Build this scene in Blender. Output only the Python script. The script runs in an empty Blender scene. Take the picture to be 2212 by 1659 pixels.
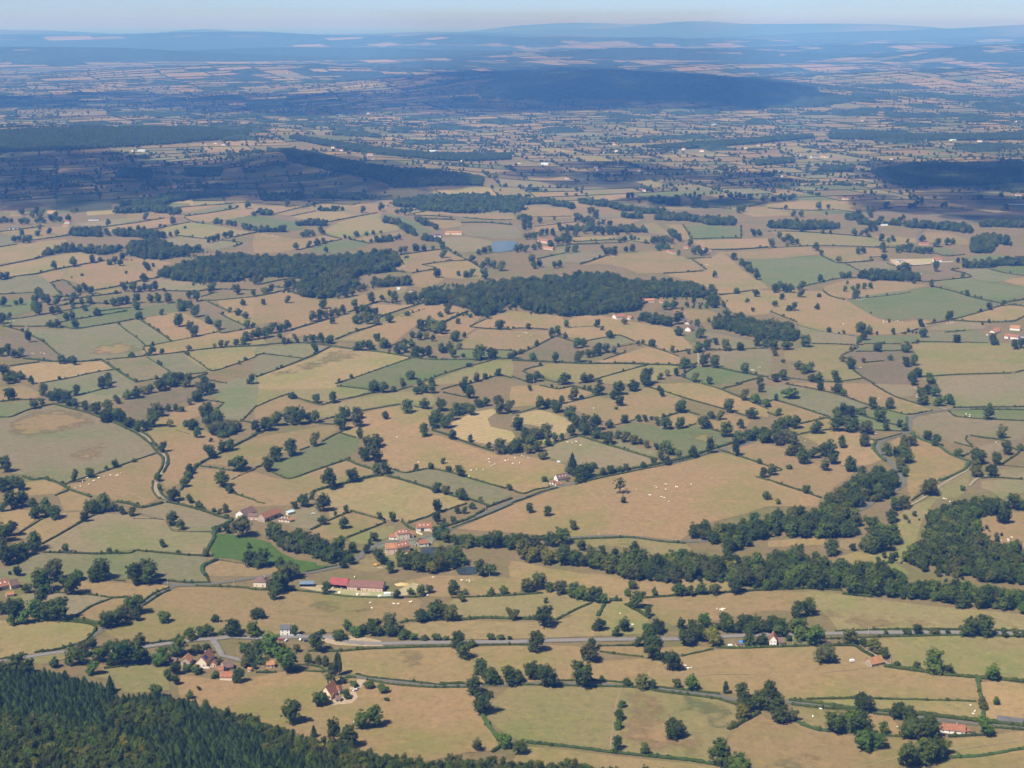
import bpy, bmesh, math, random
import numpy as np
from mathutils import Vector, Matrix
from mathutils.geometry import delaunay_2d_cdt

random.seed(7); np.random.seed(7)
scene = bpy.context.scene
COL = scene.collection

# ------------------------------------------------------------------ camera
CAM_H = 530.0                     # metres above the valley floor
PITCH = math.radians(13.55)
FPX = 6000.0                      # focal length in pixels of a 4096 px wide frame
cam_d = bpy.data.cameras.new('camera')
cam_d.sensor_width = 36.0
cam_d.lens = 36.0 * FPX / 4096.0
cam_d.clip_start = 5.0
cam_d.clip_end = 600000.0
cam = bpy.data.objects.new('camera', cam_d)
COL.objects.link(cam)
cam.location = (0, 0, CAM_H)
cam.rotation_euler = (math.pi / 2 - PITCH, 0, 0)
scene.camera = cam

# ------------------------------------------------------------------ sky, sun, exposure
SUN_EL = math.radians(55)
SUN_AZ = math.radians(226)        # bearing (from +x, anticlockwise) of the sun as seen from the ground
SUN_VEC = Vector((math.cos(SUN_EL) * math.cos(SUN_AZ), math.cos(SUN_EL) * math.sin(SUN_AZ), math.sin(SUN_EL)))
world = bpy.data.worlds.new('World')
scene.world = world
world.use_nodes = True
wn = world.node_tree.nodes
bg = wn['Background']
sky_tex = wn.new('ShaderNodeTexSky')
sky_tex.sky_type = 'NISHITA'
sky_tex.sun_disc = False
sky_tex.sun_elevation = SUN_EL
sky_tex.sun_rotation = math.atan2(SUN_VEC.x, SUN_VEC.y)
sky_tex.altitude = 1000.0
sky_tex.air_density = 0.40
sky_tex.dust_density = 0.7
sky_tex.ozone_density = 1.6
world.node_tree.links.new(sky_tex.outputs[0], bg.inputs[0])
bg.inputs[1].default_value = 0.074
sun_d = bpy.data.lights.new('sun', 'SUN')
sun_d.energy = 4.2
sun_d.angle = math.radians(0.53)
sun_d.color = (1.0, 0.965, 0.91)
sun = bpy.data.objects.new('sun', sun_d)
COL.objects.link(sun)
sun.rotation_euler = (-SUN_VEC).to_track_quat('-Z', 'Y').to_euler()
scene.view_settings.view_transform = 'Standard'
scene.view_settings.look = 'None'
scene.view_settings.gamma = 1.0
scene.view_settings.use_curve_mapping = False
scene.view_settings.exposure = 0.82
scene.cycles.use_denoising = True
scene.cycles.max_bounces = 4
scene.cycles.diffuse_bounces = 2
scene.cycles.glossy_bounces = 2
scene.cycles.transmission_bounces = 3
scene.cycles.transparent_max_bounces = 8
scene.cycles.volume_bounces = 2
HAZE_DENSITY = 6.9e-5             # per metre
HAZE_COLOR = (0.13, 0.37, 1.0)
HAZE_TINT = (0.84, 0.68, 1.0)     # what little the haze swallows

# ---------------------------------------------------------------------------
# SURVEY DATA.  Each block "@c,r" names a map sheet; numbers are sheet positions
# T trees "x y w[flags]"; H hedges; F fields (colour letter); R roads; C cattle; W woods
# ---------------------------------------------------------------------------
SURVEY = r'''
@0,4
T 370 140 170g,230 145 90,635 160 160d,860 45 180d,1170 70 150d,1280 70 150d,680 35 100g,540 70 90,10 330 100d,110 350 150d,100 430 80d,205 410 110g,320 380 150g,410 385 130d,510 385 170d,350 250 110d,150 330 140
T 1160 330 180d,975 450 210d,1080 380 110o,1175 390 100o,1420 400 110,1205 600 110p,800 635 100,950 630 85g,1640 545 115,1740 520 100,1800 520 110,1865 400 85g,2010 510 170d,1910 510 60,2190 520 110,2200 370 80d
T 720 690 130p,920 690 90,1050 770 200g,1180 760 170,1130 700 100g,1240 740 110,970 770 90,860 740 120,700 760 150d,620 770 130,470 790 100,1410 690 100,1540 690 160,1390 770 150g,1700 670 100,1790 670 80
T 805 850 120g,1455 900 90d,1520 850 110d,1520 940 90d,1900 770 75d,2060 920 110g,1720 990 40,2130 700 130g,2190 740 140d,2115 790 90ow,2195 800 60g,1860 880 80gb,1700 840 100b,1620 825 90b,955 1000 80c,1072 1140 70c
T 130 860 160d,240 880 130d,30 880 150d,1645 1060 80d,1350 1050 120d
H 480 135 560 85 600 40|690 155 850 170|870 175 960 190 1080 185 1110 185|665 342 800 260 970 195|1240 220 1340 150 1460 105|1240 258 1380 165 1470 125
Ht 600 385 700 385 830 410 860 420
H 540 395 700 405 810 430 825 470 740 560 600 610 480 640 300 662|0 720 100 705 230 680|960 35 1080 45|1370 35 1640 60 1820 60|1810 60 1790 10|1690 85 2100 100 2212 120 2542 125 2772 150 3012 180 3392 190 3662 180
H 900 800 1200 770|1300 590 1560 550|560 150 480 145 300 160
R road 6 2212 537 2000 527 1850 545 1700 552 1560 570 1400 590 1270 610 1050 640 800 655 560 655 300 690 0 740
R lane 4 640 640 720 580 810 510 900 455 960 400 1060 350 1230 240 1380 150 1480 100 1520 85
R lane 4.5 1330 50 1450 65 1530 80 1620 80 1750 75 1900 60 2050 40 2212 15 2400 -10 2612 -18 2770 -46 2930 -80
R road 5 1840 560 1870 600 1890 640 1920 690 1990 705 2080 730 2180 760
F y 0 385 250 395 480 390 700 400 830 430 800 500 640 600 300 665 0 710
F q 60 220 200 160 560 150 840 175 960 190 660 340 590 365 250 300
F t 690 50 1100 65 1400 70 1490 95 1250 220 1100 190 880 175 700 140
F t 970 195 1080 195 1240 240 900 440 870 400 680 345
F t 1560 100 2212 125 2800 150 3300 190 3600 190 3640 220 3580 390 3450 420 3200 470 3000 480 2212 520 1850 520 1560 560 1300 590 1180 600 900 470 1240 260
F ~v 2540 190 2900 210 3300 290 3100 330 2650 300 2520 240
F v 0 725 230 690 640 650 650 690 400 760 200 760 0 800
F v 780 830 1200 770 1420 780 1460 900 1470 990 1020 1010 960 900 830 880
F p 1570 850 1800 890 2000 910 2212 870 2400 835 2772 830 2812 900 3082 860 3462 910 3852 960 4042 965 4100 1020 4150 1200 4212 1290 4302 1400 4302 1480 4262 1510 4012 1530 3712 1600 3112 1600 2850 1450 2540 1370 2212 1250 1880 1150 1560 1050
F ~G 3690 970 3850 975 3830 1050 3740 1180 3640 1320 3560 1480 3530 1480 3600 1330 3700 1160 3780 1050
F ~v 3200 1080 3280 1080 3290 1180 3250 1190
F ~G 2300 1130 2370 1110 2440 1030 2400 1050 2330 1090
F ~v 1930 590 2100 560 2200 600 2100 690 1960 680
@1,4
R path 1 120 285 250 315 400 335 700 345 1000 350
T 180 150 160d,160 205 100p,240 110 110,605 155 100,1220 195 85d,1335 160 70,1425 170 95d,1500 145 80,1705 165 110d,1775 225 80o,1810 160 60o,2035 170 80,2140 155 85p,40 370 100d,330 512 80d,570 498 60b,10 490 60d
T 790 470 95,725 545 130b,860 525 110g,930 500 100,1020 510 150d,1165 480 140p,1160 525 100o,1290 545 110,1060 520 90,1360 550 80b,1460 555 70b,1560 555 90b,1640 555 60b
T 1470 400 200d,1570 330 150d,1640 340 100,1690 385 140o,1790 715 145d,1740 620 130d,1870 610 80,130 680 160g,30 660 110d,240 665 80o,350 655 75,530 650 150d,450 760 90ps,540 760 70d,600 780 80ps,30 760 80d,265 835 190g
T 695 860 42P,727 860 42P,650 950 110tp,750 930 65d,845 960 80b,970 970 100b,1080 975 75b,1110 1010 90b,785 1060 80d,555 1115 170b,310 1270 180d,675 1445 120t,975 1320 230g,805 1480 170d
T 1935 850 130d,2020 930 170d,1880 1020 150d,1955 1190 180d,2195 940 150d,2150 1480 130g,1910 1510 100p,500 1390 60c,2190 350 70o,2030 550 80b,2110 550 70b,2190 550 50b,1720 520 40,1130 1080 50b,90 780 70d,1850 620 60b
Ht 1580 378 1770 380 1950 365 2212 370 2602 380
H 1240 410 1330 390 1480 390|450 650 720 650 1000 630 1400 615 1690 610|1900 600 2212 595 2350 600|860 850 1000 880 1240 905 1380 920 1640 950|960 900 1180 940 1500 965 1830 965|1590 935 1800 930|1950 945 2140 940|350 770 450 770 560 790 590 830 440 825 330 810|0 835 180 835
Hg 1950 1190 2000 1290 2060 1360 2100 1430
Hg 770 880 860 880
Ht 2040 1525 2110 1480 2190 1465
H 1690 190 2000 180 2212 170 2480 150
R road 6.5 -10 537 200 530 450 525 640 530 760 565 1000 585 1400 578 1700 575 1900 572 2212 570 2512 560 2912 552 3212 548 3642 545 3830 540 4030 525 4310 512 4424 508 4700 503 5000 497 5300 490 5900 488 6200 490 6640 500
R lane 3.5 860 875 1000 890 1250 920 1600 950 1830 950 2212 940 2612 930 3012 940 3212 950 3482 975 3712 1005 4012 1040 4112 1070 4424 1085 4604 1090 4824 1110 5024 1140 5324 1170 5484 1200 5824 1235 6224 1280 6660 1320
F s 480 515 900 525 1080 560 1100 610 700 600 560 570
F S 880 895 950 900 910 960 860 1000 880 1050 830 1100 650 1120 650 1080 740 1050 830 1000
F s 650 75 700 100 1200 140 1350 60 1450 80 1300 170 900 175 560 140 380 105 380 90
F v 1480 390 1640 340 1700 200 2212 175 2482 155 2712 180 2902 235 2602 380 1950 360 1770 375
F y 1250 420 1480 395 1760 390 2600 390 2902 245 3300 250 3402 400 3342 500 2212 545 1420 545 1350 500
F t 740 660 1400 625 1720 620 2212 605 2800 610 2830 740 3340 715 3512 740 3672 700 3950 640 4424 625 4830 610 5030 610 5190 610 5330 700 5430 790 5680 830 6230 880 6235 1080 5330 1055 4730 1060 4400 1060 4112 1010 3482 960 3262 940 2612 900 2212 930 1830 940 1380 915 870 850 750 820
F ~v 1170 650 1500 640 1560 760 1500 860 1250 780 960 850 880 820 1150 740
F p 1480 178 1240 80 1500 0 2212 20 2300 130 2000 175
F ~v 0 450 200 460 200 525 0 530
C 985 240,1000 286,1193 243,1227 245,1330 233,1342 226,850 1270,1533 20,1775 45,1820 42,1845 58,1840 40,1482 175,852 17,1400 145
@2,4
R path 1 0 425 300 440 500 455 720 465
R path 1.2 1240 855 1500 865 1800 850 2100 850
R path 1 960 945 900 1100 870 1300 850 1500
T 180 135 200p,325 135 80,420 155 130p,520 180 120,600 200 130,680 220 120,740 225 110,800 240 80,290 235 45,275 440 165d,25 380 90o,760 470 120d,900 520 80,970 480 110d,1040 110 90o,1000 180 80g,1075 280 140d,1170 350 80d,1255 490 140d,1230 180 60t,1440 170 130g,1480 170 90,1545 175 80,1640 155 110g,1750 160 110p,1930 150 150d,2095 110 40,2190 125 70g
T 1160 500 90,1190 620 150d,1090 610 80,1210 720 165d,1380 815 160d,205 655 150d,670 740 180p,685 640 90,40 920 120,180 890 160d,300 960 180d,605 965 200d,990 955 90,1120 980 130o,1210 975 90o,1425 970 90p,1550 990 120g,1845 1020 60pt,2060 1170 230d,1990 1070 130d,2150 1150 160d,1985 1240 120op,2200 1000 60,775 920 60
T 955 1135 80g,925 1240 105g,918 1320 90g,905 1500 105g,1405 1395 190d,1145 1550 95,1800 1650 200d,1960 1700 200,70 1540 130,1740 600 160yw,2050 600 100c,2160 600 110d,1460 460 90,1500 600 150d,1600 560 150d,1660 440 120g
W 9 130d W 1450 520 1620 500 1700 480 1850 430 2000 420 2212 420 2450 440 2740 470 2770 490 2212 500 1830 510 1700 530
H 690 235 560 290 390 378|740 610 1050 600 1150 605|760 655 950 680 1130 700|1460 695 1600 665 1735 635
Hg 800 240 760 320 740 350
Ht 980 250 1080 300 1190 370|840 215 950 215
H 1150 190 1500 165 1900 140 2212 120 2572 110 2852 125|0 940 400 950 1050 965 1270 1000 1500 1030 1750 1060 1930 1110|400 905 750 905 1050 935|1270 965 1500 990 1800 1025|1760 620 2000 625 2212 615 2560 605
Hg 120 1440 430 1470 900 1530 1200 1560 1500 1590 1700 1620 1850 1650
Ht 1870 1330 2000 1260 2140 1185
F v 0 950 400 945 1050 965 1270 1000 1750 1060 1930 1120 1930 1280 1880 1380 1700 1560 1700 1610 1500 1580 1200 1550 900 1520 430 1460 120 1430 -20 1400 -220 1200 -130 1050
F ~p 930 985 1270 1010 1400 1140 1500 1230 1700 1400 1680 1560 1200 1530 900 1490 930 1200
F ~G 1280 1010 1900 1110 1950 1180 1930 1280 1870 1340 1700 1390 1500 1220 1380 1130
F t 150 1480 430 1500 900 1560 1500 1620 1800 1650 1800 1780 100 1780 0 1600
F t 750 610 1150 615 1690 615 1740 640 1460 695 1130 705 760 655
F p 1140 200 1500 175 2212 130 2850 165 2950 250 2600 310 2200 300 1700 400 1380 430 1200 300
F t 230 -20 1060 0 1100 60 960 220 800 200 500 90
F t 1100 60 1180 20 1860 40 1860 140 1500 160 1150 180
C 935 328,1040 430,1770 288,1800 298,1815 285,1830 292,1822 300,1470 785,1495 782,1520 800,1550 795,1525 808
@3,4
R path 1 420 280 800 320 1300 372 1900 405
R path 1 820 1650 1000 1600 1150 1560
R path 1 1590 1510 1850 1470 2200 1420
R path 1 480 835 700 815 900 790
T 430 115 150d,490 95 60,15 125 60,305 360 200d,415 610 180g,275 555 130,500 745 190p,705 590 140o,910 650 130o,1000 710 90d,820 600 80,1020 505 40,1205 510 80b,1290 505 80d,1430 505 90bo,1550 500 50d,1790 520 220d,1880 520 150d,2040 530 70,2140 530 70,2200 530 50
T 1115 785 70b,1285 810 80,1435 830 160,1565 845 80,1940 905 130g,30 1060 130d,85 1260 190d,215 1255 100ps,825 1170 170d,1130 1230 150d,1220 1280 160d,1230 1400 180d,1380 1240 70,1390 1400 180d,640 1360 260d,770 1290 140d,800 1400 200d,880 1510 240g,1000 1370 100,1850 1150 100o,1970 1115 60s,1880 1385 150g,1280 1655 290d,1440 1590 180d,1510 1540 120o,180 560 60
W 9 140m W 650 140 1100 185 1330 230 1900 280 2212 315 2300 330 2300 240 1900 200 1500 150 1100 110 700 90
H 330 1065 760 1055 920 1060 1200 1070 1800 1085|200 1110 500 1145 720 1150|910 1190 1060 1205|1960 1310 2212 1330|0 615 350 605|500 545 1000 525 1700 515 2212 530|580 480 900 468 1250 462 1700 465|1960 470 2212 480|920 1375 1180 1390|1560 1390 1850 1375
Ht 180 1075 400 1100 700 1140 900 1165 1060 1175|1300 1195 1600 1230 1820 1255 2212 1300|1000 780 1250 815 1500 855 1800 880 2212 915|560 600 740 605 820 650 910 700|640 155 900 180
Hg 1810 880 1830 1000 1860 1150 1860 1230|260 1265 330 1300 430 1330 540 1345|1580 1570 1850 1555 2212 1490
R track 3 835 640 930 690 1000 740 1100 790 1200 802
F v 330 130 640 160 1300 250 2212 340 2212 465 1700 462 600 475 560 400 420 260
F ~p 420 270 750 310 1300 370 1900 420 2212 440 2212 468 1700 462 600 475 560 400 430 340
F v 800 545 2212 530 2212 900 1800 870 1250 815 1100 780 1050 650 950 560
F v 380 1090 760 1070 1800 1095 1830 1240 1300 1185 900 1150
F o 1850 920 2212 940 2212 1230 1890 1230
F v 200 1140 480 1160 560 1340 400 1310 260 1250
F t 860 1190 1060 1215 1150 1370 930 1370
F t 1560 1410 1850 1390 2212 1340 2212 1480 1850 1550 1580 1560
F t 1430 1659 1580 1590 2212 1510 2212 1850 1300 1850
F t -330 1360 -70 1190 0 1240 180 1250 260 1270 400 1330 540 1350 700 1380 1000 1400 1300 1420 1150 1540 1130 1659 1200 1850 -150 1850 -330 1560
F ~v 0 1560 250 1520 480 1560 520 1700 0 1750
F X 1980 1205 2212 1235 2212 1285 1975 1255
C 457 1160,388 1225,1748 1125,1785 1175,1770 1200,1118 1305
@0,3
R path 1 0 640 300 560 600 470 900 370
R path 1 900 900 1100 930 1250 1000 1400 1035
T 90 140 105d,375 100 90o,470 140 140d,500 165 90,585 185 110d,650 200 70,295 215 85d,365 190 60p,660 98 80d,910 45 120d,1140 130 140d,1180 120 110d,1270 90 120,1390 60 110,1450 40 120d,1530 20 60
T 740 240 80,830 260 110,960 330 170d,930 230 110,1010 170 70,1040 330 120d,1120 380 110d,1200 410 100,1260 400 90,1330 370 130d,1310 290 90,1370 280 110p,1455 235 75d,1520 240 60,1570 240 60,1640 180 60,1700 150 110d,1770 100 150d,1830 60 80d,1620 25 100
T 1470 370 75,1610 370 70d,1670 400 110d,1705 465 80,1740 250 60d,1790 300 120d,1825 500 40,1800 370 110d,1880 360 130,1405 590 85d,1955 590 140d,1820 645 115d,1365 840 80d,1380 920 50,1505 1010 120d,1590 890 90o,1620 820 80,1640 780 80d,2055 750 180bd,1915 890 150,1980 945 85,1640 1030 70,1720 1075 75,1850 1105 45,1900 1120 45,1950 1110 65ps
T 45 760 120d,90 920 220d,650 850 65td,780 810 90,920 750 40s,995 725 70,1160 675 50b,540 860 35b,150 1080 190d,30 1100 80d,280 1080 100,400 1160 230d,850 1120 190d,760 1110 90d,980 1100 90,1055 1125 70,1140 1140 80o,730 1190 80s,1490 1220 110d,1565 1260 85d,1405 1410 65,1540 1470 50,565 1455 70d,945 1460 55,1010 1465 40
T 100 1310 120d,30 1360 130d,60 1560 160d,150 1520 130d,230 1480 120,300 1440 130d,20 1440 100,1780 1490 70,1885 1280 70d,2090 1320 190pw,1960 1290 90d,470 1700 170p,870 1690 160d,1230 1700 220d,155 1660 90d,670 1690 100g,85 1650 30,2160 1570 110d,2150 1420 60d
W 7 60p W 1760 400 1900 380 2090 390 2060 440 1950 470 1800 430
H 0 155 150 140 390 135|0 290 100 285 260 220 460 175|630 105 780 75 900 40|1350 600 1200 650 1030 710 850 775 700 820 580 860 560 885|480 965 590 920|360 1170 250 1240 170 1290|360 1385 500 1310 640 1230 760 1160 860 1120
Ht 470 175 600 210 760 250 890 300 1000 340 1100 390|1100 385 1200 440 1300 520 1360 590 1410 640 1400 720 1350 800|1000 330 1180 400 1290 460 1350 540 1440 610 1450 690 1410 770|200 800 280 830 380 820 500 855 600 910 700 950 790 980|1010 1020 1130 1040 1220 1070 1330 1050 1410 1030|1560 920 1640 820 1690 720 1800 650 1890 605 2030 535 2212 440|1440 1020 1530 1040 1700 1080 1900 1150 2010 1175
H 1320 850 1320 920 1360 980 1430 1010|1370 880 1400 950 1470 1010|1840 1490 1600 1480 1400 1460 1180 1440 1120 1465 850 1470 560 1460 370 1455|1730 710 1850 725 1970 745 2150 755 2212 735|1780 140 1925 165 1840 240|1860 310 2060 325|2080 320 2212 340|2100 310 2212 190|2000 940 2100 975 2212 1010
Hf 1150 1165 1280 1165 1410 1170|1460 1230 1500 1270 1620 1280 1840 1280|1900 1520 2120 1555|2000 830 2100 780 2212 735|1520 400 1640 435
Hg 2010 1180 1930 1220 1850 1260 1850 1330 1800 1420 1780 1480|1880 1520 1760 1570 1750 1620 1780 1659
R track 4 1000 335 1190 410 1295 490 1350 560 1410 610 1430 680 1410 750 1360 830 1340 890 1370 960 1440 1020
F q 0 300 260 230 460 185 880 310 1100 400 1290 530 1340 590 1000 710 700 815 560 860 380 810 200 790 0 720
F ~t 540 640 880 470 930 650 700 680
F ~t 40 320 460 200 880 320 500 430 100 480
F ~t 1110 530 1200 450 1290 540 1320 590 1200 600
F G 0 165 250 150 260 215 100 275 0 285
F t 0 30 200 15 370 110 0 145
F g 400 20 880 0 900 40 640 95 540 70
F q 640 115 900 60 1080 40 1080 110 900 160 700 170
F b 1050 180 1300 100 1660 30 1660 130 1450 190 1300 260 1220 330 1080 230
F p 1280 410 1420 280 1700 170 1880 160 1720 280 1600 350 1750 400 1900 480 1890 590 1800 640 1680 720 1560 860 1440 900 1400 800 1450 680 1400 560 1290 450
F g 1830 100 1900 0 2212 -60 2212 190 2080 310 1860 300 1920 165
F p 580 880 700 830 1030 720 1350 610 1400 680 1350 800 1310 900 1370 990 1230 1060 1010 1010 800 960 620 910
F ~g 1050 740 1330 680 1350 740 1290 900 1280 990 1180 960 1200 830 1100 780
F t 230 850 380 830 560 900 480 950 60 960
F t 500 960 600 930 780 985 720 1090 560 1100 520 1000
F t 60 1340 170 1290 350 1180 560 1110 740 1110 740 1150 360 1370 250 1340
F t 0 1110 280 1090 320 1160 170 1270 130 1200 0 1250
F q 370 1400 640 1240 870 1120 1100 1130 1420 1180 1480 1270 1840 1290 1780 1470 1400 1450 1180 1430 850 1460 400 1450
F q 1180 1110 1230 1080 1430 1030 1560 1050 1990 1180 1850 1270 1500 1260 1450 1180
F g 0 1610 350 1470 850 1480 1170 1455 1800 1500 1740 1570 1760 1659 1800 1720 1400 1690 900 1680 0 1720
F B 1870 1295 2050 1310 2212 1335 2330 1370 2430 1460 2560 1520 2730 1545 2740 1570 2900 1570 2620 1640 2560 1600 2212 1560 2000 1510 1840 1500 1820 1400
F t 1880 1530 2100 1560 2400 1590 2560 1640 2400 1659 1790 1659 1770 1590
F p 1560 940 1720 735 2150 775 2212 760 2482 830 2992 670 3212 740 3222 790 3112 830 2932 870 2712 920 2662 1000 2542 1050 2212 1060 2050 1120 1530 1030
F t 1780 690 1900 620 2212 470 2852 360 2932 390 2662 540 2450 600 2212 710
C 650 903,695 890,715 852,768 870,810 843,855 815,900 806,953 790,1010 795,1020 790,1045 775,750 818
@1,3
R path 1 1160 540 1250 600 1500 650 1800 640 2100 690
T 310 125 80b,520 165 85d,665 165 85d,1025 70 110,1105 75 90,1188 68 60d,1275 30 60o,1420 90 130d,1520 80 80d,1800 80 100,1850 125 100,40 420 150d,110 400 120d,180 360 120,285 330 110,370 350 130d,310 355 80p,510 335 95d,450 330 70
T 770 320 110d,730 395 125,875 370 120p,885 300 100,895 470 70,895 420 50,1115 305 80,1310 250 105d,1455 215 100,1600 230 110d,1560 330 120d,1530 380 100d,1450 455 100,1640 380 110,1700 310 90o,1800 270 180d,1920 200 80,1990 190 90d,2090 195 110p,2150 260 150d
T 1040 540 130d,960 560 100p,940 660 130d,1045 680 130p,1085 790 150d,1020 560 100d,505 535 105,300 620 130d,175 665 110d,105 755 110d,635 905 150d,835 850 115d,410 1060 115d,585 1100 130d,575 1215 100d,780 1115 60,760 1250 100d,1070 1170 60p,1180 1190 75,685 1140 40,335 1080 70d
T 1385 745 55,1510 735 65,1615 690 50s,1665 760 65,1765 800 95d,1560 940 95,1640 955 95y,1770 1000 110d,1935 1020 50o,1570 1110 105,1870 1080 70,1800 1120 60,1740 1120 60d,2190 920 60d,1560 1190 80,1625 1210 50p,1705 1200 65,1700 480 90,1850 500 60,2010 550 50,2110 600 110p,2180 600 80
T 710 1480 150d,840 1460 90o,955 1460 80d,985 1390 50,1020 1360 90d,1075 1550 120d,750 1590 80,820 1560 90,640 1550 90,50 1580 150d,210 1600 100d,300 1610 80d,280 1700 200p,1600 1340 150g,1640 1370 100,1280 1600 150,1400 1620 150d,1500 1600 150,1650 1560 200p,1750 1560 140,1160 1630 100s,1940 1660 120,2030 1650 110
W 9 110d W 0 1310 200 1330 420 1350 560 1400 620 1430 790 1480 860 1540 740 1560 560 1550 420 1500 250 1450 150 1370
W 9 120d W 1540 1380 1800 1370 2212 1380 2330 1400 2212 1430 2000 1440 1800 1430
W 8 100m W 1200 1560 1300 1600 1500 1640 1600 1620 1800 1580 1880 1520 2212 1530 2212 1490 1950 1495 1850 1510 1500 1520
H 0 200 130 140 265 90|350 118 480 160 570 180 700 145 850 115 1000 80 1200 60 1350 20|700 20 850 35 980 50|1600 50 1700 20 1800 0|1620 75 1760 105 1900 125|540 320 640 295 830 250 1050 210 1250 175|1370 200 1500 215|540 345 670 350|0 435 60 420|570 500 700 430 810 390|740 430 860 465|380 575 460 545|0 725 50 710|0 1020 75 1035
H 130 760 290 820 500 750 780 655|1150 730 1280 770 1380 755 1470 735 1560 740 1700 770 1800 800 2000 860 2160 905|820 1095 930 1130 1050 1165 1110 1185|620 1185 700 1150 790 1110|470 1260 580 1215|770 1335 900 1285 1050 1225 1120 1195|1260 1190 1320 1240 1370 1260|1310 1205 1450 1160 1620 1100 1820 1035|1690 1250 1900 1170 2100 1090 2212 1040
Ht 780 650 880 700 1010 740|1130 795 1250 825 1400 870 1510 905 1700 970 1850 1000 2020 1055|480 1000 490 940 580 905 740 870 880 830 1010 800 1080 795|1990 1070 2100 1030 2212 990|1540 1260 1680 1220 1850 1160 1990 1080|1520 400 1650 440 1800 500 1950 550 2050 580
H 420 1630 700 1570
R lane 4.5 700 1582 820 1545 900 1500 940 1440 1000 1420 1060 1385 1150 1365 1400 1345 1540 1300 1690 1250 1800 1210 1950 1130 2100 1070 2212 1015 2362 970 2562 900 2662 880 2752 862 3012 782 3312 735 3612 688 3962 588 4202 530 4312 490
F G 150 680 370 590 560 510 730 440 880 480 860 590 780 640 500 740 290 810 140 750
F g 1170 740 1290 770 1500 740 1720 790 2150 910 2212 950 2020 1050 1850 990 1500 890 1250 815 1150 780
F y 520 930 900 840 1080 800 1250 835 1500 915 1810 1030 1300 1195 1190 1190 1060 1150 820 1085 760 1120 640 1160 620 1050 540 960
F t 490 1270 700 1160 810 1115 1110 1190 770 1330 560 1360
F v 800 1340 1060 1235 1200 1230 1190 1300 1060 1370 850 1390
F p 920 260 1240 190 1500 230 1490 380 1420 470 1520 430 1700 490 2050 600 2212 620 2512 650 2672 700 2662 780 2512 830 2532 890 2312 940 2160 900 1720 770 1480 730 1290 760 1150 720 1000 580 1100 480 900 470 740 430
F v 430 230 580 190 1000 100 1350 60 1530 90 1530 190 1250 165 820 240 590 290
F t 0 300 0 200 130 150 260 100 400 160 560 200 450 250 230 230 100 280
F v 0 50 160 0 680 0 980 60 850 110 570 175 350 110 270 85 0 190
F O 1690 340 1900 240 2040 215 2090 240 2000 300 2030 370 2212 410 2230 500 2000 520 1740 470 1700 400
F v 900 1520 1150 1480 1400 1440 1480 1520 1200 1560 1000 1640 800 1590
F a 1030 1390 1150 1350 1400 1330 1500 1300 1540 1330 1520 1390 1370 1400 1200 1380 1060 1420
F q 290 1080 520 1070 560 1200 480 1260 330 1240 200 1200
C 2012 653,2018 683,2045 712,2060 700,2030 716,2155 665,2178 658,1860 752,1905 746,1962 745,1842 800,1220 467,1402 678
@2,3
R path 1 480 700 300 700 100 715 -100 730
R path 1 620 870 700 960 900 1100 1300 1200
T 155 60 50,530 140 100,545 80 60,430 170 65,600 130 50,755 95 110d,670 50 50,870 135 80,920 95 120d,1050 60 110d,1160 20 100d,930 190 95,900 220 40b,1270 60 60,1295 110 60,1460 245 115d,1870 245 105d,2005 140 90,2100 170 100g,2190 200 90g,2150 70 70d,280 220 150d,380 240 120,500 320 120,590 380 150d,620 440 120d,720 400 120d,840 380 90,735 470 110,820 520 130,510 450 90,970 340 75p,1090 320 70,1150 325 55,1205 310 40,1250 320 50,1260 360 50d,1330 390 110,1450 385 95o,1310 300 40,1655 385 120d,1715 300 80,1800 310 80o,1850 455 130,1975 385 75,2070 300 110d,2110 490 200d,2180 490 120d,1950 520 100
T 50 400 120d,150 480 150d,250 480 170p,110 560 170d,180 600 150d,30 590 120d,310 540 75,370 500 70,430 490 60,265 650 100bo,520 760 95c,500 780 60d,570 840 140d,620 820 120d,670 800 100,710 730 60p,785 790 65p,850 775 80,930 760 70p,990 750 60p,1135 730 65g,1225 690 65o,920 470 80,980 500 90,1050 520 100,1110 520 60,1165 550 60,1250 570 60,1295 580 50t,1350 610 110,1290 660 80d,1340 700 75d,1440 640 75d,1565 640 90d,1710 600 85pt,1935 625 80td,2135 690 60g,2170 810 80d,2190 1000 70d
T 280 845 60p,155 1115 80d,305 1140 85d,530 1260 85p,930 945 130ps,962 1030 60p,60 1430 190d,200 1400 120p,380 1400 220d,100 1520 150y,220 1540 180y,310 1550 140y,450 1560 160,530 1570 120,600 1440 100p,780 1470 70d,890 1500 90d,1060 1470 100,980 1460 60,1620 1330 180d
W 9 130m W 380 1550 700 1630 1000 1690 1300 1720 1700 1740 2212 1800 2212 1570 1900 1570 1400 1540 1100 1550 860 1570 640 1520 420 1500
H 240 15 400 45 530 20 700 70|430 175 560 145 740 100|0 260 100 240 230 200|1190 30 1330 70 1500 125 1820 215 2000 270 2060 290|1640 0 1800 45 1960 110 2212 220|1810 45 1990 0|880 360 1060 310|1290 295 1430 250|1430 395 1590 345|1520 240 1620 270|1680 380 1850 430|1700 300 1800 320|250 560 420 500 590 445|0 920 100 950 200 915 350 890|0 1030 130 985 270 930 400 900|2110 805 2212 835|250 1320 480 1310
Ht 590 455 800 520 1000 580 1250 655|540 850 750 795 1000 745 1250 695 1540 630 1700 575 1900 515 2100 480
H 545 872 750 815 1000 765 1250 715 1540 650 1740 590|1790 570 1950 620 2100 670 2212 710|500 1345 800 1335 1030 1330 1300 1365 1500 1380
R lane 4 300 1345 480 1330 650 1320 850 1312 1000 1318 1200 1345 1450 1362 1650 1358 1800 1340
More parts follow.
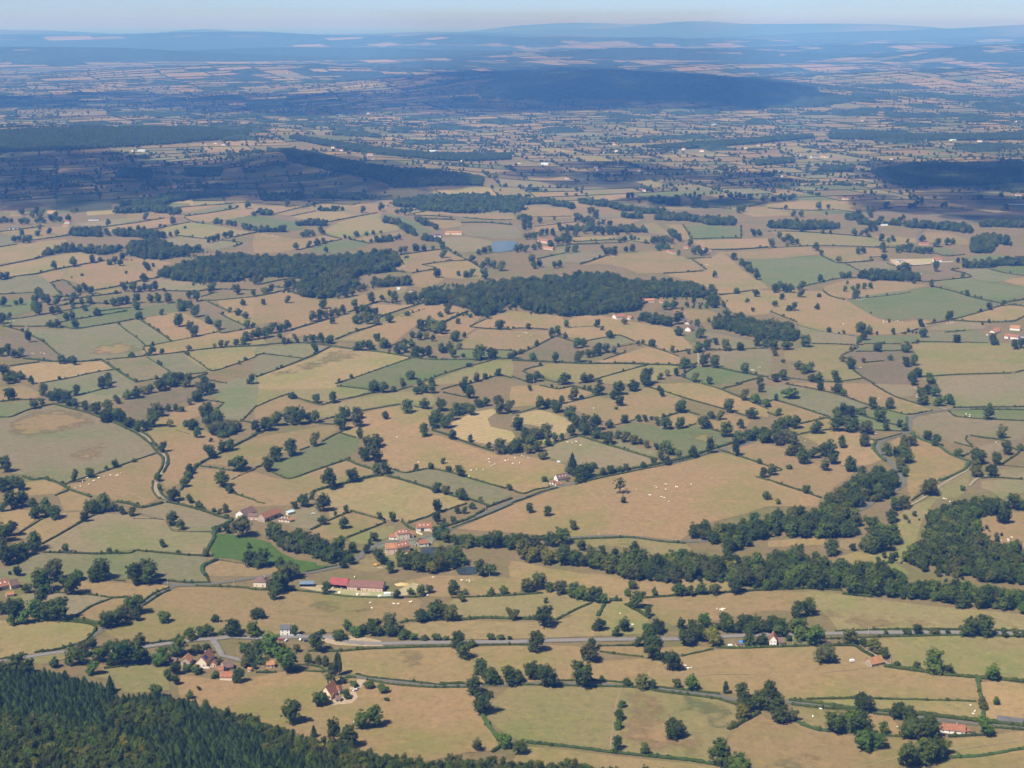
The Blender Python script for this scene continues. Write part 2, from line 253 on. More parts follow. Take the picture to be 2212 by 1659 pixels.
F p 400 900 540 870 1000 770 1540 650 1760 590 2212 715 2212 830 2660 990 2640 1060 2212 1060 2000 1130 1700 1200 1530 1300 1450 1355 1000 1310 500 1320 250 1310 0 1290 -480 1250 -300 1180 0 1050
F q 290 560 590 460 1200 640 1200 700 720 730 540 700 320 640
F G 890 380 1060 330 1390 400 1590 365 1850 450 1900 500 1620 590 1500 620 1400 560 1110 470 900 400
F ~v 1450 420 1600 380 1850 455 1890 490 1700 560 1560 540
F g 890 490 1100 550 1250 580 1240 640 900 530
F t 430 180 740 110 840 130 1100 40 1180 35 1450 110 1500 240 1430 245 1290 290 1070 310 890 350 650 260 460 210
F p 1300 0 1650 0 1960 120 2212 220 2212 290 2050 270 1500 115 1190 20
F t 0 20 230 10 400 50 520 30 700 80 430 170 200 190 0 200
F t 1330 300 1520 250 1610 290 1580 340 1400 380
F t 1700 310 1900 260 2060 310 2000 400 1900 440 1700 370
F O 0 290 240 225 560 340 500 390 400 480 230 520 230 460 340 460 330 390 200 360 0 330
F p 1840 570 2110 495 2212 520 2390 570 2490 690 2580 660 2810 690 2960 760 2770 900 2660 980 2212 820 2212 700
F v 520 1350 1000 1330 1500 1380 1540 1490 1400 1520 1130 1450 900 1400 640 1420
F ~q 900 1350 1250 1400 1250 1450 1000 1420 700 1410
F ~B 1560 1440 1700 1430 1800 1500 1700 1560 1580 1510
F t 0 1530 350 1600 900 1680 1060 1770 1100 1830 960 1990 800 1960 300 1860 0 1700
C 5 690,25 645,65 690,85 625,105 632,140 640,480 510,520 515,555 505,590 537,955 912,985 945,1233 888,1247 902,1329 868,1327 918,1415 895,1428 893,1545 875,1192 963,1290 977,1317 985,1356 1018,1075 918,705 215
@3,3
R path 1 1350 930 1500 870 1640 830
T 450 55 75,600 80 110,655 105 70g,185 125 150b,70 145 50d,905 215 90,1050 215 90p,1380 110 180d,1340 180 110d,1520 190 150g,1250 10 80d,650 290 180d,805 270 90b,965 330 115d,1135 375 60,1180 405 80,1020 405 70,600 410 130d,690 415 130d,750 400 100d,850 430 130o,420 430 110d,170 385 200d,90 270 60,1905 310 100d,1915 230 55d
T 30 510 180d,150 530 200p,230 620 150,300 690 130d,430 640 150d,530 600 130d,560 690 110d,635 550 90,830 540 105p,490 750 95p,710 755 115d,1210 550 140p,1025 620 100,1375 490 85,1450 535 95d,2015 470 100p,2060 610 100d,2180 575 70d,1640 630 85p,1810 690 140d,1790 800 120o,1975 700 100d,1930 800 110d,1680 920 55d,1400 960 150p,1110 640 90d,1180 680 140,1150 760 110p,1180 800 60d
T 30 790 90d,10 1000 50d,85 1040 55,330 945 90d,180 735 60b,1140 1090 160d,1070 1190 120d,900 1300 150,1000 1380 250d,960 1460 200d,880 1450 160o,830 1430 100d,550 1470 140d,730 1440 70,1070 1530 70o,770 1230 100p,2035 1205 120d,2060 1080 80d,2130 1090 120d,2190 1090 100d
W 9 120d W -680 1330 -500 1320 -300 1260 0 1200 400 1160 470 1070 560 970 700 880 850 810 1000 770 1090 800 1110 890 1040 960 970 1050 800 1090 690 1130 830 1300 720 1335 500 1315 400 1335 0 1355 -100 1365 -350 1470 -420 1380
W 9 130d W 1280 1340 1320 1290 1400 1140 1600 1080 1800 1060 2000 1090 1980 1120 1870 1150 1800 1290 1830 1380 2000 1440 2212 1490 2300 1520 2300 1760 2212 1750 1850 1730 1600 1650 1400 1600 1280 1630 1190 1560 1200 1490 1330 1410
W 9 130m W 0 1490 150 1490 300 1520 550 1600 780 1600 1160 1660 1300 1720 700 1760 0 1800
H 150 0 400 45 620 95 860 180 1000 215 1200 265 1420 235|0 155 60 140 300 210 540 290|900 0 1000 60 1120 120 1300 175|740 240 860 205|1560 235 1620 280 1750 295 1870 305|1960 310 2212 320|1600 205 2212 198|1750 220 2212 225|280 345 500 295 580 320|250 440 400 410 540 395|750 260 900 300 1080 350 1200 380|920 400 1200 410|880 480 960 485 1160 430|1720 450 1710 480 1770 545|1750 445 1850 465 2000 480 2080 500|1610 505 1770 548|2030 690 2170 590 2100 550|0 830 150 880 300 930 460 985|0 250 80 280|1670 630 1730 605|60 720 120 745 0 770|1840 815 1980 810 2200 825|1340 940 1240 1010
Hf 2030 705 2212 720
Hg 1200 290 1200 380|930 500 910 560 970 630 1020 670|1240 430 1320 480 1480 540 1560 600 1730 665|1740 670 1700 740 1600 790 1480 840|860 1600 1080 1535
R lane 4.5 2212 215 1900 213 1700 215 1560 222 1400 245 1280 275 1230 300 1220 360 1210 420 1130 440 1040 470 970 510 945 560 980 610 1040 660 1100 730 1150 810 1180 840 1150 890 1060 940 980 970 850 1060 720 1120
R track 3 1260 25 1300 70 1285 110 1300 150
R track 3 1480 205 1560 225
R track 3 1730 740 1620 800 1500 870 1440 920 1300 1010 1200 1060|1900 790 1800 820 1740 880
F g 0 20 140 10 400 60 620 110 860 190 740 235 560 270 530 285 300 200 60 130 0 140
F p 170 0 900 0 1000 70 1300 180 1420 230 1200 260 860 175 620 85
F q 920 0 1240 10 1250 110 1120 115 1000 50
F q 1420 120 1470 0 2212 0 2212 190 1620 195 1560 140
F G 1580 235 1700 225 2212 230 2212 315 1750 290 1630 275
F q 1260 290 1560 240 1750 300 2212 325 2212 480 2080 490 1750 440 1700 480 1740 540 1500 480 1330 440 1260 390
F G 600 300 760 260 900 310 1080 360 1190 385 1180 410 920 400 780 350 560 320
F G 850 240 960 215 1200 270 1195 370 1080 340 860 280
F t 0 160 60 150 500 290 270 330 70 260 0 240
F t 180 410 290 350 540 300 600 330 540 390 260 440
F p 280 450 540 400 780 420 900 480 920 560 990 650 830 710 620 700 560 620 400 500
F t 1060 500 1240 440 1480 545 1560 610 1700 680 1690 730 1480 830 1320 900 1240 1000 1200 850 1230 700 1250 600 1100 560
F v 1380 1000 1450 1000 1330 1200 1290 1340 1330 1400 1200 1480 1190 1560 1120 1540 1100 1440 1140 1370 1080 1210 1200 1080
F v 1500 870 1730 720 1730 880 1640 980 1400 1000 1450 920
F q 1840 840 2212 830 2212 940 2050 970 2000 1040 1980 950 1850 900
F p 1860 1160 2000 1100 2212 1110 2212 1420 1960 1430 1840 1370 1800 1280
F t 600 1500 760 1450 1050 1460 1060 1530 860 1600 620 1540
F v 870 1600 1080 1540 1180 1600 1240 1650 1100 1650
F t 620 1350 800 1330 800 1400 700 1440 620 1420
F t 0 1360 500 1330 480 1390 0 1410
F q 2000 740 2212 730 2212 820 1990 810
F q 1770 560 2000 500 2060 500 1990 600 1880 640
C 960 133,1712 265,1745 268,1742 283,320 495,930 435,1520 998,1540 996,1570 1020,2015 1362,2072 1350,2078 1362,2108 1332,2098 1378,2105 1458,1968 510
'''
SURVEY += r'''
@0,2
T 40 760 85d,470 670 60,635 648 75d,800 615 60,865 600 45,1060 590 65o,970 630 90p,1040 640 60,1270 680 75,1325 650 35p,1240 775 80,1090 710 30,620 745 20b,710 725 30b,710 870 100d,785 880 65d,335 960 120d,335 890 80,300 1030 90g,330 1060 90d,410 975 80,500 980 80,480 1060 100,35 990 75,140 980 40,185 975 50,80 1100 50,20 1140 80
T 625 970 60,635 1000 50g,635 920 50,735 1030 50,775 970 70,710 980 50,915 970 45,1015 985 120d,1095 960 75d,1180 960 75d,1180 1020 80,1075 860 75d,1150 865 80d,1230 865 90d,1320 860 100,1415 860 40,1000 880 40,1300 955 70o,1365 955 75,1455 960 80p,1545 955 40,840 1070 80,600 1110 100d,655 1180 80,435 1170 75,495 1175 65,1205 1100 80,1395 1065 50,1600 1010 130d,1570 1030 80d,1690 1080 90d,1655 920 90d,1700 945 70d
T 1545 1165 95d,1800 1140 80,1885 1190 75d,1640 1200 80p,1680 1250 90d,245 1300 60t,40 1420 120d,150 1435 110d,535 1485 80,600 1480 50,640 1495 70d,1140 1430 60g,1315 1410 75,1400 1400 45,1635 1375 60,1855 1345 40,1910 1345 55,1960 1335 50o,2040 1325 60,2110 1320 80,2160 1290 120d,2100 980 60,2050 885 80,1840 850 65,1820 870 70p,2190 900 50,1985 1040 45,2060 1065 75,2120 1095 70,2135 1180 70,2190 1170 50
T 45 1615 110d,150 1630 120d,90 1659 120d,270 1660 60,910 1665 120d,1350 1620 45,1520 1670 150d,1430 1670 80,1765 1670 90d,2170 1660 80d,2070 1490 35,2120 1455 40,325 380 55d,430 365 55d,345 330 35,145 435 85d,190 380 50,235 445 85d,925 380 65d,1495 280 65d,1385 305 30,1195 340 45,1250 325 30,935 295 50,1260 240 55,1825 440 75d,1880 420 60d,1970 400 95d,2020 435 35,1475 390 40,1530 380 55,1600 320 30,2140 145 60d,1990 145 40,2190 210 50d,30 270 90d,190 200 60,100 270 40,210 280 90,350 270 90,480 260 110,320 220 120,590 250 60,640 180 70
W 10 70d W 600 385 880 385 880 340 610 340
W 10 75d W 980 385 1120 385 1250 405 1400 405 1420 375 1250 360 990 360
W 10 80d W 370 560 520 535 690 520 820 540 880 545 1060 525 1060 495 880 510 700 495 560 495 380 540
W 10 85d W 1080 520 1160 565 1300 595 1400 600 1480 565 1720 545 1800 510 1500 495 1400 450 1350 430 1150 460
W 9 85d W 1370 715 1400 745 1620 780 1860 793 2000 785 2130 760 2212 745 2632 735 2912 782 3062 768 3092 710 3392 695 3462 660 3442 580 3392 530 3112 570 2812 590 2652 580 2412 590 2212 590 2100 560 1850 580 1600 640 1480 670
W 10 75d W 950 190 1300 180 1550 210 1560 180 1300 120 1050 150
W 10 75d W 1000 120 1330 130 1640 60 1980 40 1950 20 1500 30 1250 90
W 9 65d W 1790 265 1900 275 2000 295 2160 335 2212 345 2212 330 2000 280 1800 255
H 20 760 150 730 310 710 450 675 640 640 780 615 900 595|0 640 300 580 370 560|430 785 560 765 690 885 550 905 440 790|0 885 300 870|450 910 550 905 700 890|820 850 1000 820 1200 770 1370 740|540 940 700 915 900 890 1050 870|560 970 800 960 1000 970 1200 965|0 1110 200 1090 430 1050 650 1010 780 985|850 1035 1000 1015 1140 1000|680 1100 850 1070 1100 1030|520 1130 680 1095|20 1160 210 1165
H 240 1165 500 1160 660 1185 820 1160 1000 1130 1160 1100|40 1160 180 1200 350 1280 430 1340 500 1400 560 1440|1010 1130 1070 1180 1180 1260 1260 1330|1210 1105 1280 1150 1400 1230 1480 1290|1235 1340 1480 1295 1700 1250 1880 1210|1240 1350 1250 1415 920 1450|1270 1415 1450 1400 1640 1375 1900 1345 2212 1330 2300 1325|1270 1430 1400 1510 1530 1590|1590 1390 1700 1460 1830 1545 2000 1500 2212 1425
Ht 200 1440 350 1455 500 1470 700 1470 880 1450|890 1460 1000 1535 1100 1600 1180 1645
H 80 1505 340 1470|1180 1645 1300 1625 1500 1595 1780 1560|350 1655 600 1610 800 1565 980 1535|1600 1635 1790 1570|1720 1605 1850 1635 1960 1655|1430 855 1700 860 1850 840 2212 850|1730 940 1900 935 2212 905 2350 880|1780 940 1880 990 1980 1030|1900 1050 2000 1105 2120 1160 2135 1185 1920 1220 1890 1190|1740 905 1840 875
H 270 420 450 395 600 375|0 475 150 455|880 305 1000 290 1200 265 1420 225|1200 340 1400 310 1640 260|0 345 200 320 380 295|1390 160 1600 130 1900 110 2010 100|1600 210 1800 185 2000 150 2060 130|1590 220 1680 260 1770 275|2020 390 2212 350|1550 380 1700 400 1800 405|1920 415 2090 440 2020 475
F t 0 480 330 430 560 410 560 480 370 550 0 620
F y 0 650 300 590 680 520 860 560 780 610 640 640 310 700 80 730
F p 320 720 640 650 900 600 1100 570 1480 610 1370 700 1360 735 1200 765 820 845 700 800 560 760 430 780
F g 0 760 310 715 430 785 540 900 380 880 0 875
F b 440 790 560 770 690 885 555 900
F g 190 1180 650 1190 1010 1140 1260 1330 1240 1410 920 1445 680 1460 560 1440 350 1270
F ~t 700 1370 1000 1290 1220 1320 1200 1390 900 1420
F g 1030 1130 1200 1105 1470 1290 1270 1325
F p 1240 1100 1300 1080 1520 1040 1690 1090 1880 1205 1490 1285
F b 0 1250 160 1210 360 1290 490 1400 480 1460 200 1430
F o 80 1520 350 1475 870 1465 970 1535 340 1650 220 1580
F q 900 1460 1260 1430 1520 1590 1190 1640
F g 1290 1425 1590 1395 1790 1540 1770 1560 1540 1590
F v 1600 1385 2212 1340 2212 1415 1830 1540
F g 340 1659 980 1545 1170 1650 1150 1750 900 1760
F p 1250 1345 1880 1215 1930 1225 2140 1185 2212 1180 2300 1320 2212 1320 1640 1370 1270 1410
F G 470 1060 780 990 1140 1000 1520 960 1540 1040 1250 1080 1160 1095 660 1180 520 1130
F g 0 1120 430 1060 520 1140 300 1160 60 1150
F b 1680 950 1780 945 1980 1035 1900 1050 2130 1170 1930 1215 1740 1100
F t 1880 940 2212 910 2212 1130 2140 1160 1920 1050 1980 1030
F v 1430 300 1640 265 1780 280 2160 350 2020 385 1800 400 1430 370
F q 1390 420 1570 385 1790 410 1900 420 2090 440 1960 480 1870 500 1700 470 1500 470
F p 1600 215 2060 150 2170 200 1790 265 1680 250
F g 1580 190 2000 110 2050 130 1600 205
F G 1310 140 1400 90 1640 100 1640 125 1390 155
F t 1420 175 1640 135 1900 115 1590 180
F q 610 280 880 250 1190 220 1220 245 880 300
F p 900 310 1480 225 1480 270 1240 320 950 340
F t 2050 60 2212 45 2412 80 2300 180 2212 180 2060 160
F t 0 340 380 310 600 290 600 365 270 415 100 380
F g 0 390 100 385 140 440 0 470
F G 1970 240 2212 205 2612 270 2592 325 2262 320 2212 300
F q 1380 755 1620 780 1850 800 1700 850 1420 850 1160 790
F t 830 860 1050 830 1040 860 900 885
F G 0 940 280 930 270 1030 0 1080
F G 80 190 450 125 480 180 300 200
C 275 1400,290 1398,350 1395,375 1395,385 1402,70 1130,85 1125,120 1120,1020 300,1035 295
@1,2
T 270 130 60,500 130 50,925 180 55d,1080 165 60,455 95 35,1240 190 80,1290 200 60,1335 185 50,565 365 70d,420 390 80,470 390 80,865 390 60d,955 380 45,1015 375 40,1080 360 35,770 405 35,810 415 35,345 500 60d,460 480 55d,530 465 70d,585 450 50,605 525 50,1620 570 75d,1725 540 40g,1870 600 70d,1945 540 85d,2000 530 80p,1270 530 80p,1380 510 75o,1450 515 60,1530 500 40,1610 490 60d,1670 595 20,1565 740 75d,1750 725 40,1840 740 100,1975 755 80,2010 660 130d,2120 680 75d
T 100 885 110d,20 800 100d,320 840 140d,65 975 45,275 960 60o,710 920 50p,800 910 110d,910 860 90d,1155 900 50,1085 930 50,1000 960 85d,1200 950 80d,580 1010 85d,520 1120 120d,630 1100 110d,725 1070 105d,660 1140 60o,850 1000 70,920 1140 170d,1000 1080 120d,900 1060 100d,1040 1150 80o,1150 1130 95d,1305 1070 60b,1590 1080 60,1655 1055 80,1745 1140 45d,1410 1150 50,1495 1110 40,1460 1200 130,1580 1220 140d,1520 1200 100d,1350 1260 70d,1600 1230 90,1310 1350 120d,1250 1400 120d,1440 1280 110,1530 1290 50p,1045 1290 80d,945 1370 120p,990 1365 80d,1105 1350 100p,870 1370 70,1440 1430 160d,1370 1430 80d,1640 1390 140d,1720 1290 100d,1755 1360 60,1800 1260 45p,1850 1085 50b,2105 1185 100d,2000 1095 60
T 60 1270 130d,140 1220 90d,240 1210 120d,205 1265 55o,240 1315 50,335 1280 50,280 1310 40,510 1385 70d,430 1300 60,490 1300 80d,560 1305 80,640 1310 90d,1335 1620 100d,1265 1670 60p,1415 1680 80,1520 1680 70,1805 1660 65d,1905 1640 70p,1980 1620 50,2025 1605 25,2090 1590 70d,1855 1515 40d,1700 1430 80,1790 1430 45,1930 1450 110d,2040 1440 110d,2190 1440 60d,1340 930 110d,1400 950 100,1320 970 80
W 10 85d W 350 900 400 925 560 925 750 880 880 855 940 840 860 800 700 800 420 750 360 830
W 10 70o W 990 825 1150 825 1330 815 1350 775 1000 790
W 9 95d W 1470 985 1600 985 1640 965 1830 1015 1900 1065 2000 1075 2130 1045 2212 1010 2352 1035 2492 1055 2732 1090 2812 1075 2872 1065 3012 1055 3212 1035 3372 990 3312 940 3512 905 3902 925 3912 1000 3992 1000 3982 910 3852 865 3712 810 3412 785 3212 785 3062 750 2912 730 2772 750 2512 770 2212 790 2000 810 1700 830 1450 880
W 10 75d W 1180 125 1480 160 1700 185 2000 185 2212 175 2300 165 2300 60 2000 40 1500 50 1180 90
W 9 65d W 1070 265 1200 285 1350 380 1390 385 1350 330 1200 265 1090 250
W 9 50d W 980 445 1130 430 1270 410 1270 400 1100 415 980 435
W 9 60d W 1360 250 1480 300 1580 335 1600 325 1500 280 1380 240|1390 400 1560 440 1640 485 1650 475 1560 415 1400 385
W 9 60d W 530 168 760 165 760 155 540 155|340 295 620 295 620 275 350 275|0 355 300 345 300 330 0 335|0 200 150 205 150 185 0 185
W 9 60d W 40 90 380 70 380 30 40 40|560 60 880 70 880 40 560 30
H 90 105 220 115 400 125 560 95 700 105 820 115 900 95|160 190 350 145 470 125|300 210 520 165|890 70 1180 30|620 260 780 230 1050 180|600 370 740 410|740 410 600 440 380 500|830 415 980 445|1240 545 1450 515 1640 490|1630 480 1720 540 1830 590 1930 650|1430 630 1600 605 1820 590|1430 630 1560 660 1350 700|1190 685 1290 695|1310 200 1500 205 1700 220|1330 190 1460 170|1790 220 2000 240 2212 240
Ht 1380 230 1720 240|1770 265 2000 265 2212 285|0 1330 200 1310 410 1305 640 1330 850 1360 1050 1380 1250 1415 1500 1450 1900 1450 2212 1440|1620 1130 1700 1090 1830 1035
H 0 900 140 880 260 850 350 880|150 820 250 830|40 800 200 765 380 740|310 1190 450 1150 590 1110|690 1275 850 1210 1040 1150 1070 1085 1250 1020 1470 950|800 1040 1060 950 1250 970|1140 1340 1270 1290|1850 1165 1980 1100|1850 1170 2050 1185 2212 1190|0 1415 70 1400 240 1420 420 1440|0 1600 200 1530 400 1450 500 1410 640 1340|690 1659 900 1590 1100 1520 1340 1435|1440 1640 1600 1580 1830 1510 2040 1455|1840 1659 2100 1585 2212 1610|1770 1360 2212 1370
Hf 1250 1080 1460 1010
R lane 3.5 1105 170 1100 220|1640 480 1720 540 1830 585 1930 640 2000 690
F t 0 360 200 385 400 410 560 380 740 405 600 435 370 495 0 530
F G 440 510 760 415 960 450 900 480 660 540
F v 600 350 640 300 780 240 1060 190 1080 250 1200 290 1230 330 860 380 750 395
F t 830 405 1260 345 1280 375 980 435
F y 320 215 600 165 850 200 600 260
F t 160 195 520 140 530 160 300 210
F t 0 100 100 100 300 80 460 90 400 125 160 185 0 170
F G 1110 220 1140 180 1330 240 1480 320 1520 350 1380 365 1250 240
F t 1240 560 1640 500 1800 590 1430 625 1550 655 1340 695 1200 670
F t 1450 635 1830 595 1940 670 1930 750 1620 740 1540 670
F t 1360 710 1540 680 1620 760 1560 800 1450 830 1370 820
F q 1590 400 1800 385 2040 430 2040 510 1720 520 1660 480
F q 1770 290 2212 290 2300 400 2212 410 1840 380 1760 320
F t 0 910 260 860 350 890 540 930 800 920 960 880 1120 830 1290 810 1290 870 1060 940 800 1030 480 1130 310 1180 200 1120 0 1150
F p 320 1200 480 1150 840 1050 880 1150 1030 1140 690 1270 400 1240 230 1280
F p 700 1285 1050 1155 1470 965 1640 965 1810 1030 1620 1130 1600 1110 1400 1150 1320 1200 1140 1330 900 1290
F p 1010 970 1250 980 1440 950 1060 1070
F p 1640 1140 1850 1040 1960 1070 1850 1160 1900 1180 1830 1230 1700 1240 1560 1250
F p 1870 1160 2130 1050 2212 1030 2642 1080 2672 1130 2512 1190 2212 1180
F p 1780 1290 1920 1190 2212 1200 2540 1200 2540 1260 2260 1380 2212 1360 1780 1350
F y 20 1600 500 1430 640 1345 850 1370 1330 1430 700 1659 680 1700 0 1700
F ~v 520 1430 640 1350 850 1375 1000 1395 700 1480 400 1560 30 1600
F g 0 1345 410 1315 620 1335 480 1400 410 1435 70 1395 0 1410
F g 0 1420 70 1410 400 1445 0 1590
F G 730 1659 1350 1440 1900 1460 1830 1505 1430 1650 1000 1700
F v 1450 1659 2040 1460 2212 1460 2212 1600 2100 1580 1840 1650
F G 1700 1360 2212 1375 2212 1430 1900 1445 1700 1400
F t 1480 175 1800 170 2212 200 2212 240 1790 215
F t 1450 245 1740 250 1770 300 1620 320 1560 300
F p 780 130 1060 100 1150 60 1170 110 1060 170 850 180
C 60 365,75 372,90 380,110 385,140 378,160 382,185 390,1255 655,1280 650
@2,2
T 240 270 60d,365 245 30,90 240 90d,130 280 90d,130 330 90d,160 410 110d,40 190 70d,255 380 60d,300 370 45d,350 380 60,440 450 140d,415 340 40,480 360 60,550 385 60d,490 420 70,630 360 60,590 260 100d,655 275 110d,690 310 60d,555 230 60,770 290 70d,725 230 60,845 300 60d,940 335 50,1000 365 60,1060 350 60,1150 350 50,900 370 50d,830 370 40,860 370 40,780 375 50,720 370 50,685 420 20,720 420 20,850 415 20,880 412 20,955 440 80d,1030 415 40,1060 415 30,1095 415 20,1155 445 40
T 550 520 75d,480 530 60d,845 550 110d,890 510 50d,780 500 40,985 520 50p,1040 520 60p,335 480 70d,210 500 90d,80 520 120d,390 660 85d,215 660 100d,170 620 80d,140 1185 55d,370 1250 105d,470 1170 60,460 1255 50d,735 1170 65d,780 1195 40,970 1145 65,840 1265 80d,1090 1325 45d,1130 1315 40d,1210 1335 75d,215 1325 40p,75 1400 50,590 1350 120g,575 1300 50g,690 1430 120d,780 1400 130d,880 1395 60p,575 1470 100o,175 1460 85d,375 1475 75d,20 1440 80d,145 1365 30,1385 1380 50p,1525 1400 40
T 1370 1020 130d,1510 995 50d,1470 1025 30,1565 1000 30,1625 1005 40,1675 1005 50,1570 960 50d,1740 1000 90d,1735 880 80d,1830 1000 50p,1855 1075 85,1790 1090 40p,1700 1125 40d,1600 1160 60d,1440 1240 90d,1625 1260 90,1730 920 90d,1940 880 60,2110 905 70,2035 955 45,2080 1035 40,1250 920 40,1430 1140 100d,1460 1090 60,1650 1380 140d,1590 1390 60d,1760 1320 60d,1850 1370 95d,1970 1370 80d,1495 1520 110g,1660 1510 100d,1750 1520 100d,2010 1570 90d,1420 1590 60d,1580 1640 80d,1705 1660 70,185 1650 130d,460 1660 115d,620 1650 80d,680 1640 80d,1155 1660 120d,1280 1620 60,1340 1590 60,755 1660 60,2140 1665 70,2120 1330 90d,2190 1340 70d
T 1260 450 120d,1340 445 110d,1300 505 120g,1590 540 90d,1650 550 90,1540 470 60d,1440 550 40,2110 385 90,1610 140 130d,1390 120 120d,1980 180 80d,1100 95 35d,1540 60 40d,1440 65 40,1620 60 45d,2060 60 45d,2165 85 50d,1020 60 70d,1750 740 50,700 190 90d
W 9 60d W 1030 1115 1150 1115 1250 1155 1350 1175 1390 1155 1300 1110 1170 1090
W 9 90d W 1730 1185 1800 1205 2212 1275 2452 1295 2482 1240 2362 1180 2212 1165 2000 1115 1780 1125
W 9 70d W 0 115 300 110 560 155 560 135 300 80 0 85
W 9 65d W 560 105 700 115 900 155 1100 185 1350 200 1350 180 1100 165 900 130 700 90 570 90|1180 250 1320 245 1500 255 1700 285 1950 295 1950 260 1700 240 1500 220 1300 215|920 225 1120 235 1120 215 930 205
W 8 60d W 1330 335 1400 405 1460 445 1470 430 1420 380 1340 320|1870 545 1990 645 2100 725 2140 795 2155 785 2120 710 2000 625 1885 535
W 9 60d W 1180 90 1460 130 1460 105 1200 70|400 330 600 345 1150 350 1150 335 600 325 400 320
H 590 625 700 590 800 555|220 580 350 550 460 530|530 455 700 445 930 440|530 430 900 415 1190 445|380 470 520 455 760 450|180 220 520 210|190 300 550 260|1310 705 1500 695 1650 685|1560 585 1620 630 1680 670|1500 575 1720 570|1480 290 1520 350 1560 405 1780 400 1970 400|1980 300 1980 400|1790 890 1900 880 2090 850|0 1180 140 1180 310 1190|50 1405 200 1340 360 1255|400 1250 550 1300|650 1285 870 1245 940 1240 1060 1290|790 1450 980 1385|1130 1315 1290 1365 1440 1420|1390 1390 1540 1365
Hf 480 1175 700 1160|860 1350 1080 1310
Ht 1690 500 1900 500 2212 480|0 1455 200 1465 420 1475 660 1485 1000 1485 1450 1500 1600 1490|1790 1520 1960 1560 2212 1600
H 1700 1370 2000 1360 2212 1350|90 1550 160 1520 270 1500|90 1550 200 1590 300 1625 400 1650|0 1595 120 1640|580 1655 720 1620 900 1570 1170 1495|1460 1590 1520 1550 1590 1510|1450 1590 1560 1630 1620 1650|1940 1659 2150 1605|1640 85 1900 80|1480 110 1900 150|2040 130 2212 90
R lane 4 1560 1150 1640 1190 1800 1220 2050 1275|1250 1010 1400 1070 1500 1110
R track 3 1590 1350 1610 1420 1605 1500
F q 230 590 460 540 780 520 800 550 590 620 470 610 340 650 260 640
F t 600 640 880 540 1060 520 1330 510 1530 580 1650 670 1310 700 1100 710 980 660 750 620
F t 1590 580 1740 560 1800 520 1880 570 2000 680 2120 760 2212 830 1900 880 1790 890 1640 800 1500 760 1320 710 1680 680
F G 1470 290 1960 305 1970 395 1560 400
F t 1330 280 1460 285 1540 405 1500 420 1450 410
F t 1130 280 1230 265 1360 375 1200 360
F p 1570 420 1980 405 2212 400 2212 480 1700 490
F t 1790 520 2212 500 2640 475 2652 540 2212 580 1960 580 1870 540
F G 1970 590 2212 580 2672 555 2850 620 2990 680 2810 750 2630 800 2410 830 2212 800 2140 720 2050 640
F p 470 1120 620 1060 900 1090 1000 1120 1360 1170 1480 1260 1560 1350 1390 1385 1290 1355 1130 1310 1060 1290 930 1235 870 1240 660 1280 440 1250 330 1210
F b 70 1410 370 1260 550 1300 530 1470 200 1460 60 1450
F g 670 1290 930 1250 1060 1300 900 1330 730 1320
F p 650 1480 850 1440 1170 1340 1290 1370 1450 1430 1450 1490 1000 1480
F v 170 1530 300 1490 700 1490 1150 1500 720 1615 560 1650 400 1640
F v 740 1620 1180 1500 1450 1510 1440 1560 1200 1640 1080 1659 760 1659
F G 1460 1590 1600 1510 1800 1530 2140 1605 1930 1659 1640 1659
F q 1700 1390 2212 1360 2212 1590 1960 1550 1790 1510 1800 1430
F q 1650 1190 2050 1280 2100 1340 1700 1360 1680 1280
F G 1470 1250 1600 1210 1590 1280 1540 1300
F t 1400 1020 1690 1020 1800 1080 1650 1130 1400 1060
F t 1800 900 2212 850 2212 1060 1900 1040 1830 960
F y 530 395 900 380 900 410 530 425
F v 960 385 1190 380 1190 440 1000 440
F t 80 130 450 140 530 190 500 210 200 230 90 190
F t 190 290 540 260 660 300 500 330 200 350
F v 700 90 740 50 1080 90 900 120
F G 1650 80 1900 50 2150 90 1950 140 1660 110
F b 1040 120 1120 100 1380 150 1900 150 1500 200
F t 720 270 900 225 1130 250 1000 280
F g 380 560 560 540 720 520 500 500 400 490
C 60 1250,110 1220,130 1222,160 1245,175 1225,195 1230,1680 628,1690 632,2070 1540,2085 1545,2120 1520,2140 1515,875 560
@3,2
T 45 80 50d,205 70 75d,140 75 40,435 155 60d,155 145 40,520 145 40,1020 145 60,885 180 75d,880 220 60d,1240 150 70d,1305 120 80d,1520 135 60d,1240 60 60d,1150 250 65d,1825 70 40,2040 165 75d,220 210 50d,285 215 55d,970 275 60d,2010 50 50d,745 120 30p,505 200 25,100 400 55d,170 430 100d,230 455 80d,165 475 45,30 475 70,470 360 40,540 365 30,295 345 50,745 380 60,830 380 80d,870 390 40,905 345 80d,980 425 60d,1060 435 75d,1205 440 35,1335 430 65d,415 510 70d,460 545 50,610 610 60d,800 540 85d,990 520 70d,1000 590 65d,1140 525 80d,1220 520 70d,1280 525 60d,1360 535 110d,1570 460 90d,1460 475 70d,1450 690 65td,1640 610 40,1685 605 35
T 1170 680 110d,640 745 60,700 740 60,1410 820 55d,1265 795 40,1680 745 40,1720 900 50,2030 985 45,1910 1020 60,1565 1105 75d,1435 1130 30,1045 1130 30d,1320 1165 65d,1080 1230 45,1185 1230 25,1250 1220 20t,1280 1225 25,1340 1255 85d,1850 1150 30,1910 1130 30,1630 1305 70d,1945 1320 95d,2160 1360 110d,1290 1310 35d,800 1215 100d,870 1230 90d,830 1280 80d,785 1320 60p,525 1210 50d,655 1230 35d,940 1235 30,890 1050 15,100 870 130d,195 870 80d,285 910 75,440 910 45,425 1015 60,290 850 80d,450 780 60,120 930 55d,60 990 60,220 1025 70d,175 1030 50s,665 860 45,730 850 45,775 840 45,830 840 50,885 835 50,685 800 30,765 920 85d
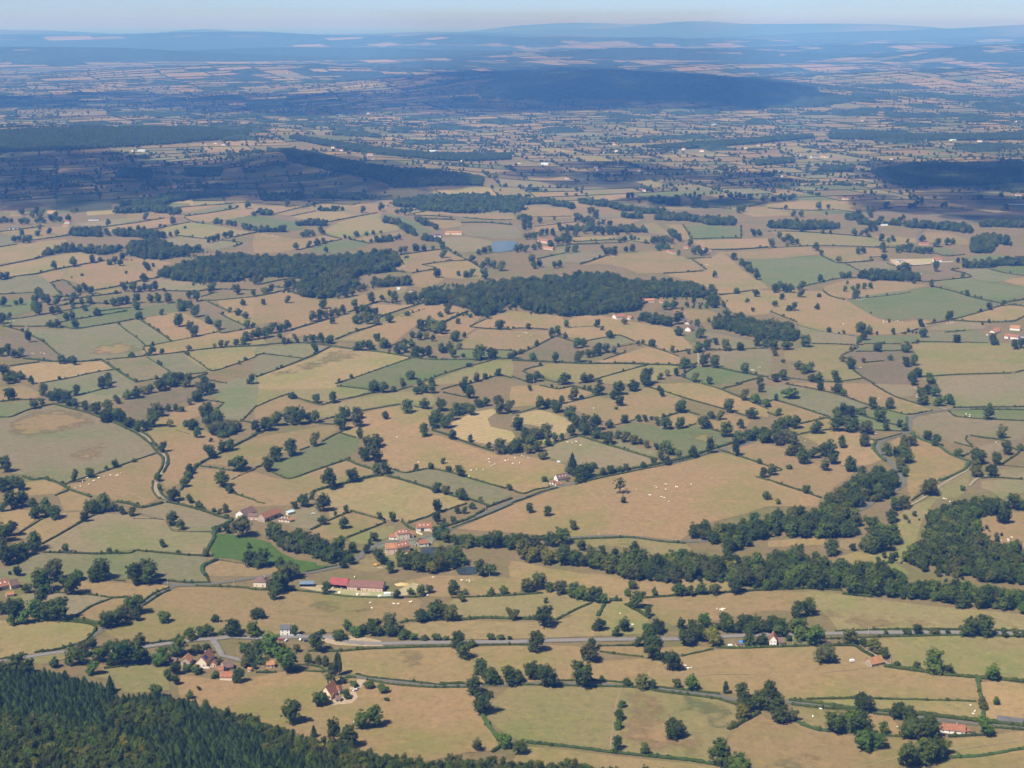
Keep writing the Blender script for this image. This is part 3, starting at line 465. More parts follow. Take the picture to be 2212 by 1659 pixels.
T 325 1340 105d,165 1360 110b,55 1415 60d,130 1475 45b,45 1360 100d,160 1310 80,640 1465 65d,715 1530 105d,825 1475 45,950 1380 90d,1055 1455 60o,1195 1385 100d,1225 1510 125d,1290 1600 90d,1245 1640 100g,1400 1659 100d,585 1645 90d,95 1640 130d,260 1535 90d,330 1570 120d,410 1640 130d
W 9 65d W 0 320 200 325 320 335 560 320 650 300 420 280 0 280|690 250 820 230 820 210 660 215|740 280 900 290 1050 290 1400 325 1750 355 1780 320 1400 290 760 265|1800 305 2212 305 2212 270 1850 280|1750 530 1920 540 1980 440 2100 480 2100 420 1900 390 1760 430
W 9 75d W 770 735 850 775 1150 775 1300 765 1300 725 1000 710|1640 655 1800 660 2212 640 2212 600 1900 620 1680 630
H 0 140 300 160 600 155 740 175|920 155 1150 130 1400 140 1700 150 1950 185|0 490 200 475 420 465 750 470 960 480 1200 480|0 340 300 345 600 365 900 390|460 550 560 600 620 615 900 595 880 570 1000 560|670 620 780 675|1030 620 1130 645 1400 630|250 830 400 795 600 750 760 740|1330 780 1500 765 1750 735 1690 700 1580 675 1650 660|1440 820 1600 860 1800 920 2000 960 2212 990|2050 955 2212 930|1870 650 2000 690 2212 725|480 860 540 900 660 935
Hf 700 930 1000 900 1230 870|250 1150 400 1190 520 1215 750 1245
H 20 1035 130 1080 250 1125|1370 1145 1590 1105 1800 1050 2010 985|1590 1110 1850 1125 2110 1120 2212 1075|1160 1225 1300 1185|380 1310 600 1315 740 1325 780 1340 720 1375 640 1410|830 1310 1150 1315|760 1380 900 1380 1170 1370|1240 1310 1330 1295 1650 1300 1900 1305|840 1475 1000 1460|1530 1215 1700 1200|730 1535 830 1610 920 1659|160 1605 400 1635 600 1640 830 1610|0 1615 100 1640|1340 1600 1600 1580 2100 1565|2140 1560 2212 1540|1420 520 1540 555 1700 540
R lane 4 1350 320 1290 370 1295 430
F v 20 340 300 350 860 395 1100 460 900 470 260 460 150 400
F p 0 490 400 475 440 540 0 575
F t 460 490 960 490 980 570 880 580 900 590 640 605 470 545
F q 670 620 980 600 1120 650 1000 680 800 675
F p 480 820 780 750 1150 780 1380 810 900 900 690 920 540 890
F G 690 930 1440 830 1870 930 1990 970 1600 1095 1440 1110 1250 1085 1150 1110 960 1090
F t 0 860 480 860 680 940 940 1090 1130 1130 1330 1100 1440 1130 1310 1180 1080 1230 900 1240 520 1210 250 1130 0 1030
F b 1270 640 1640 620 1570 670 1670 710 1400 770 1300 750
F g 1690 670 1860 660 2150 745 1930 785 1750 735
F G 1450 785 1740 745 1920 790 2212 820 2212 890 2050 940 1900 930
F t 2030 770 2212 740 2212 815
F G 1900 660 2212 640 2212 720
F t 1600 1100 2030 985 2212 985 2212 1070 2100 1110 1860 1115
F q 1360 1190 1600 1120 1840 1130 1870 1180 1700 1195
F g 1340 1215 1880 1210 1900 1300 1330 1290
F v 1240 1320 1330 1305 2100 1310 2212 1370 2212 1540 1600 1575 1340 1590 1290 1420
F q 1300 1610 1600 1590 2110 1575 2212 1560 2212 1659 1440 1659
F G 850 1250 1280 1240 1240 1300 830 1305
F G 790 1330 1150 1325 1160 1365 770 1370
F b 690 1390 1170 1380 1190 1440 850 1465 700 1460
F b 760 1530 1000 1470 1170 1460 1210 1560 1240 1659 930 1659 830 1600
F v 390 1320 730 1335 630 1400 640 1460 720 1530 820 1605 600 1635 480 1620 300 1480 150 1450 150 1380 300 1340
F q 280 1140 750 1255 760 1310 390 1305 300 1230
F G 1690 565 1850 545 2080 560 1900 600 1700 610
F G 1420 490 1560 480 1630 520 1550 550
F t 0 90 620 80 1080 85 1200 110 920 150 740 165 300 150 0 130
F G 100 20 400 20 600 70 220 70
F b 930 160 1800 160 2212 200 2212 260 1400 260 1000 220
F t 910 380 1280 400 1290 440 1100 460 930 400
F t 1360 350 1520 350 1740 420 1720 460 1400 440
F s 1050 580 1230 580 1420 575 1400 625 1230 635 1110 640
C 765 928,785 932,808 930,832 922,855 922,998 1118,998 1132,1030 1128,1105 1122,1120 1120,1140 1128,1160 1128,650 1145,740 1148,1545 1138,1575 1132,1600 1130,760 1532,780 1525,800 1522,1180 88,1200 85,1220 88,1245 88,1325 710
'''
# ------------------------------------------------------------------ the lie of the land
def unflat(X, Y):
    """ground position (z = 0) that a survey position stands for"""
    a = PITCH + math.atan((Y - 1536) / FPX)
    t = CAM_H / math.sin(a)
    k = (X - 2048) / FPX * math.cos(math.atan((Y - 1536) / FPX))
    return t * k, t * math.cos(a)

_fa = unflat(-200, 2660); _fb = unflat(2048, 3085)
_fd = Vector((_fb[0] - _fa[0], _fb[1] - _fa[1])).normalized()
_fn = (_fd.y, -_fd.x)             # towards the camera side of the forest edge

HILLS = []                        # x, y, along, across, angle, height
def hill(X, dist, along, across, ang, h):
    if dist > 15000: h *= 0.72
    HILLS.append(((X - 2048) / FPX * dist, dist, along, across, math.radians(ang), h))
hill(1330, 5650, 560, 300, -38, 62)
hill(1750, 5060, 330, 230, -38, 34)
hill(330, 6900, 1100, 650, -6, 62)
hill(2400, 11300, 1500, 1000, 0, 150)
hill(2950, 10300, 800, 600, 0, 70)
hill(1950, 12800, 1400, 900, 0, 110)
hill(1000, 15500, 2600, 900, 4, 90)
hill(300, 20500, 5200, 1500, 3, 210)
hill(1500, 24000, 4500, 1600, -3, 190)
hill(2900, 17500, 2200, 900, 0, 120)
hill(2700, 21500, 2600, 1000, 0, 230)
hill(3800, 13500, 1500, 900, 10, 120)
hill(4050, 19500, 2600, 1300, 5, 330)
hill(3600, 25500, 3200, 1300, 0, 270)
hill(600, 33000, 7000, 2200, 0, 400)
hill(1700, 40000, 6000, 2400, 0, 400)
hill(2500, 31000, 3400, 1600, 0, 330)
hill(3300, 36500, 5200, 2000, 0, 360)
hill(4300, 39000, 5200, 2000, 0, 420)
hill(-300, 43000, 8000, 2400, 0, 440)
hill(2300, 47000, 9000, 2400, 0, 420)

_rh = random.Random(77)
for _k in range(26):              # uneven skyline of far hills
    _d = _rh.uniform(30000, 62000)
    HILLS.append((_rh.uniform(-0.5, 0.5) * _d, _d, _rh.uniform(1500, 5200), _rh.uniform(1500, 2600), _rh.uniform(-0.2, 0.2), _rh.uniform(160, 330) * (_d / 45000)))

def height(x, y):
    x = np.asarray(x, float); y = np.asarray(y, float)
    z = 3.5 * np.sin(x / 330 + 1.3) * np.sin(y / 430 + 0.5) + 3.0 * np.sin((x + 0.6 * y) / 290 + 2.0) + 2.0 * np.sin((0.7 * x - y) / 350)
    far = np.clip((y - 6000) / 12000, 0, 1)
    z = z + far * (26 * np.sin(x / 1300 + 0.8) * np.sin(y / 1500 + 1.1) + 18 * np.sin((x - 0.5 * y) / 950) + 22 * np.sin((x + y) / 2100 + 1.0))
    s = (x - _fa[0]) * _fn[0] + (y - _fa[1]) * _fn[1]
    sp = np.where(s > 200, s, 40 * np.log1p(np.exp(np.clip(s, -600, 200) / 40)))
    z = z + 95 * np.tanh(0.2 * sp / 95)
    for hx, hy, al, ac, an, h in HILLS:
        dx = x - hx; dy = y - hy
        u = (dx * math.cos(an) + dy * math.sin(an)) / al
        v = (-dx * math.sin(an) + dy * math.cos(an)) / ac
        r = np.clip(u * u + v * v, 0, 12)
        z = z + h * np.exp(-r)
    return z

def hgt(x, y):
    """height() for one point"""
    z = 3.5 * math.sin(x / 330 + 1.3) * math.sin(y / 430 + 0.5) + 3.0 * math.sin((x + 0.6 * y) / 290 + 2.0) + 2.0 * math.sin((0.7 * x - y) / 350)
    far = min(max((y - 6000) / 12000, 0), 1)
    if far: z += far * (26 * math.sin(x / 1300 + 0.8) * math.sin(y / 1500 + 1.1) + 18 * math.sin((x - 0.5 * y) / 950) + 22 * math.sin((x + y) / 2100 + 1.0))
    if y < 3000:
        s = (x - _fa[0]) * _fn[0] + (y - _fa[1]) * _fn[1]
        sp = s if s > 200 else 40 * math.log1p(math.exp(max(s, -600) / 40))
        z += 95 * math.tanh(0.2 * sp / 95)
    if y > 3000:
        for hx, hy, al, ac, cs, sn, h in HILLS_FAST:
            dx = x - hx; dy = y - hy
            u = (dx * cs + dy * sn) / al; v = (-dx * sn + dy * cs) / ac
            r = u * u + v * v
            if r < 12: z += h * math.exp(-r)
    return z
HILLS_FAST = [(hx, hy, al, ac, math.cos(an), math.sin(an), h) for hx, hy, al, ac, an, h in HILLS]

_STEPS = 700 * 1.009 ** np.arange(0, 500)
def ground(X, Y):
    """where a line of sight to a survey position meets the land"""
    rx = (X - 2048) / FPX; uy = (1536 - Y) / FPX
    dx = rx
    dy = math.cos(PITCH) + uy * math.sin(PITCH)
    dz = -math.sin(PITCH) + uy * math.cos(PITCH)
    if Y > 1000:
        z = 0.0
        for _ in range(14):
            tt = (CAM_H - z) / -dz
            z = 0.5 * z + 0.5 * hgt(tt * dx, tt * dy)
        return tt * dx, tt * dy
    t = _STEPS
    d = CAM_H + t * dz - height(t * dx, t * dy)
    neg = np.nonzero(d < 0)[0]
    if len(neg) == 0:
        return 55000 * dx, 55000 * dy
    i = int(neg[0])
    if i == 0:
        tt = float(t[0])
    else:
        a, b = float(t[i - 1]), float(t[i])
        da, db = float(d[i - 1]), float(d[i])
        for _ in range(3):
            tt = a + (b - a) * da / (da - db)
            dm = CAM_H + tt * dz - hgt(tt * dx, tt * dy)
            if dm > 0: a, da = tt, dm
            else: b, db = tt, dm
    return tt * dx, tt * dy

def to_px(x, y, z):
    c, s = math.cos(PITCH), math.sin(PITCH)
    f = y * c - (z - CAM_H) * s
    u = y * s + (z - CAM_H) * c
    return 2048 + FPX * x / f, 1536 - FPX * u / f

def px_per_m(x, y):
    return FPX / math.sqrt(x * x + y * y + CAM_H * CAM_H)

K = 2212 / 1024.0
def sheet(c, r, x, y):
    return c * 1024 + x / K, (r - 1) * 768 + y / K

# ------------------------------------------------------------------ materials
def new_mat(name):
    m = bpy.data.materials.new(name); m.use_nodes = True
    nt = m.node_tree
    b = nt.nodes['Principled BSDF']
    b.inputs['Roughness'].default_value = 0.85
    b.inputs['Specular IOR Level'].default_value = 0.15
    return m, nt, b

def N(nt, kind, **kw):
    n = nt.nodes.new(kind)
    for k, v in kw.items():
        setattr(n, k, v)
    return n

def noise(nt, scale, detail=4, rough=0.55, vec=None, dim='3D'):
    n = N(nt, 'ShaderNodeTexNoise', noise_dimensions=dim)
    n.inputs['Scale'].default_value = scale
    n.inputs['Detail'].default_value = detail
    n.inputs['Roughness'].default_value = rough
    if vec is not None:
        nt.links.new(vec, n.inputs['Vector'])
    return n.outputs['Fac']

def ramp(nt, fac, lo, hi, a=0.0, b=1.0):
    n = N(nt, 'ShaderNodeMapRange')
    n.inputs['From Min'].default_value = lo; n.inputs['From Max'].default_value = hi
    n.inputs['To Min'].default_value = a; n.inputs['To Max'].default_value = b
    nt.links.new(fac, n.inputs['Value'])
    return n.outputs[0]

def mix(nt, fac, a, b, mode='MIX'):
    n = N(nt, 'ShaderNodeMix', data_type='RGBA', blend_type=mode)
    for sock, v in ((n.inputs[0], fac), (n.inputs[6], a), (n.inputs[7], b)):
        if hasattr(v, 'is_linked'):
            nt.links.new(v, sock)
        elif isinstance(v, (int, float)):
            sock.default_value = v
        else:
            sock.default_value = (*v, 1)
    return n.outputs[2]

def mul(nt, col, fac):
    """colour times a scalar socket"""
    n = N(nt, 'ShaderNodeVectorMath', operation='SCALE')
    nt.links.new(col, n.inputs[0]); nt.links.new(fac, n.inputs['Scale'])
    return n.outputs[0]

def world_pos(nt):
    return N(nt, 'ShaderNodeNewGeometry').outputs['Position']

def plain(name, col, var=0.18, scale=1.5, rough=0.85, spec=0.15):
    m, nt, b = new_mat(name)
    p = world_pos(nt)
    f = ramp(nt, noise(nt, scale, 4, 0.6, p), 0.25, 0.75, 1 - var, 1 + var)
    rgb = N(nt, 'ShaderNodeRGB'); rgb.outputs[0].default_value = (*col, 1)
    nt.links.new(mul(nt, rgb.outputs[0], f), b.inputs['Base Color'])
    b.inputs['Roughness'].default_value = rough
    b.inputs['Specular IOR Level'].default_value = spec
    return m

def field_mat(name, stubble=False, attr=None, feather=False):
    """dry pasture: each field's own colour, with green and bare patches, tussocks and grain"""
    m, nt, b = new_mat(name)
    p = world_pos(nt)
    if attr:
        base = N(nt, 'ShaderNodeAttribute', attribute_name=attr).outputs['Color']
    else:
        base = N(nt, 'ShaderNodeObjectInfo').outputs['Color']
    big = noise(nt, 0.009, 3, 0.55, p)
    mid = noise(nt, 0.045, 4, 0.6, p)
    fine = noise(nt, 0.35, 5, 0.7, p)
    grain = noise(nt, 1.6, 3, 0.7, p)
    green = mix(nt, 1.0, base, (0.72, 0.98, 0.62), 'MULTIPLY')
    pale = mix(nt, 1.0, base, (1.14, 1.08, 1.02), 'MULTIPLY')
    c = mix(nt, ramp(nt, big, 0.47, 0.66), base, green)
    c = mix(nt, ramp(nt, mid, 0.52, 0.75, 0, 0.75), c, pale)
    c = mix(nt, ramp(nt, noise(nt, 0.021, 3, 0.6, p), 0.57, 0.72, 0, 0.6), c, green)
    dark = mix(nt, 1.0, base, (0.6, 0.64, 0.55), 'MULTIPLY')
    c = mix(nt, ramp(nt, fine, 0.55, 0.78, 0, 0.8), c, dark)
    c = mix(nt, ramp(nt, noise(nt, 0.16, 4, 0.7, p), 0.47, 0.70, 0, 0.85), c, mix(nt, 1.0, base, (0.66, 0.70, 0.60), 'MULTIPLY'))
    c = mix(nt, ramp(nt, noise(nt, 0.11, 4, 0.7, p), 0.54, 0.72, 0, 0.7), c, mix(nt, 1.0, base, (1.28, 1.24, 1.2), 'MULTIPLY'))
    if stubble:
        mp = N(nt, 'ShaderNodeMapping'); mp.inputs['Rotation'].default_value = (0, 0, math.radians(62))
        nt.links.new(p, mp.inputs['Vector'])
        w = N(nt, 'ShaderNodeTexWave', wave_type='BANDS', bands_direction='X')
        w.inputs['Scale'].default_value = 0.03; w.inputs['Distortion'].default_value = 1.6; w.inputs['Detail'].default_value = 2.0
        w.inputs['Detail Scale'].default_value = 0.35
        nt.links.new(mp.outputs[0], w.inputs['Vector'])
        c = mix(nt, ramp(nt, w.outputs['Fac'], 0.25, 0.9, 0, 0.55), c, mix(nt, 1.0, base, (0.72, 0.68, 0.6), 'MULTIPLY'))
    # faint mowing and grazing lines, each field in its own direction
    oi = N(nt, 'ShaderNodeObjectInfo').outputs['Random']
    rot = N(nt, 'ShaderNodeVectorRotate', rotation_type='Z_AXIS'); nt.links.new(p, rot.inputs['Vector']); nt.links.new(ramp(nt, oi, 0, 1, 0, 3.14), rot.inputs['Angle'])
    wv = N(nt, 'ShaderNodeTexWave', wave_type='BANDS', bands_direction='X')
    wv.inputs['Scale'].default_value = 0.035; wv.inputs['Distortion'].default_value = 2.5; wv.inputs['Detail'].default_value = 3.0; wv.inputs['Detail Scale'].default_value = 0.3
    nt.links.new(rot.outputs[0], wv.inputs['Vector'])
    gate = N(nt, 'ShaderNodeMath', operation='MULTIPLY'); nt.links.new(ramp(nt, wv.outputs['Fac'], 0.45, 0.95, 0, 0.5), gate.inputs[0]); nt.links.new(ramp(nt, noise(nt, 0.014, 2, 0.5, p), 0.42, 0.62), gate.inputs[1])
    c = mix(nt, gate.outputs[0], c, mix(nt, 1.0, base, (0.84, 0.93, 0.80), 'MULTIPLY'))
    # trodden bare earth
    c = mix(nt, ramp(nt, noise(nt, 0.028, 5, 0.7, p), 0.66, 0.76, 0, 0.6), c, mix(nt, 1.0, base, (0.86, 0.80, 0.82), 'MULTIPLY'))
    g = ramp(nt, grain, 0.3, 0.7, 0.78, 1.2)
    nt.links.new(mul(nt, c, g), b.inputs['Base Color'])
    b.inputs['Roughness'].default_value = 0.95
    b.inputs['Specular IOR Level'].default_value = 0.05
    if feather:           # a patch of other growth that frays out at its rim
        e = N(nt, 'ShaderNodeAttribute', attribute_name='rim').outputs['Fac']
        a = N(nt, 'ShaderNodeMath', operation='ADD'); nt.links.new(e, a.inputs[0]); nt.links.new(ramp(nt, noise(nt, 0.05, 5, 0.65, p), 0.25, 0.75, -0.55, 0.45), a.inputs[1])
        f = ramp(nt, a.outputs[0], 0.15, 0.75)
        tr = N(nt, 'ShaderNodeBsdfTransparent'); ms = N(nt, 'ShaderNodeMixShader')
        nt.links.new(f, ms.inputs[0]); nt.links.new(tr.outputs[0], ms.inputs[1]); nt.links.new(b.outputs[0], ms.inputs[2])
        nt.links.new(ms.outputs[0], nt.nodes['Material Output'].inputs['Surface'])
    return m

def leaf_mat(name, col, light, spread=0.35):
    m, nt, b = new_mat(name)
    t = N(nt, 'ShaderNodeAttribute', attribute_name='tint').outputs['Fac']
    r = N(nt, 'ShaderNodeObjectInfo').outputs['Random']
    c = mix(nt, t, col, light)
    p = world_pos(nt)
    f = ramp(nt, r, 0, 1, 1 - spread, 1 + spread)
    c2 = mul(nt, c, f)
    hue = mix(nt, ramp(nt, noise(nt, 0.013, 2, 0.5, p), 0.45, 0.7, 0, 0.5), c2, mix(nt, 1.0, c2, (1.25, 1.02, 0.75), 'MULTIPLY'))
    nt.links.new(hue, b.inputs['Base Color'])
    b.inputs['Roughness'].default_value = 0.7
    b.inputs['Specular IOR Level'].default_value = 0.12
    return m

M = {}
M['field'] = field_mat('dry_pasture')
M['stubble'] = field_mat('stubble', True)
M['land'] = field_mat('open_land', attr='land')
M['patch'] = field_mat('pasture_patch', feather=True)
M['leaf_d'] = leaf_mat('leaf_dark', (0.0270, 0.0412, 0.0051), (0.0684, 0.0918, 0.0110))
M['leaf_m'] = leaf_mat('leaf_mid', (0.0353, 0.0536, 0.0059), (0.0893, 0.1167, 0.0127))
M['leaf_g'] = leaf_mat('leaf_green', (0.0340, 0.0636, 0.0061), (0.0851, 0.1345, 0.0139))
M['leaf_o'] = leaf_mat('leaf_olive', (0.0511, 0.0570, 0.0084), (0.1192, 0.1223, 0.0186))
M['leaf_p'] = leaf_mat('leaf_pale', (0.0477, 0.0554, 0.0130), (0.1064, 0.1124, 0.0256))
M['leaf_y'] = leaf_mat('leaf_yellow', (0.0724, 0.0774, 0.0084), (0.1702, 0.1589, 0.0186))
M['needle'] = leaf_mat('needles', (0.0165, 0.0300, 0.0050), (0.0470, 0.0740, 0.0130), 0.5)
M['hedge'] = leaf_mat('hedge_leaf', (0.0251, 0.0376, 0.0051), (0.0627, 0.0785, 0.0110), 0.2)
M['hedge_green'] = leaf_mat('hedge_green_leaf', (0.0280, 0.0508, 0.0112), (0.0640, 0.0984, 0.0217), 0.2)
M['hedge_dry'] = leaf_mat('hedge_dry_leaf', (0.0480, 0.0492, 0.0186), (0.1040, 0.0943, 0.0372), 0.2)
M['bark'] = plain('bark', (0.09, 0.07, 0.05), 0.3, 3)
M['asphalt'] = plain('asphalt', (0.185, 0.165, 0.150), 0.14, 0.5)
M['lane'] = plain('lane_asphalt', (0.118, 0.110, 0.092), 0.15, 0.5)
M['dirt'] = plain('dirt_track', (0.2574, 0.2028, 0.1254), 0.2, 0.6)
M['kerb_grass'] = plain('verge', (0.1170, 0.1092, 0.0494), 0.35, 0.3)

FIELD_COL = {'t': (0.230, 0.160, 0.072), 'p': (0.240, 0.162, 0.077), 'y': (0.243, 0.178, 0.078), 'o': (0.275, 0.189, 0.088), 'O': (0.325, 0.238, 0.115),
             'g': (0.166, 0.147, 0.074), 'G': (0.128, 0.130, 0.052), 'B': (0.068, 0.108, 0.018), 'b': (0.157, 0.117, 0.066), 'q': (0.190, 0.151, 0.080),
             'v': (0.204, 0.163, 0.068), 's': (0.35, 0.265, 0.17), 'S': (0.41, 0.29, 0.21), 'a': (0.20, 0.185, 0.16), 'X': (0.14, 0.13, 0.132)}

# ------------------------------------------------------------------ small mesh helpers
class MB:
    """collects vertices and faces; build() links them as ONE mesh object"""
    def __init__(self):
        self.v = []; self.f = []; self.tint = []
    def quad(self, a, b, c, d):
        i = len(self.v); self.v += [a, b, c, d]; self.f.append((i, i + 1, i + 2, i + 3))
    def tri(self, a, b, c):
        i = len(self.v); self.v += [a, b, c]; self.f.append((i, i + 1, i + 2))
    def box(self, x0, x1, y0, y1, z0, z1):
        i = len(self.v)
        self.v += [(x0, y0, z0), (x1, y0, z0), (x1, y1, z0), (x0, y1, z0), (x0, y0, z1), (x1, y0, z1), (x1, y1, z1), (x0, y1, z1)]
        self.f += [tuple(i + k for k in q) for q in ((3, 2, 1, 0), (4, 5, 6, 7), (0, 1, 5, 4), (1, 2, 6, 5), (2, 3, 7, 6), (3, 0, 4, 7))]
    def poly_prism(self, pts, z0, z1):
        i = len(self.v); n = len(pts)
        self.v += [(p[0], p[1], z0) for p in pts] + [(p[0], p[1], z1) for p in pts]
        self.f.append(tuple(range(i + n - 1, i - 1, -1))); self.f.append(tuple(range(i + n, i + 2 * n)))
        for k in range(n):
            self.f.append((i + k, i + (k + 1) % n, i + n + (k + 1) % n, i + n + k))
    def tube(self, a, b, r0, r1, n=8):
        a = Vector(a); b = Vector(b); d = (b - a).normalized()
        u = d.orthogonal().normalized(); w = d.cross(u)
        i = len(self.v)
        for c, r in ((a, r0), (b, r1)):
            for k in range(n):
                t = 2 * math.pi * k / n
                self.v.append(tuple(c + u * (math.cos(t) * r) + w * (math.sin(t) * r)))
        for k in range(n):
            self.f.append((i + k, i + (k + 1) % n, i + n + (k + 1) % n, i + n + k))
        self.f.append(tuple(range(i + n - 1, i - 1, -1))); self.f.append(tuple(range(i + n, i + 2 * n)))
    def mesh(self, name, mat=None):
        me = bpy.data.meshes.new(name)
        me.from_pydata(self.v, [], self.f)
        if mat: me.materials.append(mat)
        me.update()
        return me
    def build(self, name, mat, parent=None):
        return link(bpy.data.objects.new(name, self.mesh(name, mat)), parent)

def link(o, parent=None):
    COL.objects.link(o)
    if parent is not None: o.parent = parent
    return o

def empty(name, loc=(0, 0, 0), rz=0.0, parent=None):
    o = bpy.data.objects.new(name, None)
    o.empty_display_size = 0.5
    o.location = loc; o.rotation_euler = (0, 0, rz)
    return link(o, parent)

def tag(o, label=None, cat=None, group=None, kind=None):
    if label: o['label'] = label
    if cat: o['category'] = cat
    if group: o['group'] = group
    if kind: o['kind'] = kind
    return o

def copy_tree(o, parent=None):
    c = o.copy(); COL.objects.link(c); c.parent = parent
    for ch in list(o.children):
        if ch.name != c.name: copy_tree(ch, c)
    return c

# ------------------------------------------------------------------ labels that single out one thing
LANDMARKS = []                    # (X, Y, phrase)
PENDING = []                      # (object, description, category, group, X, Y)
ORD = 'first second third fourth fifth sixth seventh eighth ninth tenth eleventh twelfth thirteenth fourteenth fifteenth sixteenth seventeenth eighteenth nineteenth twentieth'.split()
def ordinal(n):
    if n < 20: return ORD[n]
    tens = {2: 'twenty', 3: 'thirty', 4: 'forty', 5: 'fifty', 6: 'sixty', 7: 'seventy'}
    n += 1
    if n % 10 == 0: return {2: 'twentieth', 3: 'thirtieth', 4: 'fortieth', 5: 'fiftieth', 6: 'sixtieth', 7: 'seventieth'}[n // 10]
    return tens[n // 10] + '-' + ORD[n % 10 - 1]
def later(o, desc, cat, group, X, Y):
    PENDING.append((o, desc, cat, group, X, Y))
def settle_labels():
    cells = {}
    for item in PENDING:
        o, desc, cat, group, X, Y = item
        X = min(max(X, 10), 4086)
        best = min(LANDMARKS, key=lambda l: (l[0] - X) ** 2 + (2.0 * (l[1] - Y)) ** 2)
        dx, dy = X - best[0], (Y - best[1])
        side = ('right of' if dx > 0 else 'left of') if abs(dx) > 1.8 * abs(dy) else ('behind' if dy < 0 else 'in front of')
        cells.setdefault((cat, best[2], side), []).append(((dx * dx + 4 * dy * dy), item))
    for (cat, phrase, side), rows in cells.items():
        rows.sort(key=lambda r: r[0])
        for k, (_d, (o, desc, cat_, group, X, Y)) in enumerate(rows):
            txt = f'{desc} {side} {phrase}'
            if len(rows) > 1: txt += f', {ordinal(k)} out'
            tag(o, txt, cat_, group)
# ------------------------------------------------------------------ read the survey
TREES, HEDGES, FIELDS, ROADS, COWS, WOODS = [], [], [], [], [], []
_c = _r = 0
for ln in SURVEY.strip().splitlines():
    ln = ln.strip()
    if not ln: continue
    if ln[0] == '@':
        _c, _r = (int(v) for v in ln[1:].split(','))
        continue
    key, rest = ln.split(' ', 1)
    def pts(s):
        v = [float(q) for q in s.split()]
        return [sheet(_c, _r, v[i], v[i + 1]) for i in range(0, len(v) - 1, 2)]
    if key == 'T':
        for e in rest.split(','):
            a, b, w = e.split()
            num = ''.join(ch for ch in w if ch.isdigit()); fl = ''.join(ch for ch in w if not ch.isdigit())
            X, Y = sheet(_c, _r, float(a), float(b))
            TREES.append((X, Y, float(num) / K, fl))
    elif key[0] == 'H':
        for s in rest.split('|'):
            HEDGES.append((key[1:] or 'n', pts(s)))
    elif key == 'F':
        c, s = rest.split(' ', 1)
        FIELDS.append((c, pts(s)))
    elif key == 'R':
        kind, w, s = rest.split(' ', 2)
        for q in s.split('|'):
            ROADS.append((kind, float(w), pts(q)))
    elif key == 'C':
        for e in rest.split(','):
            a, b = e.split(); COWS.append(sheet(_c, _r, float(a), float(b)))
    elif key == 'W':
        sp, size, _w, s = rest.split(' ', 3)
        for q in s.split('|'):
            WOODS.append((float(sp), float(size[:-1]) / K, size[-1], pts(q)))

def inside(x, y, poly):
    c = False; n = len(poly); j = n - 1
    for i in range(n):
        xi, yi = poly[i]; xj, yj = poly[j]
        if (yi > y) != (yj > y) and x < (xj - xi) * (y - yi) / (yj - yi) + xi: c = not c
        j = i
    return c

def smooth_path(pts, step, closed=False):
    """Catmull-Rom through ground points, resampled"""
    P = [Vector((p[0], p[1])) for p in pts]
    n = len(P); out = []
    rng = range(n) if closed else range(n - 1)
    for i in rng:
        p1, p2 = P[i], P[(i + 1) % n]
        p0 = P[i - 1] if (closed or i > 0) else p1 * 2 - p2
        p3 = P[(i + 2) % n] if (closed or i + 2 < n) else p2 * 2 - p1
        L = (p2 - p1).length
        m = max(1, int(L / step))
        for k in range(m):
            t = k / m
            t1 = 0.5 * (p2 - p0) * 0.75; t2 = 0.5 * (p3 - p1) * 0.75
            h00 = 2 * t**3 - 3 * t**2 + 1; h10 = t**3 - 2 * t**2 + t; h01 = -2 * t**3 + 3 * t**2; h11 = t**3 - t**2
            out.append(p1 * h00 + t1 * h10 + p2 * h01 + t2 * h11)
    if not closed: out.append(P[-1])
    return out

# ------------------------------------------------------------------ the ground sheet
def land_colour(x, y):
    return (0.35, 0.265, 0.148)

def ground_sheet():
    ys = [520.0]
    while ys[-1] < 260000: ys.append(ys[-1] * (1.0145 if ys[-1] < 30000 else 1.03))
    ncol = 104
    us = np.linspace(-0.62, 0.62, ncol)
    V = []; 
    for y in ys:
        xs = us * (y + 500)
        zs = height(xs, np.full(ncol, y)) - 0.15 * max(1, y / 1800) - max(0, y - 5000) * 2e-4
        V += [(float(a), y, float(b)) for a, b in zip(xs, zs)]
    F = []
    for j in range(len(ys) - 1):
        for i in range(ncol - 1):
            a = j * ncol + i
            F.append((a, a + 1, a + ncol + 1, a + ncol))
    me = bpy.data.meshes.new('ground'); me.from_pydata(V, [], F)
    at = me.attributes.new('land', 'FLOAT_COLOR', 'POINT')
    yy = np.array([v[1] for v in V]); xx = np.array([v[0] for v in V])
    wood = np.clip((yy - 20000) / 9000, 0, 1) * np.clip(1.12 + 0.4 * np.sin(xx / 2100 + yy / 3500) + 0.4 * np.sin(xx / 900 - yy / 1700), 0, 1)   # the far hills are mostly wooded
    c0 = np.array([0.168, 0.123, 0.058, 1.0]); c1 = np.array([0.036, 0.050, 0.020, 1.0])
    at.data.foreach_set('color', (c0[None, :] * (1 - wood[:, None]) + c1[None, :] * wood[:, None]).astype(np.float32).ravel())
    me.materials.append(M['land'])
    for p in me.polygons: p.use_smooth = True
    o = link(bpy.data.objects.new('ground', me))
    tag(o, 'dry tan valley land stretching to the hazy hills', kind='structure')
ground_sheet()

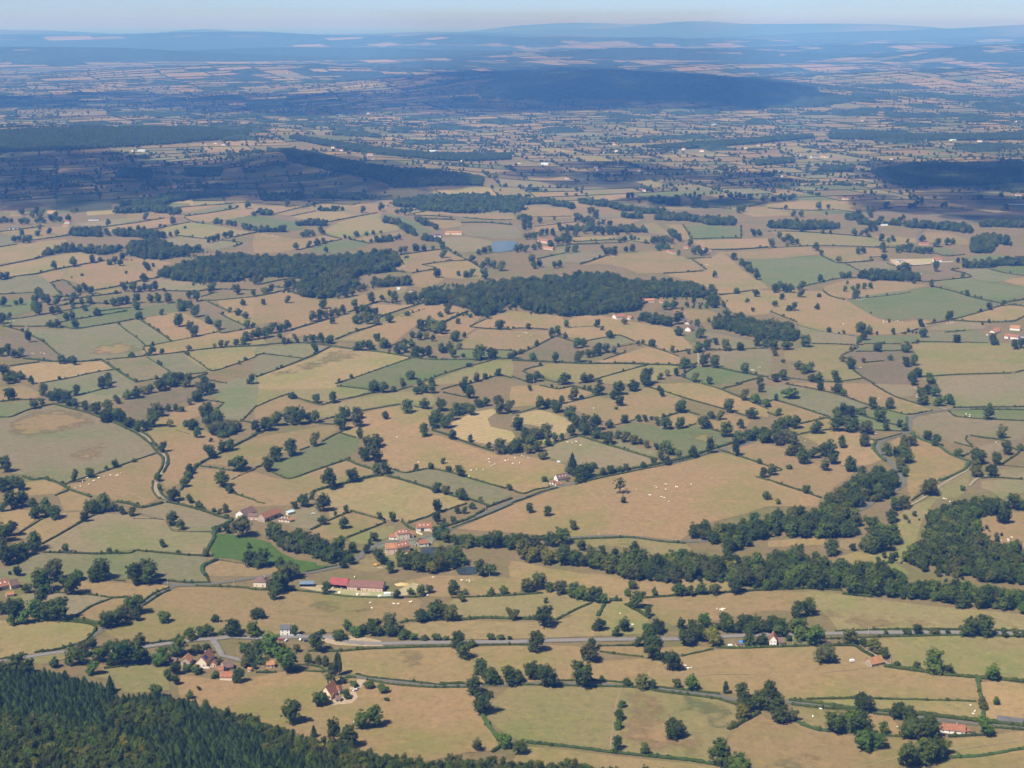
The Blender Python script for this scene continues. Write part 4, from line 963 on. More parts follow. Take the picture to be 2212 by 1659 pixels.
# ------------------------------------------------------------------ fields
FIELD_POLYS = []
def drape(poly, lift, step):
    """triangulated sheet over the land inside a ground polygon"""
    P = smooth_path(poly, step, True)
    xs = [p.x for p in P]; ys = [p.y for p in P]
    n = len(P)
    pts = [Vector((p.x, p.y)) for p in P]
    ptl = [(p.x, p.y) for p in P]
    x = min(xs) + step * 0.5
    while x < max(xs):
        y = min(ys) + step * 0.5
        while y < max(ys):
            if inside(x, y, ptl): pts.append(Vector((x, y)))
            y += step
        x += step
    vs, es, fs, *_ = delaunay_2d_cdt(pts, [(i, (i + 1) % n) for i in range(n)], [], 1, 1e-3)
    ax = np.array([v.x for v in vs]); ay = np.array([v.y for v in vs])
    az = height(ax, ay) + lift
    V = [(float(a), float(b), float(c)) for a, b, c in zip(ax, ay, az)]
    F = []
    for f in fs:
        a, b, c = (vs[k] for k in f[:3])
        F.append(tuple(f) if (b - a).cross(c - a) > 0 else tuple(reversed(f)))
    return V, F

for i, (code, pp) in enumerate(FIELDS):
    patch = code[0] == '~'; code = code[-1]
    g = [ground(X, Y) for X, Y in pp]
    yc = sum(p[1] for p in g) / len(g)
    lift = (0.06 + 0.02 * (i % 9)) * max(1, yc / 2000)
    if code in 'sSaX' or patch: lift += 0.1 * max(1, yc / 2000)
    V, F = drape(g, lift, max(14, 0.011 * yc))
    if not F: continue
    me = bpy.data.meshes.new('field'); me.from_pydata(V, [], F); me.update()
    for p in me.polygons: p.use_smooth = True
    me.materials.append(M['patch'] if patch else M['stubble'] if code == 'O' else M['field'])
    if patch:
        bp = np.array([(p.x, p.y) for p in smooth_path(g, 6, True)]); va = np.array([v[:2] for v in V])
        dd = np.sqrt(((va[:, None, :] - bp[None, :, :]) ** 2).sum(2)).min(1)
        me.attributes.new('rim', 'FLOAT', 'POINT').data.foreach_set('value', np.clip(dd / 32, 0, 1).astype(np.float32))
    nm = {'s': 'yard', 'S': 'gravel_drive', 'a': 'farmyard', 'X': 'slate_yard'}.get(code, 'field')
    o = link(bpy.data.objects.new(nm, me))
    c = FIELD_COL[code]; k = random.uniform(0.93, 1.07); h = random.uniform(-0.02, 0.02)
    o.color = (c[0] * k * (1 + h), c[1] * k, c[2] * k * (1 - h), 1)
    tag(o, kind='structure')
    FIELD_POLYS.append((g, lift))

def surface(x, y):
    z = 0.0
    for g, lift in FIELD_POLYS:
        if lift > z and inside(x, y, g): z = lift
    return hgt(x, y) + z

# ------------------------------------------------------------------ roads
M['trod'] = plain('trodden_grass', (0.25, 0.185, 0.10), 0.2, 0.5)
for i, (kind, w, pp) in enumerate(ROADS):
    g = smooth_path([ground(X, Y) for X, Y in pp], 9)
    mat = {'road': M['asphalt'], 'lane': M['lane'], 'track': M['dirt'], 'path': M['trod']}[kind]
    for part, width, lift, mm, nm in (('v', w + 2.6, 0.30 + 0.01 * (i % 5), M['kerb_grass'], 'verge'), ('r', w, 0.42 + 0.02 * (i % 5), mat, {'road': 'road', 'lane': 'lane', 'track': 'track', 'path': 'cattle_path'}[kind])):
        if kind == 'path' and part == 'v': continue
        b = MB()
        for k, p in enumerate(g):
            d = (g[min(k + 1, len(g) - 1)] - g[max(k - 1, 0)]).normalized()
            nrm = Vector((-d.y, d.x))
            jit = random.uniform(-0.35, 0.35) if part == 'v' or kind in ('track', 'path') else random.uniform(-0.12, 0.12)
            for s in (-1, 1):
                q = p + nrm * (s * (width / 2 + jit))
                b.v.append((q.x, q.y, hgt(q.x, q.y) + lift * max(1, p.y / 2400)))
            if k: 
                a = 2 * k
                b.f.append((a - 2, a, a + 1, a - 1))
        o = b.build(nm, mm)
        tag(o, kind='structure')

# ------------------------------------------------------------------ water
def water_mat():
    m, nt, b = new_mat('pond_water')
    b.inputs['Base Color'].default_value = (0.035, 0.045, 0.040, 1)
    b.inputs['Roughness'].default_value = 0.06
    b.inputs['Specular IOR Level'].default_value = 0.5
    bump = N(nt, 'ShaderNodeBump'); bump.inputs['Strength'].default_value = 0.08; bump.inputs['Distance'].default_value = 0.2
    nt.links.new(noise(nt, 0.8, 3, 0.5, world_pos(nt)), bump.inputs['Height'])
    nt.links.new(bump.outputs[0], b.inputs['Normal'])
    return m
M['water'] = water_mat()
M['sky_tinted_water'] = water_mat(); M['sky_tinted_water'].node_tree.nodes['Principled BSDF'].inputs['Base Color'].default_value = (0.075, 0.115, 0.125, 1)  # base colour brightened to stand in for reflected sky
def pond(pp, lab, mat='water'):
    g = smooth_path([ground(X, Y) for X, Y in pp], 4, True)
    z = max(hgt(p.x, p.y) for p in g) + 0.5
    b = MB(); b.v = [(p.x, p.y, z) for p in g]; b.f = [tuple(range(len(g)))]
    cr = Vector((g[1].x - g[0].x, g[1].y - g[0].y))
    o = b.build('pond', M[mat])
    me = o.data; bm = bmesh.new(); bm.from_mesh(me); bmesh.ops.recalc_face_normals(bm, faces=bm.faces)
    for f in bm.faces:
        if f.normal.z < 0: f.normal_flip()
    bm.to_mesh(me); bm.free()
    tag(o, lab, kind='structure')
pond([sheet(1, 3, *p) for p in ((1420, 1425), (1560, 1412), (1640, 1440), (1620, 1490), (1560, 1515), (1470, 1505))], 'dark mill pond beside the stone farm')
pond([sheet(1, 3, *p) for p in ((1730, 1600), (1800, 1585), (1880, 1582), (1905, 1640), (1760, 1650))], 'small muddy cattle pond in a tan pasture')
pond([(1972, 971), (2063, 969), (2064, 985), (2050, 1003), (1990, 1010), (1970, 1005)], 'bright blue reflecting fish pond between the far farms', 'sky_tinted_water')
LANDMARKS += [(1800, 2205, 'the mill pond'), (1865, 2285, 'the muddy cattle pond'), (2017, 990, 'the blue fish pond')]
# ------------------------------------------------------------------ tree shapes (unit width, base at the origin)
def set_tint(me, vals):
    at = me.attributes.new('tint', 'FLOAT', 'POINT')
    at.data.foreach_set('value', np.asarray(vals, np.float32))

def crown_mesh(name, seed, nclump, nleaf, leaf, hz=1.0, lo=0.03, sparse=1.0, core=0.62, narrow=1.0, lobes=5):
    """a crown of leaf clumps on several uneven lobes: ragged outline, gaps, light and dark clumps, round dark hearts"""
    rs = np.random.RandomState(seed)
    V = []; F = []; T = []
    cz = (lo + hz) / 2; rz = (hz - lo) / 2
    lob = [(np.array([0, 0, cz]), np.array([0.36 * narrow, 0.36 * narrow, rz * 0.9]))]
    for k in range(lobes):
        t = 2 * math.pi * (k + rs.rand() * 0.8) / lobes; q = 0.14 + 0.12 * rs.rand(); r = 0.20 + 0.10 * rs.rand()
        zc = cz + rz * (rs.rand() * 1.1 - 0.6)
        rv = min(r * 1.05 * (rz / 0.5), hz - zc, zc - lo + 0.05)
        lob.append((np.array([math.cos(t) * q * narrow, math.sin(t) * q * narrow, zc]), np.array([r * narrow, r * narrow, max(rv, 0.1)])))
    wts = np.array([l[1].prod() ** 0.66 for l in lob]); wts = wts / wts.sum()
    n = 0
    while n < nclump:
        c0, rad = lob[rs.choice(len(lob), p=wts)]
        d = rs.normal(size=3); d /= np.linalg.norm(d)
        if d[2] < -0.6 and rs.rand() < 0.6: continue
        c = c0 + d * rad * (0.62 + 0.38 * rs.rand() ** 0.5)
        n += 1
        cr = 0.055 + 0.075 * rs.rand(); tt = rs.rand()
        for _ in range(int(nleaf * sparse)):
            e = rs.normal(size=3); e /= np.linalg.norm(e)
            p = c + e * cr * (0.4 + 0.6 * rs.rand()) * np.array([1.15, 1.15, 0.85])
            nn = e * 0.8 + d * 0.5 + rs.normal(size=3) * 0.45 + np.array([0, 0, 0.35])
            nn /= np.linalg.norm(nn)
            u = np.cross(nn, rs.normal(size=3)); u /= np.linalg.norm(u); w = np.cross(nn, u)
            s = leaf * (0.6 + 0.8 * rs.rand()); i = len(V)
            V += [tuple(p - u * s), tuple(p - w * s * 0.7), tuple(p + u * s), tuple(p + w * s * 0.7)]
            F.append((i, i + 1, i + 2, i + 3))
            T += [min(1, max(0, tt * 0.8 + 0.2 * rs.rand()))] * 4
    for c0, rad in lob:                         # hearts of the lobes: lumpy closed bodies added to block light, tinted dark
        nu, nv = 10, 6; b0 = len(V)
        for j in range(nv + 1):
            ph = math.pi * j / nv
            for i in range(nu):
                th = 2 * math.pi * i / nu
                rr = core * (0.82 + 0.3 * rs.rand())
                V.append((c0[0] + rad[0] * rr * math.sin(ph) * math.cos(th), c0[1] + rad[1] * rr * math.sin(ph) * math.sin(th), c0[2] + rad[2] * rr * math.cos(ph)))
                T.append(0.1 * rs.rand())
        for j in range(nv):
            for i in range(nu):
                a = b0 + j * nu + i; b = b0 + j * nu + (i + 1) % nu
                F.append((a, a + nu, b + nu, b))
    me = bpy.data.meshes.new(name); me.from_pydata(V, [], F)
    set_tint(me, T)
    me.materials.append(M['leaf_d']); me.update()
    return me

def trunk_mesh(name, seed, h=0.62, r=0.034):
    rs = random.Random(seed); b = MB()
    b.tube((0, 0, -0.05), (0.01, 0.0, h * 0.45), r * 1.35, r * 0.85, 8)
    b.tube((0.01, 0, h * 0.43), (0.02, 0.02, h), r * 0.85, r * 0.35, 7)
    for k in range(5):
        t = 2 * math.pi * (k + rs.random() * 0.6) / 5
        z0 = h * (0.42 + 0.1 * k / 5)
        b.tube((0.01, 0, z0), (0.27 * math.cos(t), 0.27 * math.sin(t), z0 + 0.2 + 0.1 * rs.random()), r * 0.5, r * 0.16, 6)
    return b.mesh(name, M['bark'])

def conifer_mesh(name, seed, tiers=15, arms=9):
    """spruce: tiers of drooping sprays, each of a few separate fans"""
    rs = random.Random(seed); b = MB(); T = []
    for j in range(tiers):
        f = j / (tiers - 1)
        z = 0.08 + 0.84 * f
        R = 0.5 * (1 - f ** 1.9) ** 0.8 * rs.uniform(0.82, 1.1) + 0.035
        off = rs.random() * 6
        for k in range(arms):
            t = off + 2 * math.pi * k / arms + rs.uniform(-0.2, 0.2)
            L = R * rs.uniform(0.7, 1.15); c, s = math.cos(t), math.sin(t); q = rs.random()
            for m in range(3):
                a0 = L * (0.22 + 0.26 * m); a1 = a0 + L * 0.36; wd = (0.5 * R + 0.03) * (0.85 - 0.2 * m) * rs.uniform(0.7, 1.2)
                z0 = z + 0.03 - 0.05 * (a0 / 0.5); z1 = z - 0.02 - 0.10 * (a1 / 0.5) - rs.uniform(0, 0.02)
                i = len(b.v)
                b.v += [(c * a0, s * a0, z0), (c * (a0 + a1) / 2 - s * wd / 2, s * (a0 + a1) / 2 + c * wd / 2, (z0 + z1) / 2 - 0.012), (c * a1, s * a1, z1), (c * (a0 + a1) / 2 + s * wd / 2, s * (a0 + a1) / 2 - c * wd / 2, (z0 + z1) / 2 - 0.012)]
                b.f.append((i, i + 1, i + 2, i + 3)); q2 = min(1, 0.55 * q + 0.45 * f); T += [q2 * 0.5, q2 * 0.8, min(1, q2 + 0.15 * m), q2 * 0.8]  # tint rises with height: lit tops put into the needle colour
    i = len(b.v); n = 9
    b.v += [(0.27 * math.cos(2 * math.pi * k / n), 0.27 * math.sin(2 * math.pi * k / n), 0.06) for k in range(n)] + [(0.17 * math.cos(2 * math.pi * k / n), 0.17 * math.sin(2 * math.pi * k / n), 0.6) for k in range(n)] + [(0, 0, 0.96)]
    b.f += [(i + k, i + (k + 1) % n, i + n + (k + 1) % n, i + n + k) for k in range(n)] + [(i + n + k, i + n + (k + 1) % n, i + 2 * n) for k in range(n)]
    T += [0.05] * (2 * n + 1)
    me = b.mesh(name, M['needle']); set_tint(me, T)
    return me

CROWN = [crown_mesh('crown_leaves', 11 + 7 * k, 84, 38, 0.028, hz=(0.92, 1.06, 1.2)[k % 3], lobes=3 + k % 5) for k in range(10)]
SPARSE = [crown_mesh('crown_leaves_thin', 41 + k, 40, 26, 0.027, hz=1.15, lo=0.25, core=0.3) for k in range(2)]
BUSHM = [crown_mesh('bush_leaves', 61 + k, 44, 34, 0.036, hz=0.72, lo=0.0, core=0.75) for k in range(3)]
POPLAR = crown_mesh('poplar_leaves', 71, 110, 30, 0.045, hz=4.6, lo=0.1, core=0.8, narrow=1.0, lobes=9)
WILLOW = crown_mesh('willow_leaves', 81, 66, 44, 0.026, hz=0.95, lo=0.0, core=0.6)
LOW = [crown_mesh('far_crown_leaves', 91 + k, 26, 16, 0.062, hz=1.0 + 0.08 * k, core=0.72) for k in range(4)]
TRUNK = [trunk_mesh('trunk', 5 + k) for k in range(3)]
SPRUCE = [conifer_mesh('spruce_needles', 3 + k) for k in range(4)]
SPRUCE_TRUNK = None
_b = MB(); _b.tube((0, 0, -0.04), (0, 0, 0.9), 0.022, 0.004, 7); SPRUCE_TRUNK = _b.mesh('spruce_trunk', M['bark'])

TONE = {'d': 'leaf_d', 'g': 'leaf_g', 'o': 'leaf_o', 'p': 'leaf_p', 'y': 'leaf_y', 'm': 'leaf_m'}
TONE_WORD = {'d': 'dark green', 'g': 'bright green', 'o': 'olive green', 'p': 'pale grey-green', 'y': 'yellow-green', 'm': 'mid green'}

def put_material(o, mat):
    o.material_slots[0].link = 'OBJECT'; o.material_slots[0].material = mat

STUFF_TREES = []                  # (x, y, width, height factor, tone) beyond the count of single trees
def add_tree(X, Y, w, fl):
    x, y = ground(X, Y)
    s = w / px_per_m(x, y)
    tone = next((c for c in fl if c in TONE), 'm')
    r = random.Random(int(X * 7 + Y * 13))
    sz = s * r.uniform(1.0, 1.16)
    size = 'small' if s < 8 else 'medium' if s < 13 else 'large' if s < 19 else 'huge'
    col = TONE_WORD[tone]
    if 'c' in fl:
        name, crown, trunk, cat, grp = 'spruce_tree', r.choice(SPRUCE), SPRUCE_TRUNK, 'conifer', 'single conifers in the valley'
        desc = f'{size} dark pointed conifer'; mat = M['needle']; sz = s * 2.0
    elif 'P' in fl:
        name, crown, trunk, cat, grp = 'poplar_tree', POPLAR, TRUNK[0], 'poplar', 'poplars beside the villa'
        desc = 'tall narrow column-shaped dark poplar'; mat = M['leaf_d']; sz = s * 1.15
    elif 'w' in fl:
        name, crown, trunk, cat, grp = 'willow_tree', WILLOW, r.choice(TRUNK), 'willow', 'pale weeping trees'
        desc = f'{size} {col} weeping tree'; mat = M[TONE[tone]]
    elif 'b' in fl:
        name, crown, trunk, cat, grp = 'bush', r.choice(BUSHM), None, 'bush', 'bushes by roads and hedges'
        desc = f'low rounded {col} bush'; mat = M[TONE[tone]]
    elif 's' in fl:
        name, crown, trunk, cat, grp = 'broadleaf_tree', r.choice(SPARSE), r.choice(TRUNK), 'tree', 'broadleaf trees of the pastures'
        desc = f'{size} thin-leaved {col} tree'; mat = M[TONE['p']]
    else:
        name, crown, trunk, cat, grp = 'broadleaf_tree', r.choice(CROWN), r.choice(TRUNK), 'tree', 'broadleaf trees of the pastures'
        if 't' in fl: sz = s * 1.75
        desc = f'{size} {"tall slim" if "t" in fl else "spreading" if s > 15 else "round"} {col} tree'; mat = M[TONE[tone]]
    root = empty(name, (x, y, hgt(x, y) - 0.1), r.uniform(0, 6.28))
    sx = r.uniform(0.94, 1.08); root.scale = (s * sx * 1.12, s * 1.12 * (2.02 - sx), sz)
    c = link(bpy.data.objects.new('crown' if trunk else 'foliage', crown), root)
    put_material(c, mat)
    if trunk: link(bpy.data.objects.new('trunk', trunk), root)
    later(root, desc, cat, grp, X, Y - w * 0.5)

_special = [t for t in TREES if any(ch in t[3] for ch in 'cPwb')]
_broad = sorted([t for t in TREES if not any(ch in t[3] for ch in 'cPwb')], key=lambda t: -t[2])
_split = []
for X, Y, w, fl in _broad:            # a lump wider than one tree is a group of trees
    x, y = ground(X, Y); s_ = w / px_per_m(x, y)
    if s_ > 21:
        n_ = 3 if s_ > 29 else 2
        for q in range(n_):
            f_ = (q + 0.5) / n_ - 0.5
            _split.append((X + f_ * w * 1.0, Y - (0.10 * w if q == 1 else 0), w * (0.66 if n_ == 2 else 0.54), fl if q != 1 else fl.replace('d', 'm')))
    else: _split.append((X, Y, w, fl))
_broad = sorted(_split, key=lambda t: -t[2])
for t in _special + _broad[:300]: add_tree(*t)
for X, Y, w, fl in _broad[300:]:
    x, y = ground(X, Y)
    tone = next((c for c in fl if c in TONE), 'm')
    STUFF_TREES.append((x, y, 1.04 * w / px_per_m(x, y), 1.7 if 't' in fl else random.uniform(0.92, 1.1), tone))

# ------------------------------------------------------------------ masses of trees: one object each, kind stuff
def source_collection(name, meshes, mats):
    c = bpy.data.collections.new(name)
    for i, (me, mat) in enumerate(zip(meshes, mats)):
        o = bpy.data.objects.new(f'{name}_{i:02d}', me)
        c.objects.link(o)
        put_material(o, mat)
    return c
CROWN6 = CROWN[:6]
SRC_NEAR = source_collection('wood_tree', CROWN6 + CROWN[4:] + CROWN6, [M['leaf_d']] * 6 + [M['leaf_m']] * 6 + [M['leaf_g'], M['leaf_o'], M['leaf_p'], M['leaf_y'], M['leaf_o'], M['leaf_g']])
SRC_FAR = source_collection('far_tree', LOW * 3, [M['leaf_d']] * 4 + [M['leaf_m']] * 4 + [M['leaf_g'], M['leaf_o'], M['leaf_d'], M['leaf_m']])
SRC_SPRUCE = source_collection('plantation_tree', SPRUCE, [M['needle']] * 4)

def scatter_tree():
    ng = bpy.data.node_groups.new('stand_of_trees', 'GeometryNodeTree')
    ng.interface.new_socket('Geometry', in_out='INPUT', socket_type='NodeSocketGeometry')
    ng.interface.new_socket('Trees', in_out='INPUT', socket_type='NodeSocketCollection')
    ng.interface.new_socket('Geometry', in_out='OUTPUT', socket_type='NodeSocketGeometry')
    n = ng.nodes; L = ng.links
    gi = n.new('NodeGroupInput'); go = n.new('NodeGroupOutput')
    ci = n.new('GeometryNodeCollectionInfo'); ci.inputs['Separate Children'].default_value = True; ci.inputs['Reset Children'].default_value = True
    L.new(gi.outputs['Trees'], ci.inputs['Collection'])
    iop = n.new('GeometryNodeInstanceOnPoints'); iop.inputs['Pick Instance'].default_value = True
    L.new(gi.outputs['Geometry'], iop.inputs['Points']); L.new(ci.outputs[0], iop.inputs['Instance'])
    def attr(name, t):
        a = n.new('GeometryNodeInputNamedAttribute'); a.data_type = t; a.inputs['Name'].default_value = name
        return a.outputs['Attribute']
    L.new(attr('pick', 'INT'), iop.inputs['Instance Index'])
    L.new(attr('turn', 'FLOAT_VECTOR'), iop.inputs['Rotation'])
    L.new(attr('size', 'FLOAT_VECTOR'), iop.inputs['Scale'])
    L.new(iop.outputs[0], go.inputs[0])
    return ng
SCATTER = scatter_tree()

def stand(name, label, pts, picks, sizes, coll):
    """pts: ground positions; sizes: (width, height) each"""
    xs = np.array([p[0] for p in pts]); ys = np.array([p[1] for p in pts])
    zs = height(xs, ys) - 0.2
    me = bpy.data.meshes.new(name)
    me.from_pydata([(float(a), float(b), float(c)) for a, b, c in zip(xs, ys, zs)], [], [])
    n = len(pts)
    me.attributes.new('pick', 'INT', 'POINT').data.foreach_set('value', np.asarray(picks, np.int32))
    rot = np.zeros((n, 3), np.float32); rot[:, 2] = np.random.rand(n) * 6.28
    me.attributes.new('turn', 'FLOAT_VECTOR', 'POINT').data.foreach_set('vector', rot.ravel())
    sz = np.array([(w, w, h) for w, h in sizes], np.float32)
    me.attributes.new('size', 'FLOAT_VECTOR', 'POINT').data.foreach_set('vector', sz.ravel())
    o = link(bpy.data.objects.new(name, me))
    md = o.modifiers.new('trees', 'NODES'); md.node_group = SCATTER
    md['Socket_1'] = coll
    tag(o, label, kind='stuff')
    return o

def fill(poly, spacing, fray=0.0):
    """jittered rows of points in a ground polygon; fray: how far the rim wanders in and out"""
    xs = [p[0] for p in poly]; ys = [p[1] for p in poly]; out = []
    ph = xs[0] * 0.01
    def inside_(x, y, q):
        if fray:
            x += fray * (math.sin(y / 17 + ph) * 0.6 + math.sin(x / 11 - y / 29 + ph) * 0.5); y += fray * (math.sin(x / 19 + ph) * 0.6 + math.sin(x / 31 + y / 13) * 0.5)
        return inside(x, y, q)
    x = min(xs) - fray
    row = 0
    while x <= max(xs) + fray:
        y = min(ys) - fray + (spacing / 2 if row % 2 else 0)
        while y <= max(ys) + fray:
            px, py = x + random.uniform(-0.38, 0.38) * spacing, y + random.uniform(-0.38, 0.38) * spacing
            if inside_(px, py, poly): out.append((px, py))
            y += spacing
        x += spacing * 0.9; row += 1
    return out

def tone_pick(tone, near=True):
    r = random.random()
    if near:
        if tone == 'd': return random.randrange(6) if r < 0.48 else 6 + random.randrange(6) if r < 0.86 else 12 + random.randrange(6)
        if tone == 'm': return random.randrange(6) if r < 0.40 else 6 + random.randrange(6) if r < 0.78 else 12 + random.randrange(6)
        if tone == 'p': return 14 if r < 0.6 else 6 + random.randrange(6)
        if tone == 'o': return 13 if r < 0.5 else 6 + random.randrange(6)
        if tone == 'g': return 12 if r < 0.7 else 17
        if tone == 'y': return 15
    return random.randrange(4) if (tone == 'd' and r < 0.55) or r < 0.35 else 4 + random.randrange(4) if r < 0.9 else 8 + random.randrange(4)

def zone_tone(tone, x, y):
    v = math.sin(x / 37 + 1.7) * math.sin(y / 61 + 0.6) + 0.7 * math.sin((x + 0.5 * y) / 29) + random.uniform(-0.3, 0.3)
    return 'm' if v > -0.1 and tone == 'd' else 'p' if v < -0.95 else 'o' if v > 1.15 else tone
for i, (sp, wpx, tone, pp) in enumerate(WOODS):
    g = [ground(X, Y) for X, Y in pp]
    yc = sum(p[1] for p in g) / len(g); xc = sum(p[0] for p in g) / len(g)
    w = wpx / px_per_m(xc, yc)
    w = min(max(w, 7.5), 12.5)
    raw = fill(g, max(w * 0.66, 5.6), 9.0 if yc < 3000 else 14.0); pt = []; szs = []; tn = []
    def gap(x, y): return math.sin(x / 41 + i) * math.sin(y / 53 + 2 * i) + 0.6 * math.sin((x - y) / 23 + i) < -0.80
    for x, y in raw:
        s = w * random.uniform(0.5, 1.45); h = s * random.uniform(0.85, 1.2)
        if not inside(*to_px(x, y, hgt(x, y) + h * 0.12), pp): continue
        if len(raw) > 350 and gap(x, y) and random.random() < 0.8: continue
        pt.append((x, y)); szs.append((s, h))
    if len(pt) < 0.3 * len(raw) or len(pt) < 4:
        pt = raw if len(raw) > 3 else [(p[0], p[1]) for p in g]
        szs = [(w * random.uniform(0.6, 1.15), w * random.uniform(0.6, 1.1)) for _ in pt]
    if len(pt) > 250:                 # scrub straggling out of the rim
        for x, y in fill(g, 11, 34.0):
            if not inside(x, y, g) or random.random() < 0.05:
                pt.append((x, y)); s = random.uniform(2.5, 7); szs.append((s, s * 0.95))
    near = yc < 4200
    big = len(pt) > 160
    o = stand('wood' if big else 'tree_belt', None, pt, [tone_pick(zone_tone(tone, x, y), near) for x, y in pt], szs, SRC_NEAR if near else SRC_FAR)
    cx = sum(p[0] for p in pp) / len(pp); cy = sum(p[1] for p in pp) / len(pp)
    later(o, ('broad dense green wood' if big else 'narrow dense belt of green trees'), 'wood' if big else 'tree belt', None, cx, cy)

# the spruce plantation on the near slope
edge = [sheet(0, 4, *p) for p in ((-160, 860), (130, 850), (300, 880), (500, 890), (740, 940), (860, 1015), (960, 1015), (1000, 1095), (1350, 1085), (1640, 1125), (1880, 1195), (2212, 1290), (2540, 1420), (2850, 1490), (3200, 1590), (3600, 1640), (4000, 1645), (4424, 1640), (5000, 1690), (5300, 1725), (5900, 1780))]
eg = [ground(X, Y) for X, Y in edge]
forest = eg + [(eg[-1][0], 760), (-520, 700), (-620, 900), (eg[0][0] - 60, eg[0][1])]
fp = fill(forest, 4.9)
conif, leafy = [], []
for x, y in fp:
    v = math.sin(x / 61 + 1.0) * math.sin(y / 47 + 0.4) + 0.6 * math.sin((x + y) / 33) + random.uniform(-0.25, 0.25)
    X, Y = to_px(x, y, hgt(x, y) + 10)
    if X > 1050 and Y < 3120 and v > -0.6: leafy.append((x, y))
    elif v > 0.28: leafy.append((x, y))
    elif 430 < X < 720 and 2790 < Y < 2880: leafy.append((x, y))
    else: conif.append((x, y))
leafy = [p for k, p in enumerate(leafy) if k % 2 == 0]
seen = []
rest = []
for x, y in conif:
    X, Y = to_px(x, y, hgt(x, y) + 12)
    (seen if 0 < X < 4096 and Y < 3072 else rest).append((x, y))
random.shuffle(seen)
seen.sort(key=lambda p: p[1])
single = seen[:300]; rest += seen[300:]
for x, y in single:
    s = random.uniform(5.6, 9.2); h = random.uniform(7, 11.5)
    root = empty('spruce_tree', (x, y, hgt(x, y) - 0.2), random.uniform(0, 6.28)); root.scale = (s, s, h)
    link(bpy.data.objects.new('crown', random.choice(SPRUCE)), root)
    link(bpy.data.objects.new('trunk', SPRUCE_TRUNK), root)
    tag(root, 'dark spruce standing among others in the near hillside plantation', 'conifer', 'spruces of the near hillside plantation')
stand('conifer_forest', 'dark dense spruce plantation covering the near hillside', rest, [random.randrange(4) for _ in rest], [(random.uniform(5.6, 9.4), random.uniform(7, 12)) for _ in rest], SRC_SPRUCE)
stand('broadleaf_thicket', 'green broadleaf trees mixed into the near hillside forest', leafy, [tone_pick('m') for _ in leafy], [(random.uniform(5.5, 10), random.uniform(6.5, 11)) for _ in leafy], SRC_NEAR)
LANDMARKS += [(350, 2850, 'the near spruce forest'), (1500, 3040, 'the near forest edge')]

# ------------------------------------------------------------------ hedges
def hedge(kind, pp):
    g0 = [ground(X, Y) for X, Y in pp]
    yc = sum(p[1] for p in g0) / len(g0)
    step = 1.7 if yc < 2300 else 2.6 if yc < 3200 else 4
    g = smooth_path(g0, step)
    W, Hh = {'n': (2.0, 1.55), 't': (3.0, 2.3), 'g': (3.4, 2.0), 'f': (1.1, 0.9)}[kind]
    if yc > 2600: W *= 1.4; Hh *= 1.35
    b = MB(); T = []
    prof = ((-0.5, 0.0), (-0.52, 0.55), (-0.3, 0.98), (0.3, 1.0), (0.52, 0.55), (0.5, 0.0))
    r = random.Random(int(pp[0][0] * 3 + pp[0][1]))
    sw = r.uniform(0.85, 1.15)
    for k, p in enumerate(g):
        d = (g[min(k + 1, len(g) - 1)] - g[max(k - 1, 0)])
        d = d.normalized() if d.length > 1e-6 else Vector((1, 0))
        nrm = Vector((-d.y, d.x)); z = hgt(p.x, p.y)
        big = 1.0 + (0.9 if r.random() < 0.05 else 0.0)
        hh = Hh * sw * r.uniform(0.72, 1.28) * big; ww = W * sw * r.uniform(0.75, 1.25) * (1 + 0.4 * (big - 1))
        tt = r.random()
        for u, v in prof:
            q = p + nrm * (u * ww + r.uniform(-0.15, 0.15)) + d * r.uniform(-0.4, 0.4)
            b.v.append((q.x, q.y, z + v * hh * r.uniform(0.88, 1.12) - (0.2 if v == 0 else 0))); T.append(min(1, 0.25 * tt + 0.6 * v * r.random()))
        if k:
            a = 6 * k
            for j in range(5):
                b.f.append((a - 6 + j, a + j, a + j + 1, a - 5 + j))
    b.f.append((0, 1, 2, 3, 4, 5)); e = len(b.v); b.f.append((e - 1, e - 2, e - 3, e - 4, e - 5, e - 6))
    mat = {'n': M['hedge'], 't': M['hedge'], 'g': M['hedge_green'], 'f': M['hedge_dry']}[kind]
    me = b.mesh('hedge', mat); set_tint(me, T)
    return link(bpy.data.objects.new('hedge', me)), g

def hl(pp):
    return sum(math.hypot(pp[i + 1][0] - pp[i][0], pp[i + 1][1] - pp[i][1]) for i in range(len(pp) - 1))
for k, (kind, pp) in enumerate(sorted(HEDGES, key=lambda h: -hl(h[1]) * (h[1][0][1] / 1500))):
    o, g = hedge(kind, pp)
    m = pp[len(pp) // 2]
    later(o, {'n': 'clipped dark field hedge', 't': 'thick overgrown field hedge', 'g': 'broad leafy green hedge', 'f': 'thin dry grassy fence line'}[kind], 'hedge', 'hedges between the pastures', m[0], m[1])
shr, shs = [], []
rq = random.Random(9)
for kind, pp in HEDGES:
    g = [ground(X, Y) for X, Y in pp]
    ym = sum(p[1] for p in pp) / len(pp)
    for k in range(len(g) - 1):
        (x0, y0), (x1, y1) = g[k], g[k + 1]; L = math.hypot(x1 - x0, y1 - y0)
        if kind != 'f':
            for _ in range(int(L / 9 * rq.random())):
                t = rq.random(); shr.append((x0 + (x1 - x0) * t + rq.uniform(-0.8, 0.8), y0 + (y1 - y0) * t + rq.uniform(-0.8, 0.8))); s_ = rq.uniform(1.6, 4.2); shs.append((s_ * 1.2, s_))
        if ym < 1560:
            for _ in range(int(L / 48 * rq.choice((0, 0, 0.6, 1, 1.5)) + rq.random() * 0.5)):
                t = rq.random(); STUFF_TREES.append((x0 + (x1 - x0) * t, y0 + (y1 - y0) * t, rq.uniform(4, 7.5), rq.uniform(0.9, 1.15), rq.choice('ddmmp')))
